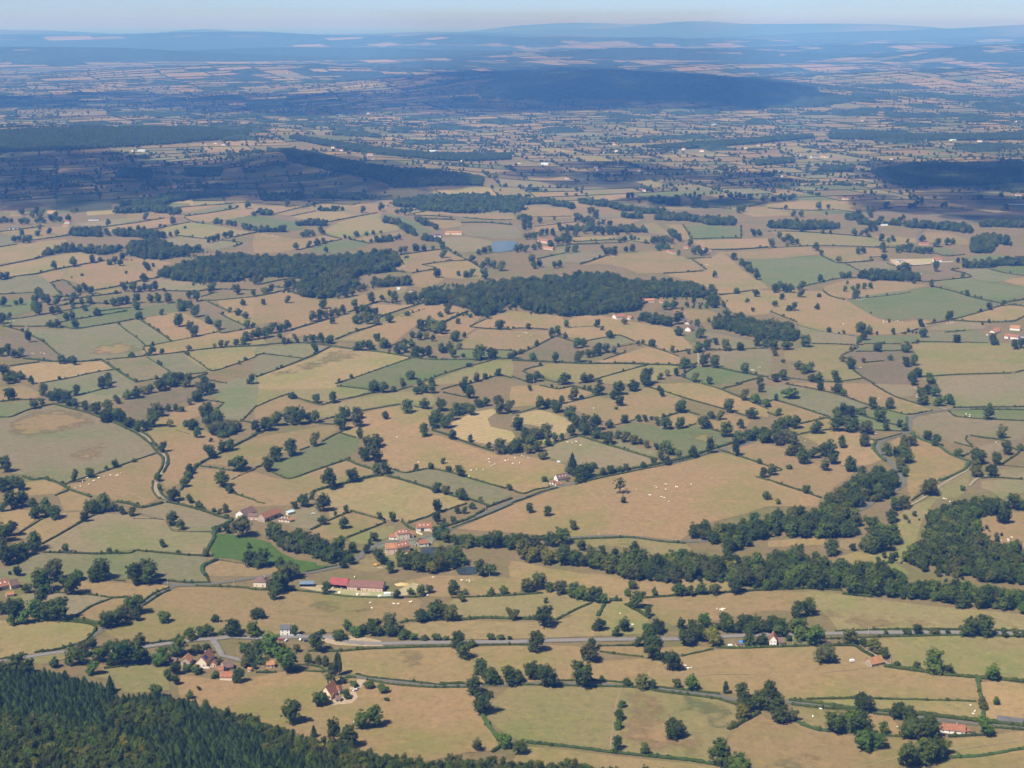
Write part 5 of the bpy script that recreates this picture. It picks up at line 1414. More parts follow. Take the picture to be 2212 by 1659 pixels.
SRC_SHRUB = source_collection('shrub_form', BUSHM * 2, [M['hedge']] * 3 + [M['leaf_m'], M['leaf_o'], M['hedge_green']])
stand('hedge_shrubs', 'small uneven shrubs growing out of the field hedges', shr, [rq.randrange(6) for _ in shr], shs, SRC_SHRUB)
print('hedges', len(HEDGES), 'trees', len(TREES), 'fields', len(FIELDS), 'cows', len(COWS), 'woods', len(WOODS), 'conifers', len(conif), 'leafy', len(leafy))
# ------------------------------------------------------------------ the far country
S1 = 2212 / 2048.0
def farL(x, y): return x / S1, y / S1
def farR(x, y): return 2048 + x / S1, y / S1
FAR_WOODS = [  # label, tone, base outline
    ('sunlit wooded plateau behind the shaded fields', 'm', [farL(*p) for p in ((-40, 662), (300, 652), (700, 627), (1000, 602), (1080, 585), (850, 560), (500, 560), (-40, 572))]),
    ('dark wooded spur in cloud shadow', 'd', [farL(*p) for p in ((1150, 640), (1300, 662), (1500, 700), (1750, 740), (2090, 775), (2080, 805), (1700, 815), (1640, 780), (1400, 735), (1250, 700))]),
    ('long dark wooded ridge under the big cloud shadow', 'd', [farR(*p) for p in ((-120, 424), (0, 432), (300, 424), (600, 433), (900, 433), (1000, 470), (1300, 465), (1450, 442), (1600, 424), (1330, 405), (1300, 378), (1200, 352), (1050, 340), (750, 315), (600, 300), (300, 318), (100, 312), (-60, 340), (-160, 385))]),
    ('straight dark conifer belt behind the far white houses', 'd', [farR(*p) for p in ((1370, 602), (2240, 604), (2240, 580), (1370, 585))]),
    ('large dark wood beside the shaded farmland', 'd', [farR(*p) for p in ((1550, 745), (1650, 802), (2000, 805), (2240, 785), (2240, 715), (1750, 712))]),
    ('small wood in front of the far white hamlet', 'd', [farR(*p) for p in ((1320, 745), (1470, 745), (1480, 722), (1340, 725))]),
    ('narrow far copse on a pale slope', 'm', [farR(*p) for p in ((1050, 718), (1220, 706), (1220, 692), (1060, 700))]),
    ('far copse in the shaded hedged fields', 'd', [farL(*p) for p in ((800, 765), (950, 765), (960, 735), (810, 735))]),
    ('bushy belt in the shaded hedged fields', 'd', [farL(*p) for p in ((500, 772), (655, 775), (650, 740), (520, 740))]),
    ('far belt of trees across the pale plain', 'd', [farR(*p) for p in ((560, 640), (760, 645), (1060, 622), (1300, 600), (1300, 588), (1000, 608), (700, 628))]),
    ('far river trees left of the hamlets', 'd', [farL(*p) for p in ((1250, 600), (1500, 650), (1850, 690), (2212, 690), (2212, 672), (1850, 668), (1500, 625), (1270, 590))]),
    ('hazy wooded hillside far out', 'd', [farL(*p) for p in ((0, 270), (600, 268), (1300, 262), (1900, 250), (2212, 236), (2212, 205), (1500, 205), (800, 225), (0, 240))]),
    ('hazy wood on the far hill brow', 'm', [farR(*p) for p in ((1180, 250), (1300, 262), (1560, 232), (1530, 212), (1250, 218))]),
    ('hazy wooded hill shoulder by the frame edge', 'm', [farR(*p) for p in ((1960, 268), (2240, 275), (2240, 225), (2050, 235))]),
    ('hazy strip of woods below the far hills', 'd', [farR(*p) for p in ((250, 255), (900, 260), (1200, 272), (1190, 245), (900, 232), (300, 228))]),
    ('hazy far wood on rolling fields', 'm', [farL(*p) for p in ((0, 210), (600, 215), (1250, 185), (1250, 160), (700, 165), (0, 180))]),
]
FAR_POLY = []
def canopy(polys, step_of, name, label, hgt_top=12):
    V = []; F = []; T = []
    for g in polys:
        xs = [p[0] for p in g]; ys = [p[1] for p in g]
        yc = sum(ys) / len(ys); st = step_of(yc)
        x0, y0 = min(xs) - st, min(ys) - st
        nx = int((max(xs) - x0) / st) + 3; ny = int((max(ys) - y0) / st) + 3
        gx = x0 + st * np.arange(nx)[:, None] + (np.random.rand(nx, ny) - 0.5) * st * 0.5
        gy = y0 + st * np.arange(ny)[None, :] + (np.random.rand(nx, ny) - 0.5) * st * 0.5
        ins = np.array([[inside(gx[i, j], gy[i, j], g) for j in range(ny)] for i in range(nx)])
        zz = height(gx, gy)
        top = hgt_top * (0.62 + 0.6 * np.random.rand(nx, ny))
        z = zz + np.where(ins, top, -3)
        idx = -np.ones((nx, ny), int)
        for i in range(nx - 1):
            for j in range(ny - 1):
                if ins[i, j] or ins[i + 1, j] or ins[i, j + 1] or ins[i + 1, j + 1]:
                    q = []
                    for a, b in ((i, j), (i + 1, j), (i + 1, j + 1), (i, j + 1)):
                        if idx[a, b] < 0:
                            idx[a, b] = len(V); V.append((float(gx[a, b]), float(gy[a, b]), float(z[a, b]))); T.append(random.random())
                        q.append(int(idx[a, b]))
                    F.append(tuple(q))
    me = bpy.data.meshes.new(name); me.from_pydata(V, [], F); set_tint(me, T)
    me.materials.append(M['leaf_far']); me.update()
    o = link(bpy.data.objects.new(name, me))
    tag(o, label, kind='stuff')
    return o
M['leaf_far'] = leaf_mat('far_canopy', (0.018, 0.030, 0.012), (0.038, 0.058, 0.020), 0.2)

for label, tone, pp in FAR_WOODS:
    g = [ground(X, Y) for X, Y in pp]
    FAR_POLY.append(g)
    yc = sum(p[1] for p in g) / len(g)
    if yc < 7600:
        w = 11.0
        pt = fill(g, 8.5 if yc < 6000 else 10)
        stand('wood', label, pt, [tone_pick(tone, False) for _ in pt], [(w * random.uniform(0.8, 1.3), w * random.uniform(0.95, 1.5)) for _ in pt], SRC_FAR)
    else:
        canopy([g], lambda y: 0.0021 * y, 'wood', label)
    cx = sum(p[0] for p in pp) / len(pp); cy = sum(p[1] for p in pp) / len(pp)
LANDMARKS += [(500, 560, 'the wooded plateau'), (1500, 690, 'the dark wooded spur'), (2600, 350, 'the long dark wooded ridge'), (3700, 545, 'the straight conifer belt'), (3800, 700, 'the large shaded wood'),
              (1200, 1050, 'the big oval wood'), (2400, 1130, 'the wide central wood'), (3250, 1330, 'the round wood'), (3300, 2080, 'the wood along the bending lane'), (3780, 2150, 'the wood by the grassy valley'), (2900, 2260, 'the riverside tree belt'), (3600, 2400, 'the long tree belt'),
              (1040, 620, 'the copse in the shaded fields'), (3100, 2480, 'the roadside wood'), (3660, 1110, 'the wood below the white-walled farm'), (2050, 870, 'the wood on the far rise')]

# parcels: split the far land into fields between hedges
def warp(u, v):
    x = u * 0.94 - v * 0.34; y = u * 0.34 + v * 0.94
    return (x + 130 * math.sin(y / 900 + 0.7) + 60 * math.sin(x / 420 + y / 700), y + 150 * math.sin(x / 1100 + 1.9) + 50 * math.sin(x / 380 - y / 600))
LEAF = []
rp = random.Random(21)
def split(u0, u1, v0, v1, depth=0):
    cu, cv = (u0 + u1) / 2, (v0 + v1) / 2
    x, y = warp(cu, cv); R = max(u1 - u0, v1 - v0)
    if y + R < 4250 or y - R > 33000 or abs(x) - R > 0.46 * max(y, 1) + 700: return
    target = (165 + 0.008 * y if y < 9000 else 0.026 * y) * rp.uniform(0.7, 1.5)
    if R < target:
        if y > 4250: LEAF.append((u0, u1, v0, v1))
        return
    f = rp.uniform(0.36, 0.64)
    if (u1 - u0) * rp.uniform(0.8, 1.25) > (v1 - v0): 
        m = u0 + (u1 - u0) * f; split(u0, m, v0, v1, depth + 1); split(m, u1, v0, v1, depth + 1)
    else:
        m = v0 + (v1 - v0) * f; split(u0, u1, v0, m, depth + 1); split(u0, u1, m, v1, depth + 1)
split(-26000, 30000, -12000, 44000)
FV, FF, FC = [], [], []; HV, HF, HT = [], [], []; far_pts, far_sz, far_pk = [], [], []; wood_parcels = []
PAL = [('t', 5), ('p', 4), ('q', 4), ('g', 4), ('G', 3), ('y', 2.4), ('b', 2), ('v', 3.4), ('o', 1.0)]
letters = [a for a, _ in PAL]; wts = [b for _, b in PAL]
def far_hedge(p, q, hh, ww):
    L = math.hypot(q[0] - p[0], q[1] - p[1])
    n = max(1, int(L / 60)); d = ((q[0] - p[0]) / L, (q[1] - p[1]) / L); nx, ny = -d[1], d[0]
    base = len(HV)
    for k in range(n + 1):
        t = k / n; x = p[0] + (q[0] - p[0]) * t; y = p[1] + (q[1] - p[1]) * t; z = hgt(x, y)
        h = hh * rp.uniform(0.7, 1.3); w = ww * rp.uniform(0.8, 1.2) / 2
        HV.extend([(x - nx * w, y - ny * w, z - 2), (x - nx * w * 0.8, y - ny * w * 0.8, z + h), (x + nx * w * 0.8, y + ny * w * 0.8, z + h), (x + nx * w, y + ny * w, z - 2)])
        tt = rp.random() * 0.6; HT.extend([tt] * 4)
        if k:
            a = base + 4 * k
            for j in range(3): HF.append((a - 4 + j, a + j, a + j + 1, a - 3 + j))
for u0, u1, v0, v1 in LEAF:
    c = warp((u0 + u1) / 2, (v0 + v1) / 2)
    hz = hgt(c[0], c[1])
    inw = any(inside(c[0], c[1], g) for g in FAR_POLY)
    X, Y = to_px(c[0], c[1], hz)
    if not (-500 < X < 4600): continue
    quad = [warp(u0, v0), warp(u1, v0), warp(u1, v1), warp(u0, v1)]
    wn_ = math.sin(c[0] / 1700 + 2.2) * math.sin(c[1] / 2100 + 0.3) + 0.5 * math.sin((c[0] + c[1]) / 900)
    pw = 0.0 if c[1] < 6500 else 0.11 + 0.26 * (wn_ > 0.25) + (0.35 if hz > 110 else 0) + (0.15 if c[1] > 16000 else 0)
    if not inw and rp.random() < pw:
        wood_parcels.append([(p[0] + (c[0] - p[0]) * 0.06, p[1] + (c[1] - p[1]) * 0.06) for p in quad]); inw = True
    if not inw:
        code = rp.choices(letters, wts)[0]; col = FIELD_COL[code]; k = rp.uniform(0.82, 1.06)
        n = 3; b = len(FV)
        for j in range(n + 1):
            for i in range(n + 1):
                x, y = warp(u0 + (u1 - u0) * i / n, v0 + (v1 - v0) * j / n)
                FV.append((x, y)); FC.append((col[0] * k, col[1] * k, col[2] * k, 1))
        for j in range(n):
            for i in range(n):
                a = b + j * (n + 1) + i; FF.append((a, a + 1, a + n + 2, a + n + 1))
    if Y > 800: continue
    far = c[1]
    for p, q in ((quad[0], quad[1]), (quad[0], quad[3])):
        L = math.hypot(q[0] - p[0], q[1] - p[1])
        if rp.random() < 0.88 and not inw: far_hedge(p, q, 2.2 if far < 8000 else 3.5 if far < 13000 else 7, 2.6 if far < 8000 else 4 if far < 13000 else 9)
        if far < 17000 and not inw:
            m = int(L / (30 if far < 8500 else 48) * rp.choice((0.15, 0.5, 0.9, 1.8)))
            for _ in range(m):
                t = rp.random(); s = rp.uniform(6, 13) if far < 9000 else rp.uniform(9, 15)
                x = p[0] + (q[0] - p[0]) * t + rp.uniform(-4, 4); y = p[1] + (q[1] - p[1]) * t + rp.uniform(-4, 4)
                if to_px(x, y, hgt(x, y))[1] > 800: continue
                far_pts.append((x, y)); far_sz.append((s, s * rp.uniform(0.85, 1.2))); far_pk.append(tone_pick(rp.choice('dddm'), False))
    if far < 17000 and not inw:
        for _ in range(rp.choice((0, 0, 1, 1, 2, 3))):
            x, y = warp(rp.uniform(u0, u1), rp.uniform(v0, v1)); s = rp.uniform(7, 13)
            if to_px(x, y, hgt(x, y))[1] > 800: continue
            far_pts.append((x, y)); far_sz.append((s, s)); far_pk.append(tone_pick('d', False))
        if rp.random() < (0.22 if far < 9000 else 0.12):
            x, y = warp(rp.uniform(u0, u1), rp.uniform(v0, v1))
            if to_px(x, y, hgt(x, y))[1] < 800:
                for _ in range(rp.randrange(8, 34)):
                    far_pts.append((x + rp.gauss(0, 26), y + rp.gauss(0, 20))); s = rp.uniform(7, 12); far_sz.append((s, s)); far_pk.append(tone_pick('d', False))
fx = np.array([p[0] for p in FV]); fy = np.array([p[1] for p in FV]); fz = height(fx, fy) + 0.02 + np.clip((fy - 5000) * 1e-5, 0, 1)
me = bpy.data.meshes.new('distant_fields'); me.from_pydata([(float(a), float(b), float(c)) for a, b, c in zip(fx, fy, fz)], [], FF)
me.attributes.new('land', 'FLOAT_COLOR', 'POINT').data.foreach_set('color', np.array(FC, np.float32).ravel())
me.materials.append(M['land'])
tag(link(bpy.data.objects.new('distant_fields', me)), 'patchwork of tan and green fields on the far plain', kind='structure')
me = bpy.data.meshes.new('distant_hedges'); me.from_pydata(HV, [], HF); set_tint(me, HT); me.materials.append(M['hedge'])
tag(link(bpy.data.objects.new('distant_hedges', me)), 'dark hedge lines between the far fields', kind='stuff')
if wood_parcels:
    canopy(wood_parcels, lambda y: 0.0035 * y, 'distant_woods', 'scattered hazy woods on the far plain and hills', 13)
all_pts = far_pts; 
stand('distant_trees', 'countless small trees along the far hedges', far_pts, far_pk, far_sz, SRC_FAR)
pts_ = [(t[0], t[1]) for t in STUFF_TREES]
stand('hedgerow_trees', 'smaller broadleaf trees along the middle-distance hedges', pts_, [tone_pick(t[4]) for t in STUFF_TREES], [(t[2], t[2] * t[3]) for t in STUFF_TREES], SRC_NEAR)
print('parcels', len(LEAF), 'far trees', len(far_pts), 'wood parcels', len(wood_parcels), 'hedge faces', len(HF))
# ------------------------------------------------------------------ buildings
M['w_white'] = plain('white_render', (0.72, 0.68, 0.61), 0.08, 1.2)
M['w_cream'] = plain('cream_render', (0.68, 0.57, 0.42), 0.10, 1.2)
M['w_stone'] = plain('rubble_stone', (0.38, 0.31, 0.24), 0.22, 1.8)
M['w_pink'] = plain('pinkish_stone', (0.58, 0.43, 0.33), 0.15, 1.5)
M['w_wood'] = plain('weathered_boards', (0.0984, 0.0738, 0.0560), 0.25, 1.5)
def tile_mat(name, col):
    m, nt, b = new_mat(name)
    p = world_pos(nt)
    rgb = N(nt, 'ShaderNodeRGB'); rgb.outputs[0].default_value = (*col, 1)
    c = mix(nt, ramp(nt, noise(nt, 0.5, 4, 0.65, p), 0.35, 0.62, 0, 1.0), rgb.outputs[0], (col[0] * 0.6, col[1] * 0.82, col[2] * 0.9))
    f = ramp(nt, noise(nt, 3.0, 3, 0.7, p), 0.3, 0.7, 0.8, 1.2)
    nt.links.new(mul(nt, c, f), b.inputs['Base Color'])
    return m
M['r_red'] = tile_mat('red_tiles', (0.315, 0.122, 0.064))
M['r_orange'] = tile_mat('orange_tiles', (0.41, 0.175, 0.08))
M['r_brown'] = tile_mat('brown_tiles', (0.19, 0.105, 0.078))
M['r_slate'] = tile_mat('slate', (0.1312, 0.1148, 0.1160))
M['r_bright'] = tile_mat('red_sheet', (0.33, 0.075, 0.066))
M['r_dark'] = tile_mat('dark_red_sheet', (0.23, 0.1, 0.072))
M['r_blue'] = tile_mat('blue_grey_sheet', (0.17, 0.2, 0.24))
M['r_pale'] = tile_mat('pale_sheet', (0.5084, 0.5576, 0.5760))
M['glass'] = plain('window_glass', (0.05, 0.06, 0.07), 0.1, 1, 0.15, 0.5)
M['door'] = plain('door_boards', (0.10, 0.065, 0.045), 0.2, 2)
M['shutter'] = plain('white_shutters', (0.74, 0.73, 0.7), 0.05, 2)
M['solar'] = plain('solar_cells', (0.03, 0.045, 0.15), 0.15, 1, 0.2, 0.5)
M['chimney'] = plain('chimney_brick', (0.4510, 0.3444, 0.2720), 0.2, 2)
WALL = {'w': 'w_white', 'c': 'w_cream', 's': 'w_stone', 'p': 'w_pink', 'd': 'w_wood'}
ROOF = {'r': 'r_red', 'o': 'r_orange', 'b': 'r_brown', 's': 'r_slate', 'B': 'r_bright', 'D': 'r_dark', 'u': 'r_blue', 'l': 'r_pale'}

def building(A, B, depth, wh, rise, kind, wall, roof, name, label, cat, opts='', phrase=None, group=None):
    """A, B: survey positions of the two ends of the front wall; kind s = ridge along the front, g = gable front, h = hipped, m = single slope"""
    ax, ay = ground(*A); bx, by = ground(*B)
    W = math.hypot(bx - ax, by - ay); rz = math.atan2(by - ay, bx - ax)
    z = min(hgt(ax, ay), hgt(bx, by))
    root = empty(name, (ax, ay, z), rz)
    D = depth; e = 0.4; t = 0.22; z0 = -0.9
    b = MB()
    if kind in 'sg':
        if kind == 's': prof = lambda: None
        if kind == 's':   # gables at x = 0 and x = W
            for x in (0, W):
                b.v += [(x, 0, z0), (x, D, z0), (x, D, wh), (x, D / 2, wh + rise), (x, 0, wh)]
        else:             # gables at y = 0 and y = D
            for y in (0, D):
                b.v += [(0, y, z0), (W, y, z0), (W, y, wh), (W / 2, y, wh + rise), (0, y, wh)]
        b.f += [(0, 1, 2, 3, 4) if kind == 'g' else (4, 3, 2, 1, 0), (9, 8, 7, 6, 5) if kind == 'g' else (5, 6, 7, 8, 9)]
        for i, j in ((0, 1), (1, 2), (4, 0)):
            b.f.append((i, i + 5, j + 5, j) if kind == 'g' else (i, j, j + 5, i + 5))
    elif kind == 'h':
        b.box(0, W, 0, D, z0, wh)
    else:
        b.v += [(0, 0, z0), (W, 0, z0), (W, D, z0), (0, D, z0), (0, 0, wh), (W, 0, wh), (W, D, wh + rise), (0, D, wh + rise)]
        b.f += [(3, 2, 1, 0), (4, 5, 6, 7), (0, 1, 5, 4), (1, 2, 6, 5), (2, 3, 7, 6), (3, 0, 4, 7)]
    if 'o' not in opts:
        b.build('wall', M[WALL[wall]], root)
    else:                 # open-fronted barn: back and end walls, posts along the front
        wb = MB(); wb.box(0, W, D - 0.25, D, z0, wh); wb.box(0, 0.25, 0, D - 0.25, z0, wh); wb.box(W - 0.25, W, 0, D - 0.25, z0, wh)
        wb.build('wall', M[WALL[wall]], root)
        for k in range(1, max(2, int(W / 5))):
            pb = MB(); x = W * k / max(2, int(W / 5)); pb.box(x - 0.15, x + 0.15, 0.1, 0.4, z0, wh); pb.build('post', M['w_wood'], root)
    r = MB()
    def slab(p0, p1, p2, p3):
        p = [Vector(q) for q in (p0, p1, p2, p3)]
        n = (p[1] - p[0]).cross(p[3] - p[0]).normalized() * t
        if n.z < 0: n = -n
        i = len(r.v); r.v += [tuple(q) for q in p] + [tuple(q + n) for q in p]
        r.f += [(i, i + 1, i + 2, i + 3), (i + 4, i + 7, i + 6, i + 5)] + [(i + k, i + 4 + k, i + 4 + (k + 1) % 4, i + (k + 1) % 4) for k in range(4)]
    if kind == 's':
        s = rise / (D / 2)
        slab((-e, -e, wh - e * s + 0.02), (W + e, -e, wh - e * s + 0.02), (W + e, D / 2, wh + rise + 0.02), (-e, D / 2, wh + rise + 0.02))
        slab((W + e, D + e, wh - e * s + 0.02), (-e, D + e, wh - e * s + 0.02), (-e, D / 2, wh + rise + 0.02), (W + e, D / 2, wh + rise + 0.02))
    elif kind == 'g':
        s = rise / (W / 2)
        slab((-e, D + e, wh - e * s + 0.02), (-e, -e, wh - e * s + 0.02), (W / 2, -e, wh + rise + 0.02), (W / 2, D + e, wh + rise + 0.02))
        slab((W + e, -e, wh - e * s + 0.02), (W + e, D + e, wh - e * s + 0.02), (W / 2, D + e, wh + rise + 0.02), (W / 2, -e, wh + rise + 0.02))
    elif kind == 'h':
        i0 = min(W, D) / 2
        if W >= D: ra, rb = (i0, D / 2, wh + rise), (W - i0, D / 2, wh + rise)
        else: ra, rb = (W / 2, i0, wh + rise), (W / 2, D - i0, wh + rise)
        c = [(-e, -e, wh), (W + e, -e, wh), (W + e, D + e, wh), (-e, D + e, wh)]
        i = len(r.v); r.v += c + [ra, rb] + [(q[0], q[1], q[2] - 0.15) for q in c]
        r.f += ([(i, i + 1, i + 5, i + 4), (i + 1, i + 2, i + 5), (i + 2, i + 3, i + 4, i + 5), (i + 3, i, i + 4)] if W >= D else [(i, i + 1, i + 4), (i + 1, i + 2, i + 5, i + 4), (i + 2, i + 3, i + 5), (i + 3, i, i + 4, i + 5)])
        r.f += [(i + 9, i + 8, i + 7, i + 6)] + [(i + k, i + 6 + k, i + 6 + (k + 1) % 4, i + (k + 1) % 4) for k in range(4)]
    else:
        slab((-e, -e, wh + 0.03 - e * rise / D), (W + e, -e, wh + 0.03 - e * rise / D), (W + e, D + e, wh + rise + 0.03 + e * rise / D), (-e, D + e, wh + rise + 0.03 + e * rise / D))
    rf = r.build('roof', M[ROOF[roof]], root)
    rr = random.Random(int(A[0]))
    if 'k' in opts:
        cb = MB()
        if kind == 'g': cb.box(W / 2 - 0.9, W / 2 - 0.2, D * 0.6, D * 0.6 + 0.8, wh + rise * 0.55, wh + rise + 1.1)
        else:
            cx = W * rr.uniform(0.62, 0.85); cb.box(cx, cx + 0.8, D / 2 - 0.35, D / 2 + 0.35, wh + rise * 0.6, wh + rise + 1.1)
        cb.build('chimney', M['chimney'], rf)
    if 'S' in opts:       # solar array on the visible slope
        if kind == 'g':
            sl = math.hypot(W / 2, rise); ux, uz = (W / 2) / sl, rise / sl
            for k in range(3):
                for j in range(2):
                    sb = MB(); y0 = D * 0.14 + k * 1.75; a0 = sl * 0.30 + j * sl * 0.24; a1 = a0 + sl * 0.225
                    P = lambda a, y, h: (W - a * ux + h * uz, y, wh + a * uz + h * ux)
                    q = [P(a0, y0, 0.30), P(a0, y0 + 1.65, 0.30), P(a1, y0 + 1.65, 0.30), P(a1, y0, 0.30)]
                    q2 = [P(a0, y0, 0.38), P(a0, y0 + 1.65, 0.38), P(a1, y0 + 1.65, 0.38), P(a1, y0, 0.38)]
                    sb.v = q + q2; sb.f = [(3, 2, 1, 0), (4, 5, 6, 7)] + [(m, (m + 1) % 4, 4 + (m + 1) % 4, 4 + m) for m in range(4)]
                    sb.build('solar_panel', M['solar'], rf)
        else:
            sl = math.hypot(D / 2, rise); ux, uz = (D / 2) / sl, rise / sl
            for k in range(4):
                P = lambda a, x, h: (x, a * ux - h * uz, wh + a * uz + h * ux)
                x0 = W * 0.45 + k * W * 0.12; x1 = x0 + W * 0.112; sb = MB()
                q = [P(sl * 0.2, x0, 0.3), P(sl * 0.2, x1, 0.3), P(sl * 0.75, x1, 0.3), P(sl * 0.75, x0, 0.3)]
                q2 = [P(sl * 0.2, x0, 0.38), P(sl * 0.2, x1, 0.38), P(sl * 0.75, x1, 0.38), P(sl * 0.75, x0, 0.38)]
                sb.v = q + q2; sb.f = [(3, 2, 1, 0), (4, 5, 6, 7)] + [(m, (m + 1) % 4, 4 + (m + 1) % 4, 4 + m) for m in range(4)]
                sb.build('solar_panel', M['solar'], rf)
    if 'x' in opts:       # roof windows
        sl = math.hypot(D / 2, rise); ux, uz = (D / 2) / sl, rise / sl
        if kind != 'g':
            for k in range(3 if W > 9 else 2):
                x0 = W * (0.2 + 0.27 * k); P = lambda a, x, h: (x, a * ux - h * uz, wh + a * uz + h * ux); sb = MB()
                q = [P(sl * 0.4, x0, 0.24), P(sl * 0.4, x0 + 0.9, 0.24), P(sl * 0.58, x0 + 0.9, 0.24), P(sl * 0.58, x0, 0.24)]
                q2 = [P(sl * 0.4, x0, 0.34), P(sl * 0.4, x0 + 0.9, 0.34), P(sl * 0.58, x0 + 0.9, 0.34), P(sl * 0.58, x0, 0.34)]
                sb.v = q + q2; sb.f = [(3, 2, 1, 0), (4, 5, 6, 7)] + [(m, (m + 1) % 4, 4 + (m + 1) % 4, 4 + m) for m in range(4)]
                sb.build('roof_window', M['shutter'], rf)
    # openings on the front and on the gable ends
    if 'w' in opts:
        n = max(2, int(W / 4.2)); floors = 2 if wh > 5 else 1
        dk = n // 2
        for fl in range(floors):
            zc = 1.0 + 2.9 * fl
            for k in range(n):
                xc = W * (k + 0.5) / n
                if fl == 0 and k == dk:
                    db = MB(); db.box(xc - 0.5, xc + 0.5, -0.05, 0.1, 0.0, 2.1); db.build('door', M['door'], root)
                    continue
                wb = MB(); wb.box(xc - 0.36, xc + 0.36, -0.04, 0.1, zc, zc + 1.1); wo = wb.build('window', M['glass'], root)
                fb = MB(); fb.box(xc - 0.55, xc + 0.55, -0.09, -0.02, zc - 0.12, zc); fb.build('sill', M['chimney'], wo)
                if 'u' in opts:
                    for s in (-1, 1):
                        ub = MB(); ub.box(xc + s * 0.66 - 0.27, xc + s * 0.66 + 0.27, -0.06, 0.05, zc - 0.05, zc + 1.2); ub.build('shutter', M['shutter'], wo)
    if 'G' in opts:       # windows in the left gable end
        for k in range(2):
            wb = MB(); yc = D * (0.35 + 0.3 * k); wb.box(-0.04, 0.1, yc - 0.4, yc + 0.4, 1.0, 2.2); wb.build('window', M['glass'], root)
    if 'b' in opts:       # big barn doorway
        db = MB(); db.box(W * 0.28, W * 0.28 + min(3.6, W * 0.3), -0.06, 0.1, 0, min(3.2, wh - 0.3)); db.build('barn_door', M['door'], root)
    px = ((A[0] + B[0]) / 2, (A[1] + B[1]) / 2 - 10)
    if phrase:
        tag(root, label, cat, group)
        LANDMARKS.append((px[0], px[1], phrase))
    else:
        later(root, label, cat, group, px[0], px[1])
    return root

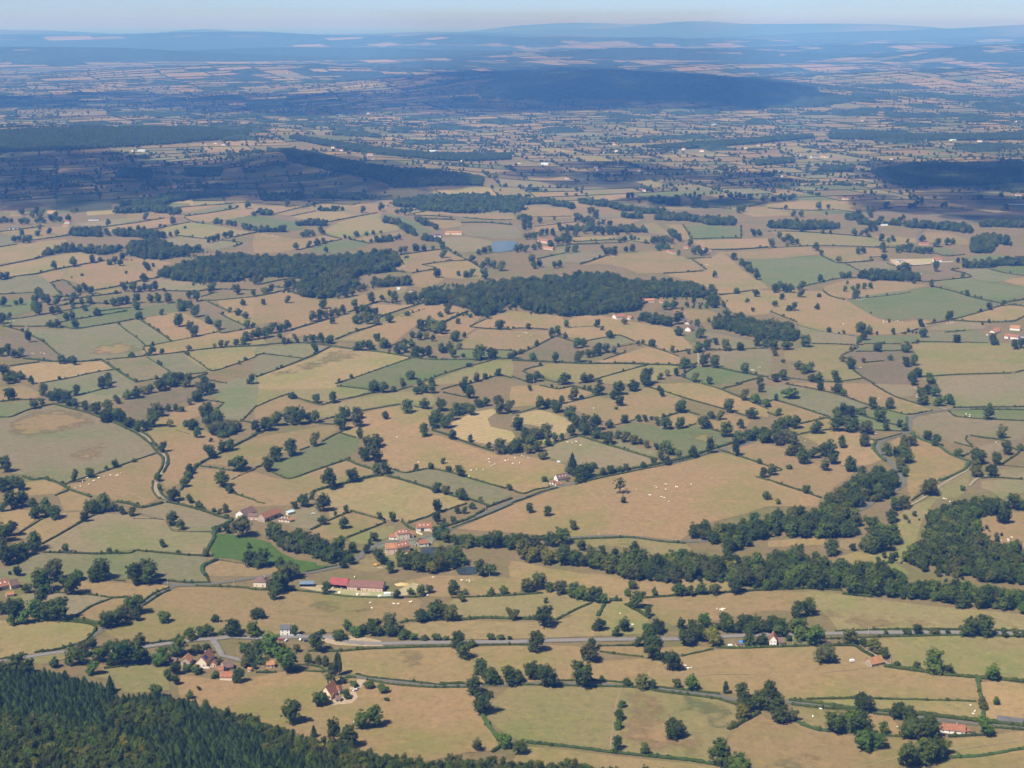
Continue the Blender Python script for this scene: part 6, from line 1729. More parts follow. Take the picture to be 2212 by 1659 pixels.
BLD = [
 # the farm by the road fork, near the plantation
 ((785, 2665), (826, 2669), 18, 4.0, 5.0, 'g', 'c', 'r', 'farmhouse', 'cream-gabled farmhouse with solar panels on its red roof', 'farmhouse', 'Skw', 'the solar-panel farmhouse'),
 ((723, 2661.5), (760, 2664), 9, 4.0, 3.6, 'g', 's', 'o', 'stone_barn', 'grey stone barn with small orange roof left of the solar-panel farmhouse', 'barn', 'b', 'the small stone barn'),
 ((676, 2658), (703, 2660), 7, 2.4, 2.6, 's', 's', 'b', 'shed', 'low brown-roofed stone shed half hidden by trees', 'shed', 'b', None),
 ((879.6, 2720.5), (928, 2722.3), 8.5, 3.0, 3.2, 's', 'c', 'r', 'outbuilding', 'long cream outbuilding with red roof facing the tan field', 'outbuilding', '', 'the cream outbuilding'),
 ((898, 2684), (934, 2678), 11, 2.8, 3.4, 's', 's', 'b', 'barn', 'weathered brown-roofed barn behind the cream outbuilding', 'barn', 'b', None),
 ((866, 2692), (893, 2693), 7, 2.6, 2.4, 's', 's', 'r', 'lean_to', 'small red-roofed lean-to joining the two barns', 'outbuilding', '', None),
 ((841, 2668), (864, 2670), 6, 2.6, 2.2, 'g', 'p', 'r', 'outbuilding', 'small pink-walled outbuilding beside the solar-panel farmhouse', 'outbuilding', 'w', None),
 ((990.6, 2685), (1004, 2687), 3, 2.0, 1.0, 's', 'c', 'o', 'garden_shed', 'tiny orange-roofed garden shed among shrubs', 'shed', 'w', None),
 # the villa with the poplars
 ((1280, 2789), (1326, 2798), 13, 3.0, 7.2, 'g', 'c', 'r', 'villa', 'steep red-roofed villa beside two tall poplars', 'house', 'kw', 'the poplar villa'),
 ((1337, 2777), (1358, 2780), 6, 4.2, 3.4, 'h', 'c', 'r', 'villa_turret', 'small red hipped pavilion adjoining the steep villa', 'house', 'w', None),
 ((1302, 2796), (1324, 2800), 4.5, 2.2, 1.4, 'm', 'c', 'o', 'porch', 'low orange lean-to at the front of the villa', 'outbuilding', '', None),
 ((1343, 2809), (1361, 2809), 6, 2.2, 2.2, 's', 'p', 'b', 'garage', 'small brown-roofed garage on the pink gravel drive', 'garage', 'b', 'the villa garage'),
 # the mill farm by the pond
 ((1590, 2161), (1639, 2155.5), 10, 6.6, 3.6, 'h', 'c', 'r', 'manor_house', 'two-storey stone manor with red hipped roof and white shutters', 'house', 'kwux', 'the manor house'),
 ((1556, 2157), (1587, 2160), 6, 3.0, 2.4, 's', 'w', 'r', 'annex', 'low white annex left of the manor house', 'house', 'w', None),
 ((1641, 2153), (1655, 2152), 5, 4.0, 1.8, 'm', 'c', 'r', 'annex', 'narrow cream annex right of the manor house', 'house', 'w', None),
 ((1666.7, 2126), (1726, 2123.7), 9.5, 4.2, 4.2, 's', 'w', 'r', 'barn', 'white-walled red-roofed barn behind the manor house', 'barn', 'bx', 'the white-walled barn'),
 ((1727, 2129), (1740, 2127), 4, 2.2, 1.2, 's', 'p', 'o', 'shed', 'tiny orange shed at the end of the white-walled barn', 'shed', '', None),
 ((1543, 2221), (1589, 2219), 11, 7.2, 3.8, 's', 'p', 'o', 'mill_building', 'tall orange-roofed stone mill building near the pond', 'barn', 'w', 'the orange-roofed mill'),
 ((1589.6, 2219), (1640, 2207.5), 11, 7.2, 3.8, 's', 'c', 'r', 'mill_building', 'tall red-roofed cream mill building next to the orange-roofed one', 'barn', 'wx', None),
 ((1618, 2225), (1632, 2227), 3.6, 4.4, 1.5, 'g', 'p', 'r', 'turret', 'small red-roofed turret before the tall mill building', 'outbuilding', 'w', None),
 ((1659.5, 2186), (1677, 2187.4), 11, 3.6, 3.0, 'g', 's', 'r', 'outbuilding', 'stone gabled outbuilding at the pond head', 'outbuilding', 'b', None),
 ((1679, 2187), (1714.4, 2184), 7, 3.4, 2.8, 's', 'w', 'r', 'cottage', 'low white cottage with red roof on the pond bank', 'cottage', 'w', 'the pond cottage'),
 # the farm above the green meadow
 ((943, 2071), (978, 2079), 20, 5.0, 4.4, 'g', 'w', 'b', 'farmhouse', 'white-gabled farmhouse with long purple-brown roof', 'farmhouse', 'kw', 'the white-gabled farmhouse'),
 ((1059, 2090), (1091, 2077.5), 10, 5.0, 4.2, 's', 's', 'r', 'barn', 'red-roofed stone barn above the bright green meadow', 'barn', 'bG', 'the meadow barn'),
 ((1091.6, 2077), (1124, 2066), 10, 5.2, 4.2, 's', 's', 'r', 'barn', 'red-roofed barn adjoining the meadow barn on its right', 'barn', 'b', None),
 ((992, 2078), (1039, 2081), 7, 3.8, 2.6, 's', 'p', 'b', 'outbuilding', 'pink-walled outbuilding between farmhouse and meadow barn', 'outbuilding', 'w', None),
 ((1114, 2086), (1157, 2091), 8, 2.8, 3.0, 'h', 'c', 'b', 'bungalow', 'small brown hipped-roof bungalow with cream front', 'house', 'wkx', 'the brown-roofed bungalow'),
 ((1158, 2091), (1175, 2086), 6, 2.6, 1.8, 's', 'c', 'o', 'annex', 'orange-roofed annex of the brown bungalow', 'house', 'w', None),
 ((1153, 2062), (1179, 2055), 4, 3.0, 0.6, 'm', 'c', 'l', 'shed', 'garden shed with pale blue flat roof', 'shed', '', None),
 # the cattle barns
 ((1317.7, 2353), (1386.6, 2360), 13, 4.6, 4.4, 's', 'd', 'B', 'open_barn', 'open-fronted barn with vivid red metal roof', 'barn', 'o', 'the vivid red barn'),
 ((1388.6, 2361), (1530, 2369), 15, 4.2, 4.0, 's', 'p', 'D', 'cattle_barn', 'very long cattle barn with dull dark red roof', 'barn', 'wb', 'the long dark-red barn'),
 ((1199, 2349), (1254, 2349), 6, 3.2, 0.9, 'm', 'd', 'u', 'open_shed', 'open shed with blue-grey sheet roof beside the cattle barns', 'shed', 'o', 'the blue-grey shed'),
 ((1014, 2347), (1064, 2349), 11, 5.0, 4.2, 'h', 'c', 'b', 'house', 'cream house with steep brown hipped roof by the lane', 'house', 'kw', 'the hipped-roof lane house'),
 ((1121, 2542), (1160, 2542), 8, 6.0, 2.8, 's', 'w', 's', 'roadside_house', 'tall white slate-roofed house at the roadside', 'house', 'kw', 'the white roadside house'),
 ((1066, 2673), (1098, 2671), 6, 3.0, 2.4, 's', 'p', 'o', 'cottage', 'small orange-roofed cottage behind a round green tree', 'cottage', 'w', 'the orange cottage'),
 ((-24, 2369), (41.6, 2354), 12, 4.2, 5.0, 's', 's', 'r', 'barn', 'big red-roofed barn cut by the left picture edge', 'barn', 'bx', 'the left edge barn'),
 ((45, 2359), (78, 2351), 9, 4.0, 4.0, 's', 'p', 'b', 'house', 'purple-brown roofed house joined to the left edge barn', 'house', 'kw', None),
 ((26, 2389), (56.6, 2384.5), 5, 2.4, 2.2, 's', 'c', 'o', 'outbuilding', 'low orange-roofed outbuilding before the left edge barn', 'outbuilding', '', None),
 ((2231, 1926), (2276, 1917.6), 9, 3.0, 4.6, 's', 'w', 'b', 'house', 'white house with steep brown roof beside a dark conifer', 'house', 'kwxG', 'the conifer house'),
 ((2198, 1936), (2213.5, 1938.5), 6, 2.8, 1.8, 'h', 'w', 'r', 'garage', 'white garage with red hipped roof left of the conifer house', 'garage', 'b', None),
 ((2224, 1946), (2247.7, 1943.6), 5, 2.4, 2.0, 's', 'c', 'r', 'outbuilding', 'low red-roofed outbuilding before the conifer house', 'outbuilding', '', None),
 ((3077, 2585), (3106, 2587), 10, 6.0, 4.2, 'g', 'w', 'r', 'house', 'white gabled house with red roof by the main road', 'house', 'kw', 'the white gabled road house'),
 ((3116, 2583), (3138, 2581), 11, 2.8, 2.6, 's', 'c', 'b', 'garage', 'brown-roofed garage right of the white gabled road house', 'garage', 'b', None),
 ((2946, 2588.7), (2978, 2588), 5, 2.4, 0.7, 'm', 'c', 'b', 'cabin', 'low beige cabin partly covered by a blue tarpaulin', 'cabin', 'w', 'the beige cabin'),
 ((3486, 2670.5), (3535, 2659), 8.5, 3.0, 4.2, 's', 's', 'o', 'stone_cottage', 'stone cottage with bright orange-red roof at the bend of a track', 'cottage', 'wG', 'the bright-roofed cottage'),
 ((3760, 2929), (3860, 2940), 9, 2.8, 3.4, 's', 'w', 'r', 'longhouse', 'long low white house with red roof under big trees', 'house', 'kw', 'the long white house'),
 ((3862, 2936), (3882, 2933), 4, 2.0, 0.8, 'm', 'p', 'r', 'annex', 'tiny pink annex at the end of the long white house', 'house', '', None),
 # farms of the middle distance
 ((1718, 948), (1763.5, 949), 12, 4.2, 3.6, 's', 'w', 'b', 'farmhouse', 'white farmhouse with brown roof and solar panels on the far rise', 'farmhouse', 'wS', 'the far solar farmhouse'),
 ((1781, 938), (1847, 939), 10, 5.0, 3.6, 's', 'c', 'o', 'barn', 'long orange-roofed barn on the far rise', 'barn', 'wb', 'the far orange barn'),
 ((2149.7, 969), (2189, 974), 9, 5.6, 3.6, 's', 'p', 'r', 'house', 'red-roofed stone house behind the blue fish pond', 'house', 'wk', 'the fish-pond house'),
 ((2171, 996), (2211, 1001), 8, 3.6, 3.0, 's', 'p', 'o', 'cottage', 'orange-roofed cottage in front of the fish-pond house', 'cottage', 'w', None),
 ((2199, 958), (2221, 958), 7, 3.0, 2.2, 's', 's', 'r', 'shed', 'red-roofed shed behind the fish-pond house', 'shed', '', None),
 ((2449, 1272), (2465, 1278), 20, 4.0, 4.2, 'g', 'w', 'r', 'longhouse', 'white-gabled long house with red roof below the central wood', 'house', 'kw', 'the wood-side long house'),
 ((2507, 1276), (2521, 1279), 9, 3.0, 2.6, 's', 'w', 'o', 'cottage', 'orange-roofed cottage right of the wood-side long house', 'cottage', 'w', None),
 ((2572, 1210.5), (2619, 1209.5), 12, 3.8, 3.2, 's', 'p', 'o', 'farm_building', 'long orange-roofed farm building at the wood edge', 'barn', 'wb', 'the wood-edge farm'),
 ((2640.6, 1212), (2653, 1212), 11, 3.6, 3.0, 's', 'p', 'r', 'outbuilding', 'red-roofed outbuilding right of the wood-edge farm', 'outbuilding', '', None),
 ((2740, 1324), (2762, 1327), 14, 4.0, 4.0, 'g', 'w', 'b', 'house', 'purple-roofed house with pale gable by a green plot', 'house', 'wk', 'the purple-roofed house'),
 ((2738, 1295), (2755, 1298), 11, 3.6, 3.2, 's', 'w', 'b', 'house', 'red-brown house tucked behind the purple-roofed house', 'house', 'wk', None),
 ((3734, 1048), (3768, 1048), 12, 5.0, 4.4, 's', 'w', 'r', 'house', 'bright white house with red roof and white garden walls', 'house', 'w', 'the bright white house'),
 ((3590, 1050), (3613, 1050), 9, 3.4, 1.2, 'm', 'w', 'u', 'shed', 'white shed with blue roof in a sandy yard', 'shed', 'b', 'the blue-roofed shed'),
 ((3681, 980), (3716, 980), 12, 2.6, 3.2, 's', 'p', 'r', 'barn', 'pinkish red-roofed barn behind the row of dark trees', 'barn', '', 'the barn behind the tree row'),
 ((3944, 1341), (3968, 1344), 7, 2.6, 2.4, 's', 'w', 'r', 'outbuilding', 'low red-roofed outbuilding with white wall at the edge hamlet', 'outbuilding', '', None),
 ((3956, 1334), (3978, 1337), 20, 3.2, 3.2, 'g', 'w', 'o', 'farmhouse', 'orange-roofed farmhouse at the head of the edge hamlet', 'farmhouse', 'w', 'the edge hamlet'),
 ((3976, 1327), (3999, 1328), 11, 3.6, 3.2, 's', 'w', 'r', 'house', 'dull red-roofed house within the edge hamlet', 'house', 'w', None),
 ((4017, 1353), (4072, 1359), 12, 4.0, 3.4, 's', 'w', 'r', 'barn', 'long dull-red-roofed barn of the edge hamlet', 'barn', 'b', 'the edge hamlet barn'),
 ((4039, 1320), (4079, 1323), 12, 4.0, 4.0, 's', 'w', 'o', 'barn', 'vivid orange-roofed barn behind the edge hamlet', 'barn', '', None),
 ((4081, 1353), (4095, 1355), 6, 4.0, 2.0, 's', 'w', 's', 'house', 'white grey-roofed house at the right picture edge', 'house', 'w', None),
 ((2664, 1007), (2691, 1016), 9, 2.6, 3.0, 's', 'c', 'r', 'house', 'red-roofed house below the dark clump of trees', 'house', 'w', 'the clump-side house'),
 ((2733, 993), (2753, 994), 12, 2.6, 3.0, 's', 'p', 'r', 'barn', 'faded red-roofed barn in the middle of the hamlet', 'barn', '', None),
 ((2784, 998), (2819, 999.5), 9, 4.2, 3.0, 's', 'c', 'r', 'house', 'red-roofed cream house at the hamlet end', 'house', 'w', 'the hamlet end house'),
 ((2824, 1007), (2846, 1006), 7, 2.4, 2.2, 's', 'c', 'o', 'cottage', 'small orange cottage right of the hamlet end house', 'cottage', 'w', None),
 ((2666, 994), (2695, 995), 8, 2.4, 2.4, 's', 'd', 'r', 'barn', 'dark-fronted red-roofed barn behind the clump-side house', 'barn', '', None),
 ((189, 853), (219, 854), 13, 4.0, 3.4, 's', 'p', 'o', 'barn', 'orange-roofed barn in the shadow-edge hamlet', 'barn', '', 'the shadow-edge hamlet'),
 ((352, 883), (395, 882), 8, 4.0, 2.4, 's', 'w', 's', 'house', 'long white house on the shadow-edge slope', 'house', 'w', 'the shadow-edge white house'),
 ((258, 894), (278, 894), 9, 4.0, 3.0, 's', 'w', 'r', 'house', 'white house with red roof below the shadow-edge hamlet', 'house', 'w', None),
 ((250, 908), (272, 907), 8, 3.4, 2.6, 's', 'w', 'o', 'cottage', 'white cottage in front of the shadow-edge houses', 'cottage', 'w', None),
 ((37, 918), (72, 918), 8, 3.8, 2.6, 's', 'w', 's', 'house', 'pale house by the lane at the left picture edge', 'house', 'w', 'the left pale house'),
 ((3367, 799), (3397, 800), 13, 4.2, 3.8, 's', 'c', 'o', 'house', 'cream house with orange roof beside a lone tree', 'house', 'w', 'the far orange house'),
 ((4035, 819), (4096, 820), 12, 3.8, 2.4, 's', 'w', 's', 'barn', 'long pale barn in the right-hand cloud shadow', 'barn', '', 'the shaded pale barn'),
 ((4065, 783), (4086, 783), 9, 3.8, 2.8, 's', 'w', 'r', 'house', 'white house behind the shaded pale barn', 'house', 'w', None),
 ((3525, 903), (3551, 903), 7, 2.6, 1.2, 's', 'w', 'l', 'greenhouse', 'pale plastic greenhouse among dark trees', 'greenhouse', '', 'the pale greenhouse'),
 ((1588, 1160), (1600, 1160), 6, 2.6, 2.0, 's', 'w', 'l', 'shed', 'pale shed at the tip of the central wood', 'shed', '', None),
 ((1640, 1168), (1664, 1167), 7, 2.6, 1.6, 's', 'w', 'b', 'shed', 'pale grey shed beside the central wood', 'shed', '', None),
]
for row in BLD:
    A, B, dp, wh, rs_, kd, wl, rf_, nm, lab, cat, op = row[:12]
    ph = row[12] if len(row) > 12 else None
    ob = building(A, B, dp, wh, rs_, kd, wl, rf_, nm, lab, cat, op, ph or '-')
    if not ph: LANDMARKS.pop()

FARB = [farL(*p) + (s,) for *p, s in ((590, 655, 'b'), (610, 656, 'b'), (895, 628, 'h'), (930, 622, 'h'), (965, 628, 'h'), (1440, 640, 'r'), (1475, 652, 'h'), (1600, 672, 'r'), (1580, 682, 'h'), (1612, 690, 'r'), (1870, 657, 'b'), (1900, 656, 'h'), (2005, 698, 'h'), (2115, 654, 'h'), (1465, 497, 'b'), (1610, 492, 'b'), (1240, 317, 'h'), (1350, 316, 'h'), (535, 314, 'h'), (700, 312, 'h'), (700, 665, 'h'), (1520, 700, 'h'), (300, 648, 'h'))]
FARB += [farR(*p) + (s,) for *p, s in ((875, 542, 'b'), (1145, 572, 'h'), (1120, 570, 'h'), (1310, 681, 'b'), (1340, 680, 'h'), (1362, 682, 'h'), (1240, 674, 'h'), (368, 727, 'h'), (378, 738, 'h'), (455, 722, 'h'), (480, 723, 'b'), (550, 741, 'r'), (140, 713, 'b'), (30, 708, 'h'), (440, 627, 'h'), (470, 655, 'b'), (400, 662, 'h'), (430, 660, 'r'), (740, 647, 'h'), (820, 656, 'r'), (1010, 642, 'h'), (1065, 631, 'h'), (1780, 606, 'b'), (1855, 606, 'h'), (1910, 609, 'b'), (2020, 612, 'b'), (1625, 606, 'h'), (1495, 609, 'h'), (1520, 524, 'r'), (1480, 492, 'h'), (1755, 492, 'b'), (1830, 492, 'h'), (1765, 383, 'h'), (2195, 527, 'b'), (1500, 317, 'h'), (800, 599, 'h'), (650, 678, 'h'), (240, 775, 'r'), (1180, 765, 'h'), (760, 742, 'r'), (570, 828, 'h'), (1640, 690, 'h'))]
rb = random.Random(5)
for X, Y, s in FARB:
    x, y = ground(X, Y); k = px_per_m(x, y)
    L = {'h': rb.uniform(11, 16), 'b': rb.uniform(20, 32), 'r': rb.uniform(12, 20)}[s] * (1 if y < 9000 else 1.3)
    w = L * k; dy = rb.uniform(-0.12, 0.12) * w * 0.3
    op = ''
    building((X - w / 2, Y + dy), (X + w / 2, Y - dy), L * rb.uniform(0.5, 0.8), rb.uniform(4, 6), rb.uniform(2.6, 3.8), 's', 'w', {'h': rb.choice('rbo'), 'b': rb.choice('sbl'), 'r': 'o'}[s],
             'distant_house', {'h': 'tiny far white house', 'b': 'far long pale building', 'r': 'tiny far orange-roofed house'}[s], 'house', op, None, 'houses of the far plain')
LANDMARKS += [(570, 600, 'the sunlit white hall'), (860, 575, 'the hilltop village'), (1420, 610, 'the pale far hamlet'), (2400, 670, 'the far church hamlet'), (3280, 630, 'the white farm on the pale slope'), (2480, 605, 'the far brown fields'), (2860, 500, 'the far isolated farm'), (3650, 455, 'the far orange field'), (1400, 455, 'the pale far sheds')]

# ------------------------------------------------------------------ cattle
def cow_mesh(lying):
    me = bpy.data.meshes.new('cow_frame')
    z = 0.55 if lying else 1.05
    V = [(0, 0, z), (0.55, 0, z + 0.03), (1.0, 0, z + 0.18), (1.32, 0, z + (0.2 if not lying else 0.3)), (1.62, 0, z + (0.02 if not lying else 0.18)), (-0.55, 0, z + 0.02), (-0.86, 0, z + 0.08), (-0.98, 0, z - 0.45)]
    E = [(0, 1), (1, 2), (2, 3), (3, 4), (0, 5), (5, 6), (6, 7)]
    R = [0.44, 0.42, 0.26, 0.19, 0.11, 0.42, 0.20, 0.04]
    for sx in (0.55, -0.6):
        for sy in (-0.26, 0.26):
            i = len(V); root = 1 if sx > 0 else 5
            if lying:
                V += [(sx + 0.12, sy * 1.5, 0.25), (sx + 0.45, sy * 1.7, 0.12)]; R += [0.16, 0.08]
            else:
                V += [(sx, sy, 0.55), (sx + 0.02, sy, 0.05)]; R += [0.13, 0.07]
            E += [(root, i), (i, i + 1)]
    for sy in (-1, 1):
        i = len(V); V += [(1.28, 0.24 * sy, z + 0.34)]; R += [0.05]; E += [(3, i)]
    me.from_pydata(V, E, [])
    o = bpy.data.objects.new('cow_frame', me); COL.objects.link(o)
    md = o.modifiers.new('skin', 'SKIN')
    for k, sv in enumerate(me.skin_vertices[0].data):
        sv.radius = (R[k], R[k]); sv.use_root = (k == 0)
    o.modifiers.new('sub', 'SUBSURF').levels = 1
    dg = bpy.context.evaluated_depsgraph_get(); dg.update()
    out = bpy.data.meshes.new_from_object(o.evaluated_get(dg)); out.name = 'cow_body'
    bpy.data.objects.remove(o); bpy.data.meshes.remove(me)
    out.materials.clear(); out.materials.append(M['hide'])
    for p in out.polygons: p.use_smooth = True
    return out
M['hide'] = plain('cream_hide', (0.78, 0.72, 0.6), 0.08, 2.0)
COWM = [cow_mesh(False), cow_mesh(False), cow_mesh(True)]
for X, Y in COWS:
    x, y = ground(X, Y)
    k = random.randrange(3)
    o = link(bpy.data.objects.new('cow', COWM[k]))
    o.location = (x, y, surface(x, y)); o.rotation_euler = (0, 0, random.uniform(0, 6.28)); s = random.uniform(1.0, 1.2); o.scale = (s, s, s)
    later(o, 'white cow ' + ('lying down' if k == 2 else 'grazing'), 'cow', 'white cattle in the pastures', X, Y)
LANDMARKS += [(430, 1920, 'the curving cattle track'), (2650, 1980, 'the lone tall ragged tree'), (3640, 1640, 'the lane fork'), (1300, 1840, 'the square green field'), (660, 1800, 'the bending field track'), (620, 1380, 'the striped field'), (3500, 1190, 'the green right-hand field'), (2290, 1660, 'the striped stubble'),
              (1950, 1650, 'the curved stubble field'), (2700, 1750, 'the green mown field'), (1300, 1500, 'the pale straw field'), (2620, 2810, 'the row of four trees'), (2200, 2500, 'the pale triangular paddocks'), (3300, 2860, 'the lone middle pasture'), (2100, 2740, 'the hedged lane'), (300, 2520, 'the lane bend'), (560, 2120, 'the tree-lined brook'), (200, 1560, 'the small green paddock'),
              (2790, 1440, 'the pale track junction'), (3860, 1560, 'the wide pale field'), (700, 940, 'the pale left terraces'), (3120, 900, 'the green square field'), (2600, 840, 'the long far hedgerow'), (1530, 900, 'the pale lane'), (3930, 1900, 'the valley hedges'), (900, 1950, 'the hedged paddocks'), (430, 1230, 'the small brown plot'), (760, 1230, 'the left tree rows'), (1180, 1380, 'the tan strip fields'), (1600, 1340, 'the paired tree clumps'), (2180, 1380, 'the rough brown field'), (3560, 1420, 'the small green paddocks'), (2950, 1060, 'the diagonal hedge of trees'), (150, 980, 'the left round clump'), (880, 1040, 'the dark branching wood')]

# ------------------------------------------------------------------ cars and other small things
M['tyre'] = plain('tyre_rubber', (0.03, 0.03, 0.03), 0.1)
def paint(name, col): return plain(name, col, 0.03, 1, 0.3, 0.5)
CARCOL = {'white': paint('white_paint', (0.80, 0.80, 0.80)), 'red': paint('red_paint', (0.45, 0.06, 0.04)), 'silver': paint('silver_paint', (0.5, 0.52, 0.55)), 'dark blue': paint('blue_paint', (0.03, 0.05, 0.14)), 'black': paint('black_paint', (0.02, 0.02, 0.022))}
def wheel_mesh():
    b = MB(); b.tube((0, -0.1, 0), (0, 0.1, 0), 0.33, 0.33, 14); return b.mesh('wheel', M['tyre'])
WHEEL = wheel_mesh()
def side_loft(b, prof, w0, w1):
    n = len(prof); i = len(b.v)
    b.v += [(x, -(w0 if k < n // 2 else w1), z) for k, (x, z) in enumerate(prof)] + [(x, (w0 if k < n // 2 else w1), z) for k, (x, z) in enumerate(prof)]
    b.f.append(tuple(range(i, i + n))); b.f.append(tuple(range(i + 2 * n - 1, i + n - 1, -1)))
    for k in range(n): b.f.append((i + k, i + n + k, i + n + (k + 1) % n, i + (k + 1) % n))
def car(X, Y, rz, colour, label, van=False):
    x, y = ground(X, Y)
    root = empty('parked_van' if van else 'parked_car', (x, y, surface(x, y) + 0.45), rz)
    b = MB()
    if van: side_loft(b, [(-2.3, 0.3), (2.3, 0.3), (2.35, 0.8), (2.0, 1.1), (1.3, 2.0), (-2.3, 2.05)], 0.95, 0.93)
    else: side_loft(b, [(-2.05, 0.3), (2.05, 0.3), (2.1, 0.62), (1.95, 0.78), (0.95, 0.92), (-1.7, 0.95), (-2.1, 0.85)], 0.87, 0.87)
    b.build('body', CARCOL[colour], root)
    if not van:
        c = MB(); i = 0
        lo = [(-1.75, 0.92), (0.95, 0.90)]; hi = [(-1.3, 1.42), (0.25, 1.42)]
        c.v = [(lo[0][0], -0.82, 0.93), (lo[1][0], -0.82, 0.91), (lo[1][0], 0.82, 0.91), (lo[0][0], 0.82, 0.93), (hi[0][0], -0.66, 1.40), (hi[1][0], -0.66, 1.40), (hi[1][0], 0.66, 1.40), (hi[0][0], 0.66, 1.40)]
        c.f = [(3, 2, 1, 0), (4, 5, 6, 7), (0, 1, 5, 4), (1, 2, 6, 5), (2, 3, 7, 6), (3, 0, 4, 7)]
        g = c.build('window', M['glass'], root)
        r = MB(); r.box(-1.32, 0.27, -0.68, 0.68, 1.402, 1.46); r.build('roof', CARCOL[colour], root)
    else:
        c = MB(); c.v = [(2.02, -0.8, 1.12), (1.33, -0.78, 1.92), (1.33, 0.78, 1.92), (2.02, 0.8, 1.12)]; c.v += [(v[0] + 0.03, v[1], v[2] + 0.03) for v in c.v]
        c.f = [(0, 1, 2, 3), (7, 6, 5, 4)] + [(k, 4 + k, 4 + (k + 1) % 4, (k + 1) % 4) for k in range(4)]; c.build('windscreen', M['glass'], root)
    for wx in (-1.3, 1.3):
        for wy in (-0.82, 0.82):
            w = link(bpy.data.objects.new('wheel', WHEEL), root); w.location = (wx, wy, 0.33)
    tag(root, label, 'van' if van else 'car', 'cars parked by the houses')
def c1(x, y): return sheet(1, 4, x, y)
car(*c1(215, 556), 0.2, 'red', 'red car parked opposite the white roadside house')
car(*c1(262, 562), 1.2, 'white', 'white car parked beside the red car')
car(*c1(318, 520), 0.1, 'white', 'white car in front of the roadside house tree')
car(*c1(372, 521), 0.2, 'silver', 'silver car parked on the verge right of the round roadside tree')
car(*c1(385, 556), 1.4, 'silver', 'silver car standing across the road from the round roadside tree')
car(*c1(432, 566), 0.4, 'dark blue', 'dark blue car last in the roadside parking row')
car(*c1(400, 495), 0.1, 'black', 'black car in the shade behind the roadside parking')
car(*c1(857, 996), 0.8, 'white', 'white car at the gate of the poplar villa')
car(1254, 2058, 0.3, 'white', 'white car beside the sheds of the meadow farm')
car(2269, 1926, -0.5, 'black', 'black car in the yard of the conifer house')
car(2922, 2588, 0.1, 'white', 'white van parked left of the beige cabin', True)
car(978, 2548, 0.1, 'black', 'black car under the trees where the roads meet')
car(3409, 2648, 0.3, 'white', 'white van parked in the field left of the bright-roofed cottage', True)
car(1521, 2390, 0.2, 'white', 'white van behind the pale container at the cattle barns', True)
car(2235, 1852, 0.1, 'white', 'white van in the pasture behind the conifer house', True)

M['pole'] = plain('pole_concrete', (0.5084, 0.4920, 0.4480), 0.08, 2)
def pole(X, Y, h, desc):
    x, y = ground(X, Y); root = empty('utility_pole', (x, y, surface(x, y)), random.uniform(0, 1))
    b = MB(); b.tube((0, 0, -0.5), (0, 0, h), 0.16, 0.10, 8); b.build('shaft', M['pole'], root)
    b = MB(); b.box(-0.9, 0.9, -0.06, 0.06, h - 0.5, h - 0.36); b.build('crossarm', M['w_wood'], root)
    later(root, desc, 'utility pole', 'utility poles along the lanes', X, Y)
for X, Y in (sheet(2, 3, 750, 1312), sheet(2, 3, 930, 1312), sheet(2, 3, 1118, 1325), sheet(0, 4, 530, 388), sheet(0, 4, 1900, 415), sheet(0, 4, 1900, 690), sheet(1, 4, 2018, 0), sheet(0, 4, 455, 150), sheet(3, 4, 215, 590), sheet(3, 4, 1055, 765), sheet(3, 4, 865, 510), sheet(0, 4, 548, 610), sheet(0, 4, 175, 680), sheet(1, 3, 2400, 0), sheet(2, 3, 335, 905), sheet(0, 4, 1448, 75), sheet(0, 4, 2018, 95), sheet(1, 3, 1985, 1112)):
    pole(X, Y, 8.0, 'thin pale utility pole')

def wall_run(A, B, h, mat, label):
    ax, ay = ground(*A); bx, by = ground(*B); L = math.hypot(bx - ax, by - ay)
    root = empty('garden_wall', (ax, ay, hgt(ax, ay)), math.atan2(by - ay, bx - ax))
    b = MB(); b.box(0, L, -0.2, 0.2, -1, h); b.build('masonry', M[mat], root)
    b = MB(); b.box(-0.05, L + 0.05, -0.27, 0.27, h + 0.003, h + 0.12); b.build('coping', M['chimney'], root)
    tag(root, label, 'wall', 'garden walls')
wall_run((768, 2671), (838, 2674), 1.4, 'w_white', 'low white wall before the solar-panel farmhouse')
wall_run((1400, 2758), (1416, 2757), 2.0, 'w_cream', 'cream gate wall left of the villa gateway')
wall_run((1427, 2762), (1437, 2758), 2.0, 'w_cream', 'cream gate wall right of the villa gateway')
wall_run((3635, 1061), (3717, 1053), 1.8, 'w_white', 'long white garden wall left of the bright white house')
wall_run((3770, 1049), (3812, 1047), 1.8, 'w_white', 'white garden wall right of the bright white house')
wall_run((1640, 2190), (1662, 2186), 2.0, 'w_pink', 'pink yard wall between mill building and pond outbuilding')
wall_run((1600, 2166), (1650, 2158), 1.2, 'w_cream', 'cream terrace wall along the manor house front')
wall_run((1665, 2130), (1690, 2141), 1.8, 'w_cream', 'curved-off cream wall before the white-walled barn')
wall_run((1540, 2212), (1600, 2172), 1.4, 'w_cream', 'cream lane wall below the manor house')

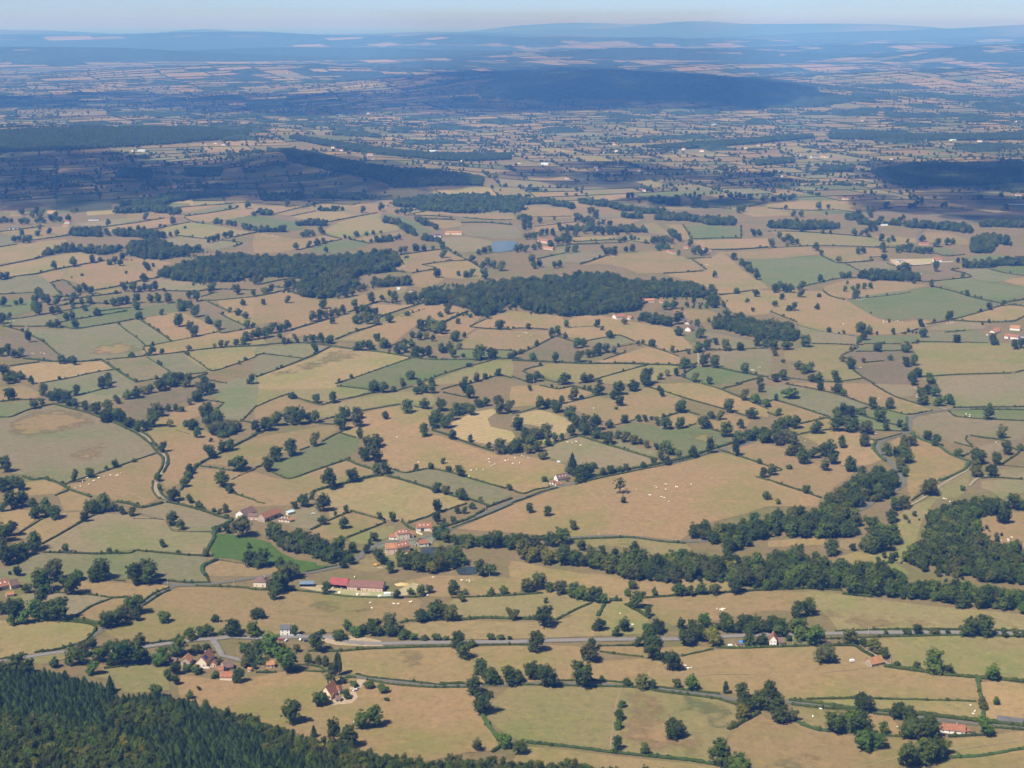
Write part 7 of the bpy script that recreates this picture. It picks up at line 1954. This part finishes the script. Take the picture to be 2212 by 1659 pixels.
# yellow excavator near the mill
def excavator(X, Y):
    x, y = ground(X, Y); root = empty('excavator', (x, y, surface(x, y)), 0.25)
    ym = paint('yellow_paint', (0.75, 0.42, 0.03))
    for s in (-1, 1):
        b = MB(); side_loft(b, [(-1.9, 0.1), (1.9, 0.1), (2.1, 0.5), (1.9, 0.9), (-1.9, 0.9), (-2.1, 0.5)], 0.3, 0.3)
        b.v = [(v[0], v[1] + s * 1.1, v[2]) for v in b.v]; b.build('track', M['tyre'], root)
    b = MB(); side_loft(b, [(-2.2, 0.95), (1.4, 0.95), (1.5, 1.7), (0.2, 2.0), (-2.0, 2.0), (-2.3, 1.6)], 1.25, 1.2); b.build('housing', ym, root)
    b = MB(); b.box(0.1, 1.5, -1.2, -0.2, 1.75, 3.0); cab = b.build('cab', ym, root)
    b = MB(); b.box(0.25, 1.54, -1.23, -0.17, 2.1, 2.85); b.build('window', M['glass'], cab)
    b = MB(); b.tube((1.2, 0.3, 1.7), (3.6, 0.3, 3.6), 0.28, 0.22, 8); b.build('boom', ym, root)
    b = MB(); b.tube((3.6, 0.3, 3.6), (5.0, 0.3, 1.4), 0.2, 0.15, 8); b.build('stick', ym, root)
    b = MB(); side_loft(b, [(4.6, 0.4), (5.5, 0.5), (5.4, 1.3), (4.8, 1.4)], 0.5, 0.5); b.v = [(v[0], v[1] + 0.3, v[2]) for v in b.v]; b.build('bucket', M['tyre'], root)
    tag(root, 'yellow digger parked on the grass below the mill', 'excavator')
excavator(1505, 2264)

# pale container, tarpaulin, tank and straw by the barns
def ribbed_box(A, B, depth, h, name, mat, label, cat):
    ax, ay = ground(*A); bx, by = ground(*B); L = math.hypot(bx - ax, by - ay)
    root = empty(name, (ax, ay, surface(ax, ay)), math.atan2(by - ay, bx - ax))
    b = MB(); b.box(0, L, 0, depth, -0.3, h); b.build('body', mat, root)
    for k in range(5):
        b = MB(); x = L * (k + 0.5) / 5; b.box(x - 0.12, x + 0.12, -0.08, -0.003, 0.1, h - 0.1); b.build('rib', M['shutter'], root)
    tag(root, label, cat)
ribbed_box((1537, 2386), (1563, 2384), 3.0, 3.0, 'container', plain('mint_sheet', (0.62, 0.72, 0.66), 0.06, 1), 'pale mint container in front of the long dark-red barn', 'container')
M['tarp'] = plain('blue_tarpaulin', (0.03, 0.22, 0.62), 0.12, 0.8, 0.5, 0.3)
def tarp(X, Y):
    x, y = ground(X, Y); z = surface(x, y)
    b = MB(); n = 8
    for j in range(n + 1):
        for i in range(n + 1):
            u, v = i / n, j / n
            ed = min(u, 1 - u, v, 1 - v)
            b.v.append((u * 5 - 2.5 + random.uniform(-0.1, 0.1), v * 3.4 - 1.7 + random.uniform(-0.1, 0.1), min(1, ed * 4) ** 0.6 * 1.6 * random.uniform(0.85, 1.1) + (2.3 if v > 0.0 else 2.3)))
    for j in range(n):
        for i in range(n):
            a = j * (n + 1) + i; b.f.append((a, a + 1, a + n + 2, a + n + 1))
    base = [(-2.5, -1.7, 2.2), (2.5, -1.7, 2.2), (2.5, 1.7, 2.2), (-2.5, 1.7, 2.2)]
    i0 = len(b.v); b.v += base; b.f.append((i0 + 3, i0 + 2, i0 + 1, i0))
    o = b.build('tarpaulin', M['tarp']); o.location = (x, y, z + 0.2)
    tag(o, 'bright blue tarpaulin spread over the beige cabin roof', 'tarpaulin')
tarp(2965, 2581)
def tank(X, Y, r, h, label):
    x, y = ground(X, Y); root = empty('water_tank', (x, y, surface(x, y)))
    b = MB(); b.tube((0, 0, -0.2), (0, 0, h), r, r, 16); b.build('body', M['w_white'], root)
    b = MB(); b.tube((0, 0, h + 0.003), (0, 0, h + 0.35), r * 0.95, r * 0.3, 16); b.build('lid', M['shutter'], root)
    tag(root, label, 'tank')
tank(1430, 2382, 1.3, 1.6, 'white round water tank before the long dark-red barn')
tank(1358, 2373, 1.3, 1.0, 'low white feed tub in front of the vivid red barn')
M['straw'] = plain('straw', (0.4510, 0.3280, 0.1440), 0.2, 1.5)
def bale(X, Y, label):
    x, y = ground(X, Y); root = empty('straw_bale', (x, y, surface(x, y)), random.uniform(0, 3))
    b = MB(); b.tube((-0.7, 0, 0.75), (0.7, 0, 0.75), 0.75, 0.75, 14); b.build('roll', M['straw'], root)
    for k in (-0.35, 0.35):
        b = MB(); b.tube((k - 0.03, 0, 0.75), (k + 0.03, 0, 0.75), 0.765, 0.765, 14); b.build('twine', M['shutter'], root)
    tag(root, label, 'straw bale', 'straw bales at the barns')
bale(1333, 2354, 'straw bale under the vivid red roof, farther in'); bale(1366, 2358, 'straw bale under the vivid red roof by its open end'); bale(1521, 2366.5, 'straw bale at the far end of the long dark-red barn')
def heap(X, Y, w, h, mat, label):
    x, y = ground(X, Y); b = MB(); n = 12; rr = random.Random(int(X))
    for j in range(5):
        f = j / 4
        for k in range(n):
            t = 2 * math.pi * k / n; r = w * (1 - f) * rr.uniform(0.8, 1.15)
            b.v.append((r * math.cos(t) * 1.5, r * math.sin(t), h * f ** 0.8 * rr.uniform(0.85, 1.1) - 0.15))
    for j in range(4):
        for k in range(n):
            a = j * n + k; c = j * n + (k + 1) % n; b.f.append((a, c, c + n, a + n))
    o = b.build('earth_heap', mat); o.location = (x, y, surface(x, y)); tag(o, label, 'heap')
heap(1607, 2338, 5, 2.2, M['straw'], 'brown muck heap beyond the long dark-red barn')
heap(1521, 2270, 3, 1.2, M['dirt'], 'pale earth heap beside the yellow digger')
heap(1460, 2376, 4, 1.0, M['w_stone'], 'low rubble heap before the long dark-red barn')
# ------------------------------------------------------------------ clouds (above and out of the frame; they throw the shadows on the plain)
def cloud_mat():
    m, nt, b = new_mat('cloud_white')
    b.inputs['Base Color'].default_value = (0.9, 0.9, 0.92, 1); b.inputs['Roughness'].default_value = 1.0
    tr = N(nt, 'ShaderNodeBsdfTransparent'); ms = N(nt, 'ShaderNodeMixShader')     # thin summer cloud: lets part of the sun through
    ms.inputs[0].default_value = 0.36
    nt.links.new(tr.outputs[0], ms.inputs[1]); nt.links.new(b.outputs[0], ms.inputs[2])
    nt.links.new(ms.outputs[0], nt.nodes['Material Output'].inputs['Surface'])
    return m
M['cloud'] = cloud_mat()
def ico(sub):
    bm = bmesh.new(); bmesh.ops.create_icosphere(bm, subdivisions=sub, radius=1.0)
    v = [tuple(q.co) for q in bm.verts]; f = [tuple(x.index for x in q.verts) for q in bm.faces]; bm.free(); return v, f
ICO_V, ICO_F = ico(2)
CLOUD_Z = 1750.0
def cloud(pp, radius, label, drop=0.0, seed=1):
    """footprint given by where its shadow lies"""
    g = [ground(X, Y) for X, Y in pp]
    rr = random.Random(seed)
    k = CLOUD_Z / SUN_VEC.z
    ox, oy = SUN_VEC.x * k, SUN_VEC.y * k
    xs = [p[0] for p in g]; ys = [p[1] for p in g]; sp = radius * 1.05
    b = MB(); x = min(xs)
    while x <= max(xs):
        y = min(ys)
        while y <= max(ys):
            qx, qy = x + rr.uniform(-0.3, 0.3) * sp, y + rr.uniform(-0.3, 0.3) * sp
            if inside(qx, qy, g) and rr.random() >= drop:
                R = radius * rr.uniform(0.75, 1.25); i = len(b.v); zc = CLOUD_Z + rr.uniform(0, 0.35) * R
                for v in ICO_V:
                    q = R * rr.uniform(0.9, 1.1)
                    b.v.append((qx + ox + v[0] * q, qy + oy + v[1] * q, zc + (v[2] * q * (0.75 if v[2] > 0 else 0.25))))
                b.f += [tuple(i + w for w in f) for f in ICO_F]
            y += sp
        x += sp
    if not b.v: return
    o = b.build('cloud', M['cloud'])
    for p in o.data.polygons: p.use_smooth = True
    tag(o, label, kind='stuff')
d = lambda x, y: (x * 4096 / 2212, y * 4096 / 2212)
cloud([d(*p) for p in ((-160, 325), (250, 335), (430, 352), (600, 330), (740, 345), (1040, 395), (900, 412), (820, 432), (600, 436), (380, 425), (200, 448), (-160, 462))], 120, 'white fair-weather cloud shading the hedged fields', 0.06, 3)
cloud([d(*p) for p in ((860, 185), (950, 152), (1250, 147), (1500, 162), (1740, 188), (1760, 215), (1640, 234), (1300, 238), (1000, 246), (880, 240))], 260, 'wide white cloud shading the wooded ridge', 0.10, 4)
cloud([d(*p) for p in ((-100, 212), (300, 196), (600, 205), (840, 190), (860, 240), (640, 252), (300, 236), (-100, 232))], 190, 'ragged white cloud shading the left plain', 0.42, 14)
cloud([d(*p) for p in ((1090, 362), (1330, 352), (1500, 368), (1720, 380), (1700, 402), (1450, 408), (1200, 400))], 95, 'small white cloud shading the far hamlets', 0.38, 5)
cloud([d(*p) for p in ((1880, 345), (2040, 355), (2300, 345), (2300, 405), (2000, 415), (1880, 400))], 110, 'white cloud shading the dark right wood', 0.05, 6)
cloud([d(*p) for p in ((1800, 425), (2000, 418), (2300, 425), (2300, 478), (2100, 478), (1930, 462), (1820, 445))], 80, 'small white cloud shading the right-hand fields', 0.25, 7)
cloud([d(*p) for p in ((1330, 430), (1560, 425), (1720, 432), (1600, 446), (1400, 448))], 60, 'wisp of cloud shading the middle fields', 0.2, 8)

# ------------------------------------------------------------------ haze
gx = np.linspace(-34000, 34000, 140)[:, None]; gy = np.linspace(500, 56000, 240)[None, :]
hz_ = height(gx * np.ones_like(gy), gy * np.ones_like(gx))
zlo = float(hz_.min()) - 20; zhi = max(CAM_H + 40, float(hz_.max()) + 40)
b = MB(); b.box(-200000, 200000, -4000, 270000, zlo, zhi)
mh = bpy.data.materials.new('haze_air'); mh.use_nodes = True
nt = mh.node_tree
for n in list(nt.nodes):
    if n.type == 'BSDF_PRINCIPLED': nt.nodes.remove(n)
pv = nt.nodes.new('ShaderNodeVolumePrincipled')
pv.inputs['Density'].default_value = HAZE_DENSITY
pv.inputs['Color'].default_value = (*HAZE_COLOR, 1)
pv.inputs['Absorption Color'].default_value = (*HAZE_TINT, 1)
pv.inputs['Anisotropy'].default_value = 0.0
nt.links.new(pv.outputs[0], [n for n in nt.nodes if n.type == 'OUTPUT_MATERIAL'][0].inputs['Volume'])
print('haze box', zlo, zhi)
hz = b.build('haze', mh)
tag(hz, 'blue summer haze lying over the whole plain', kind='stuff')

settle_labels()
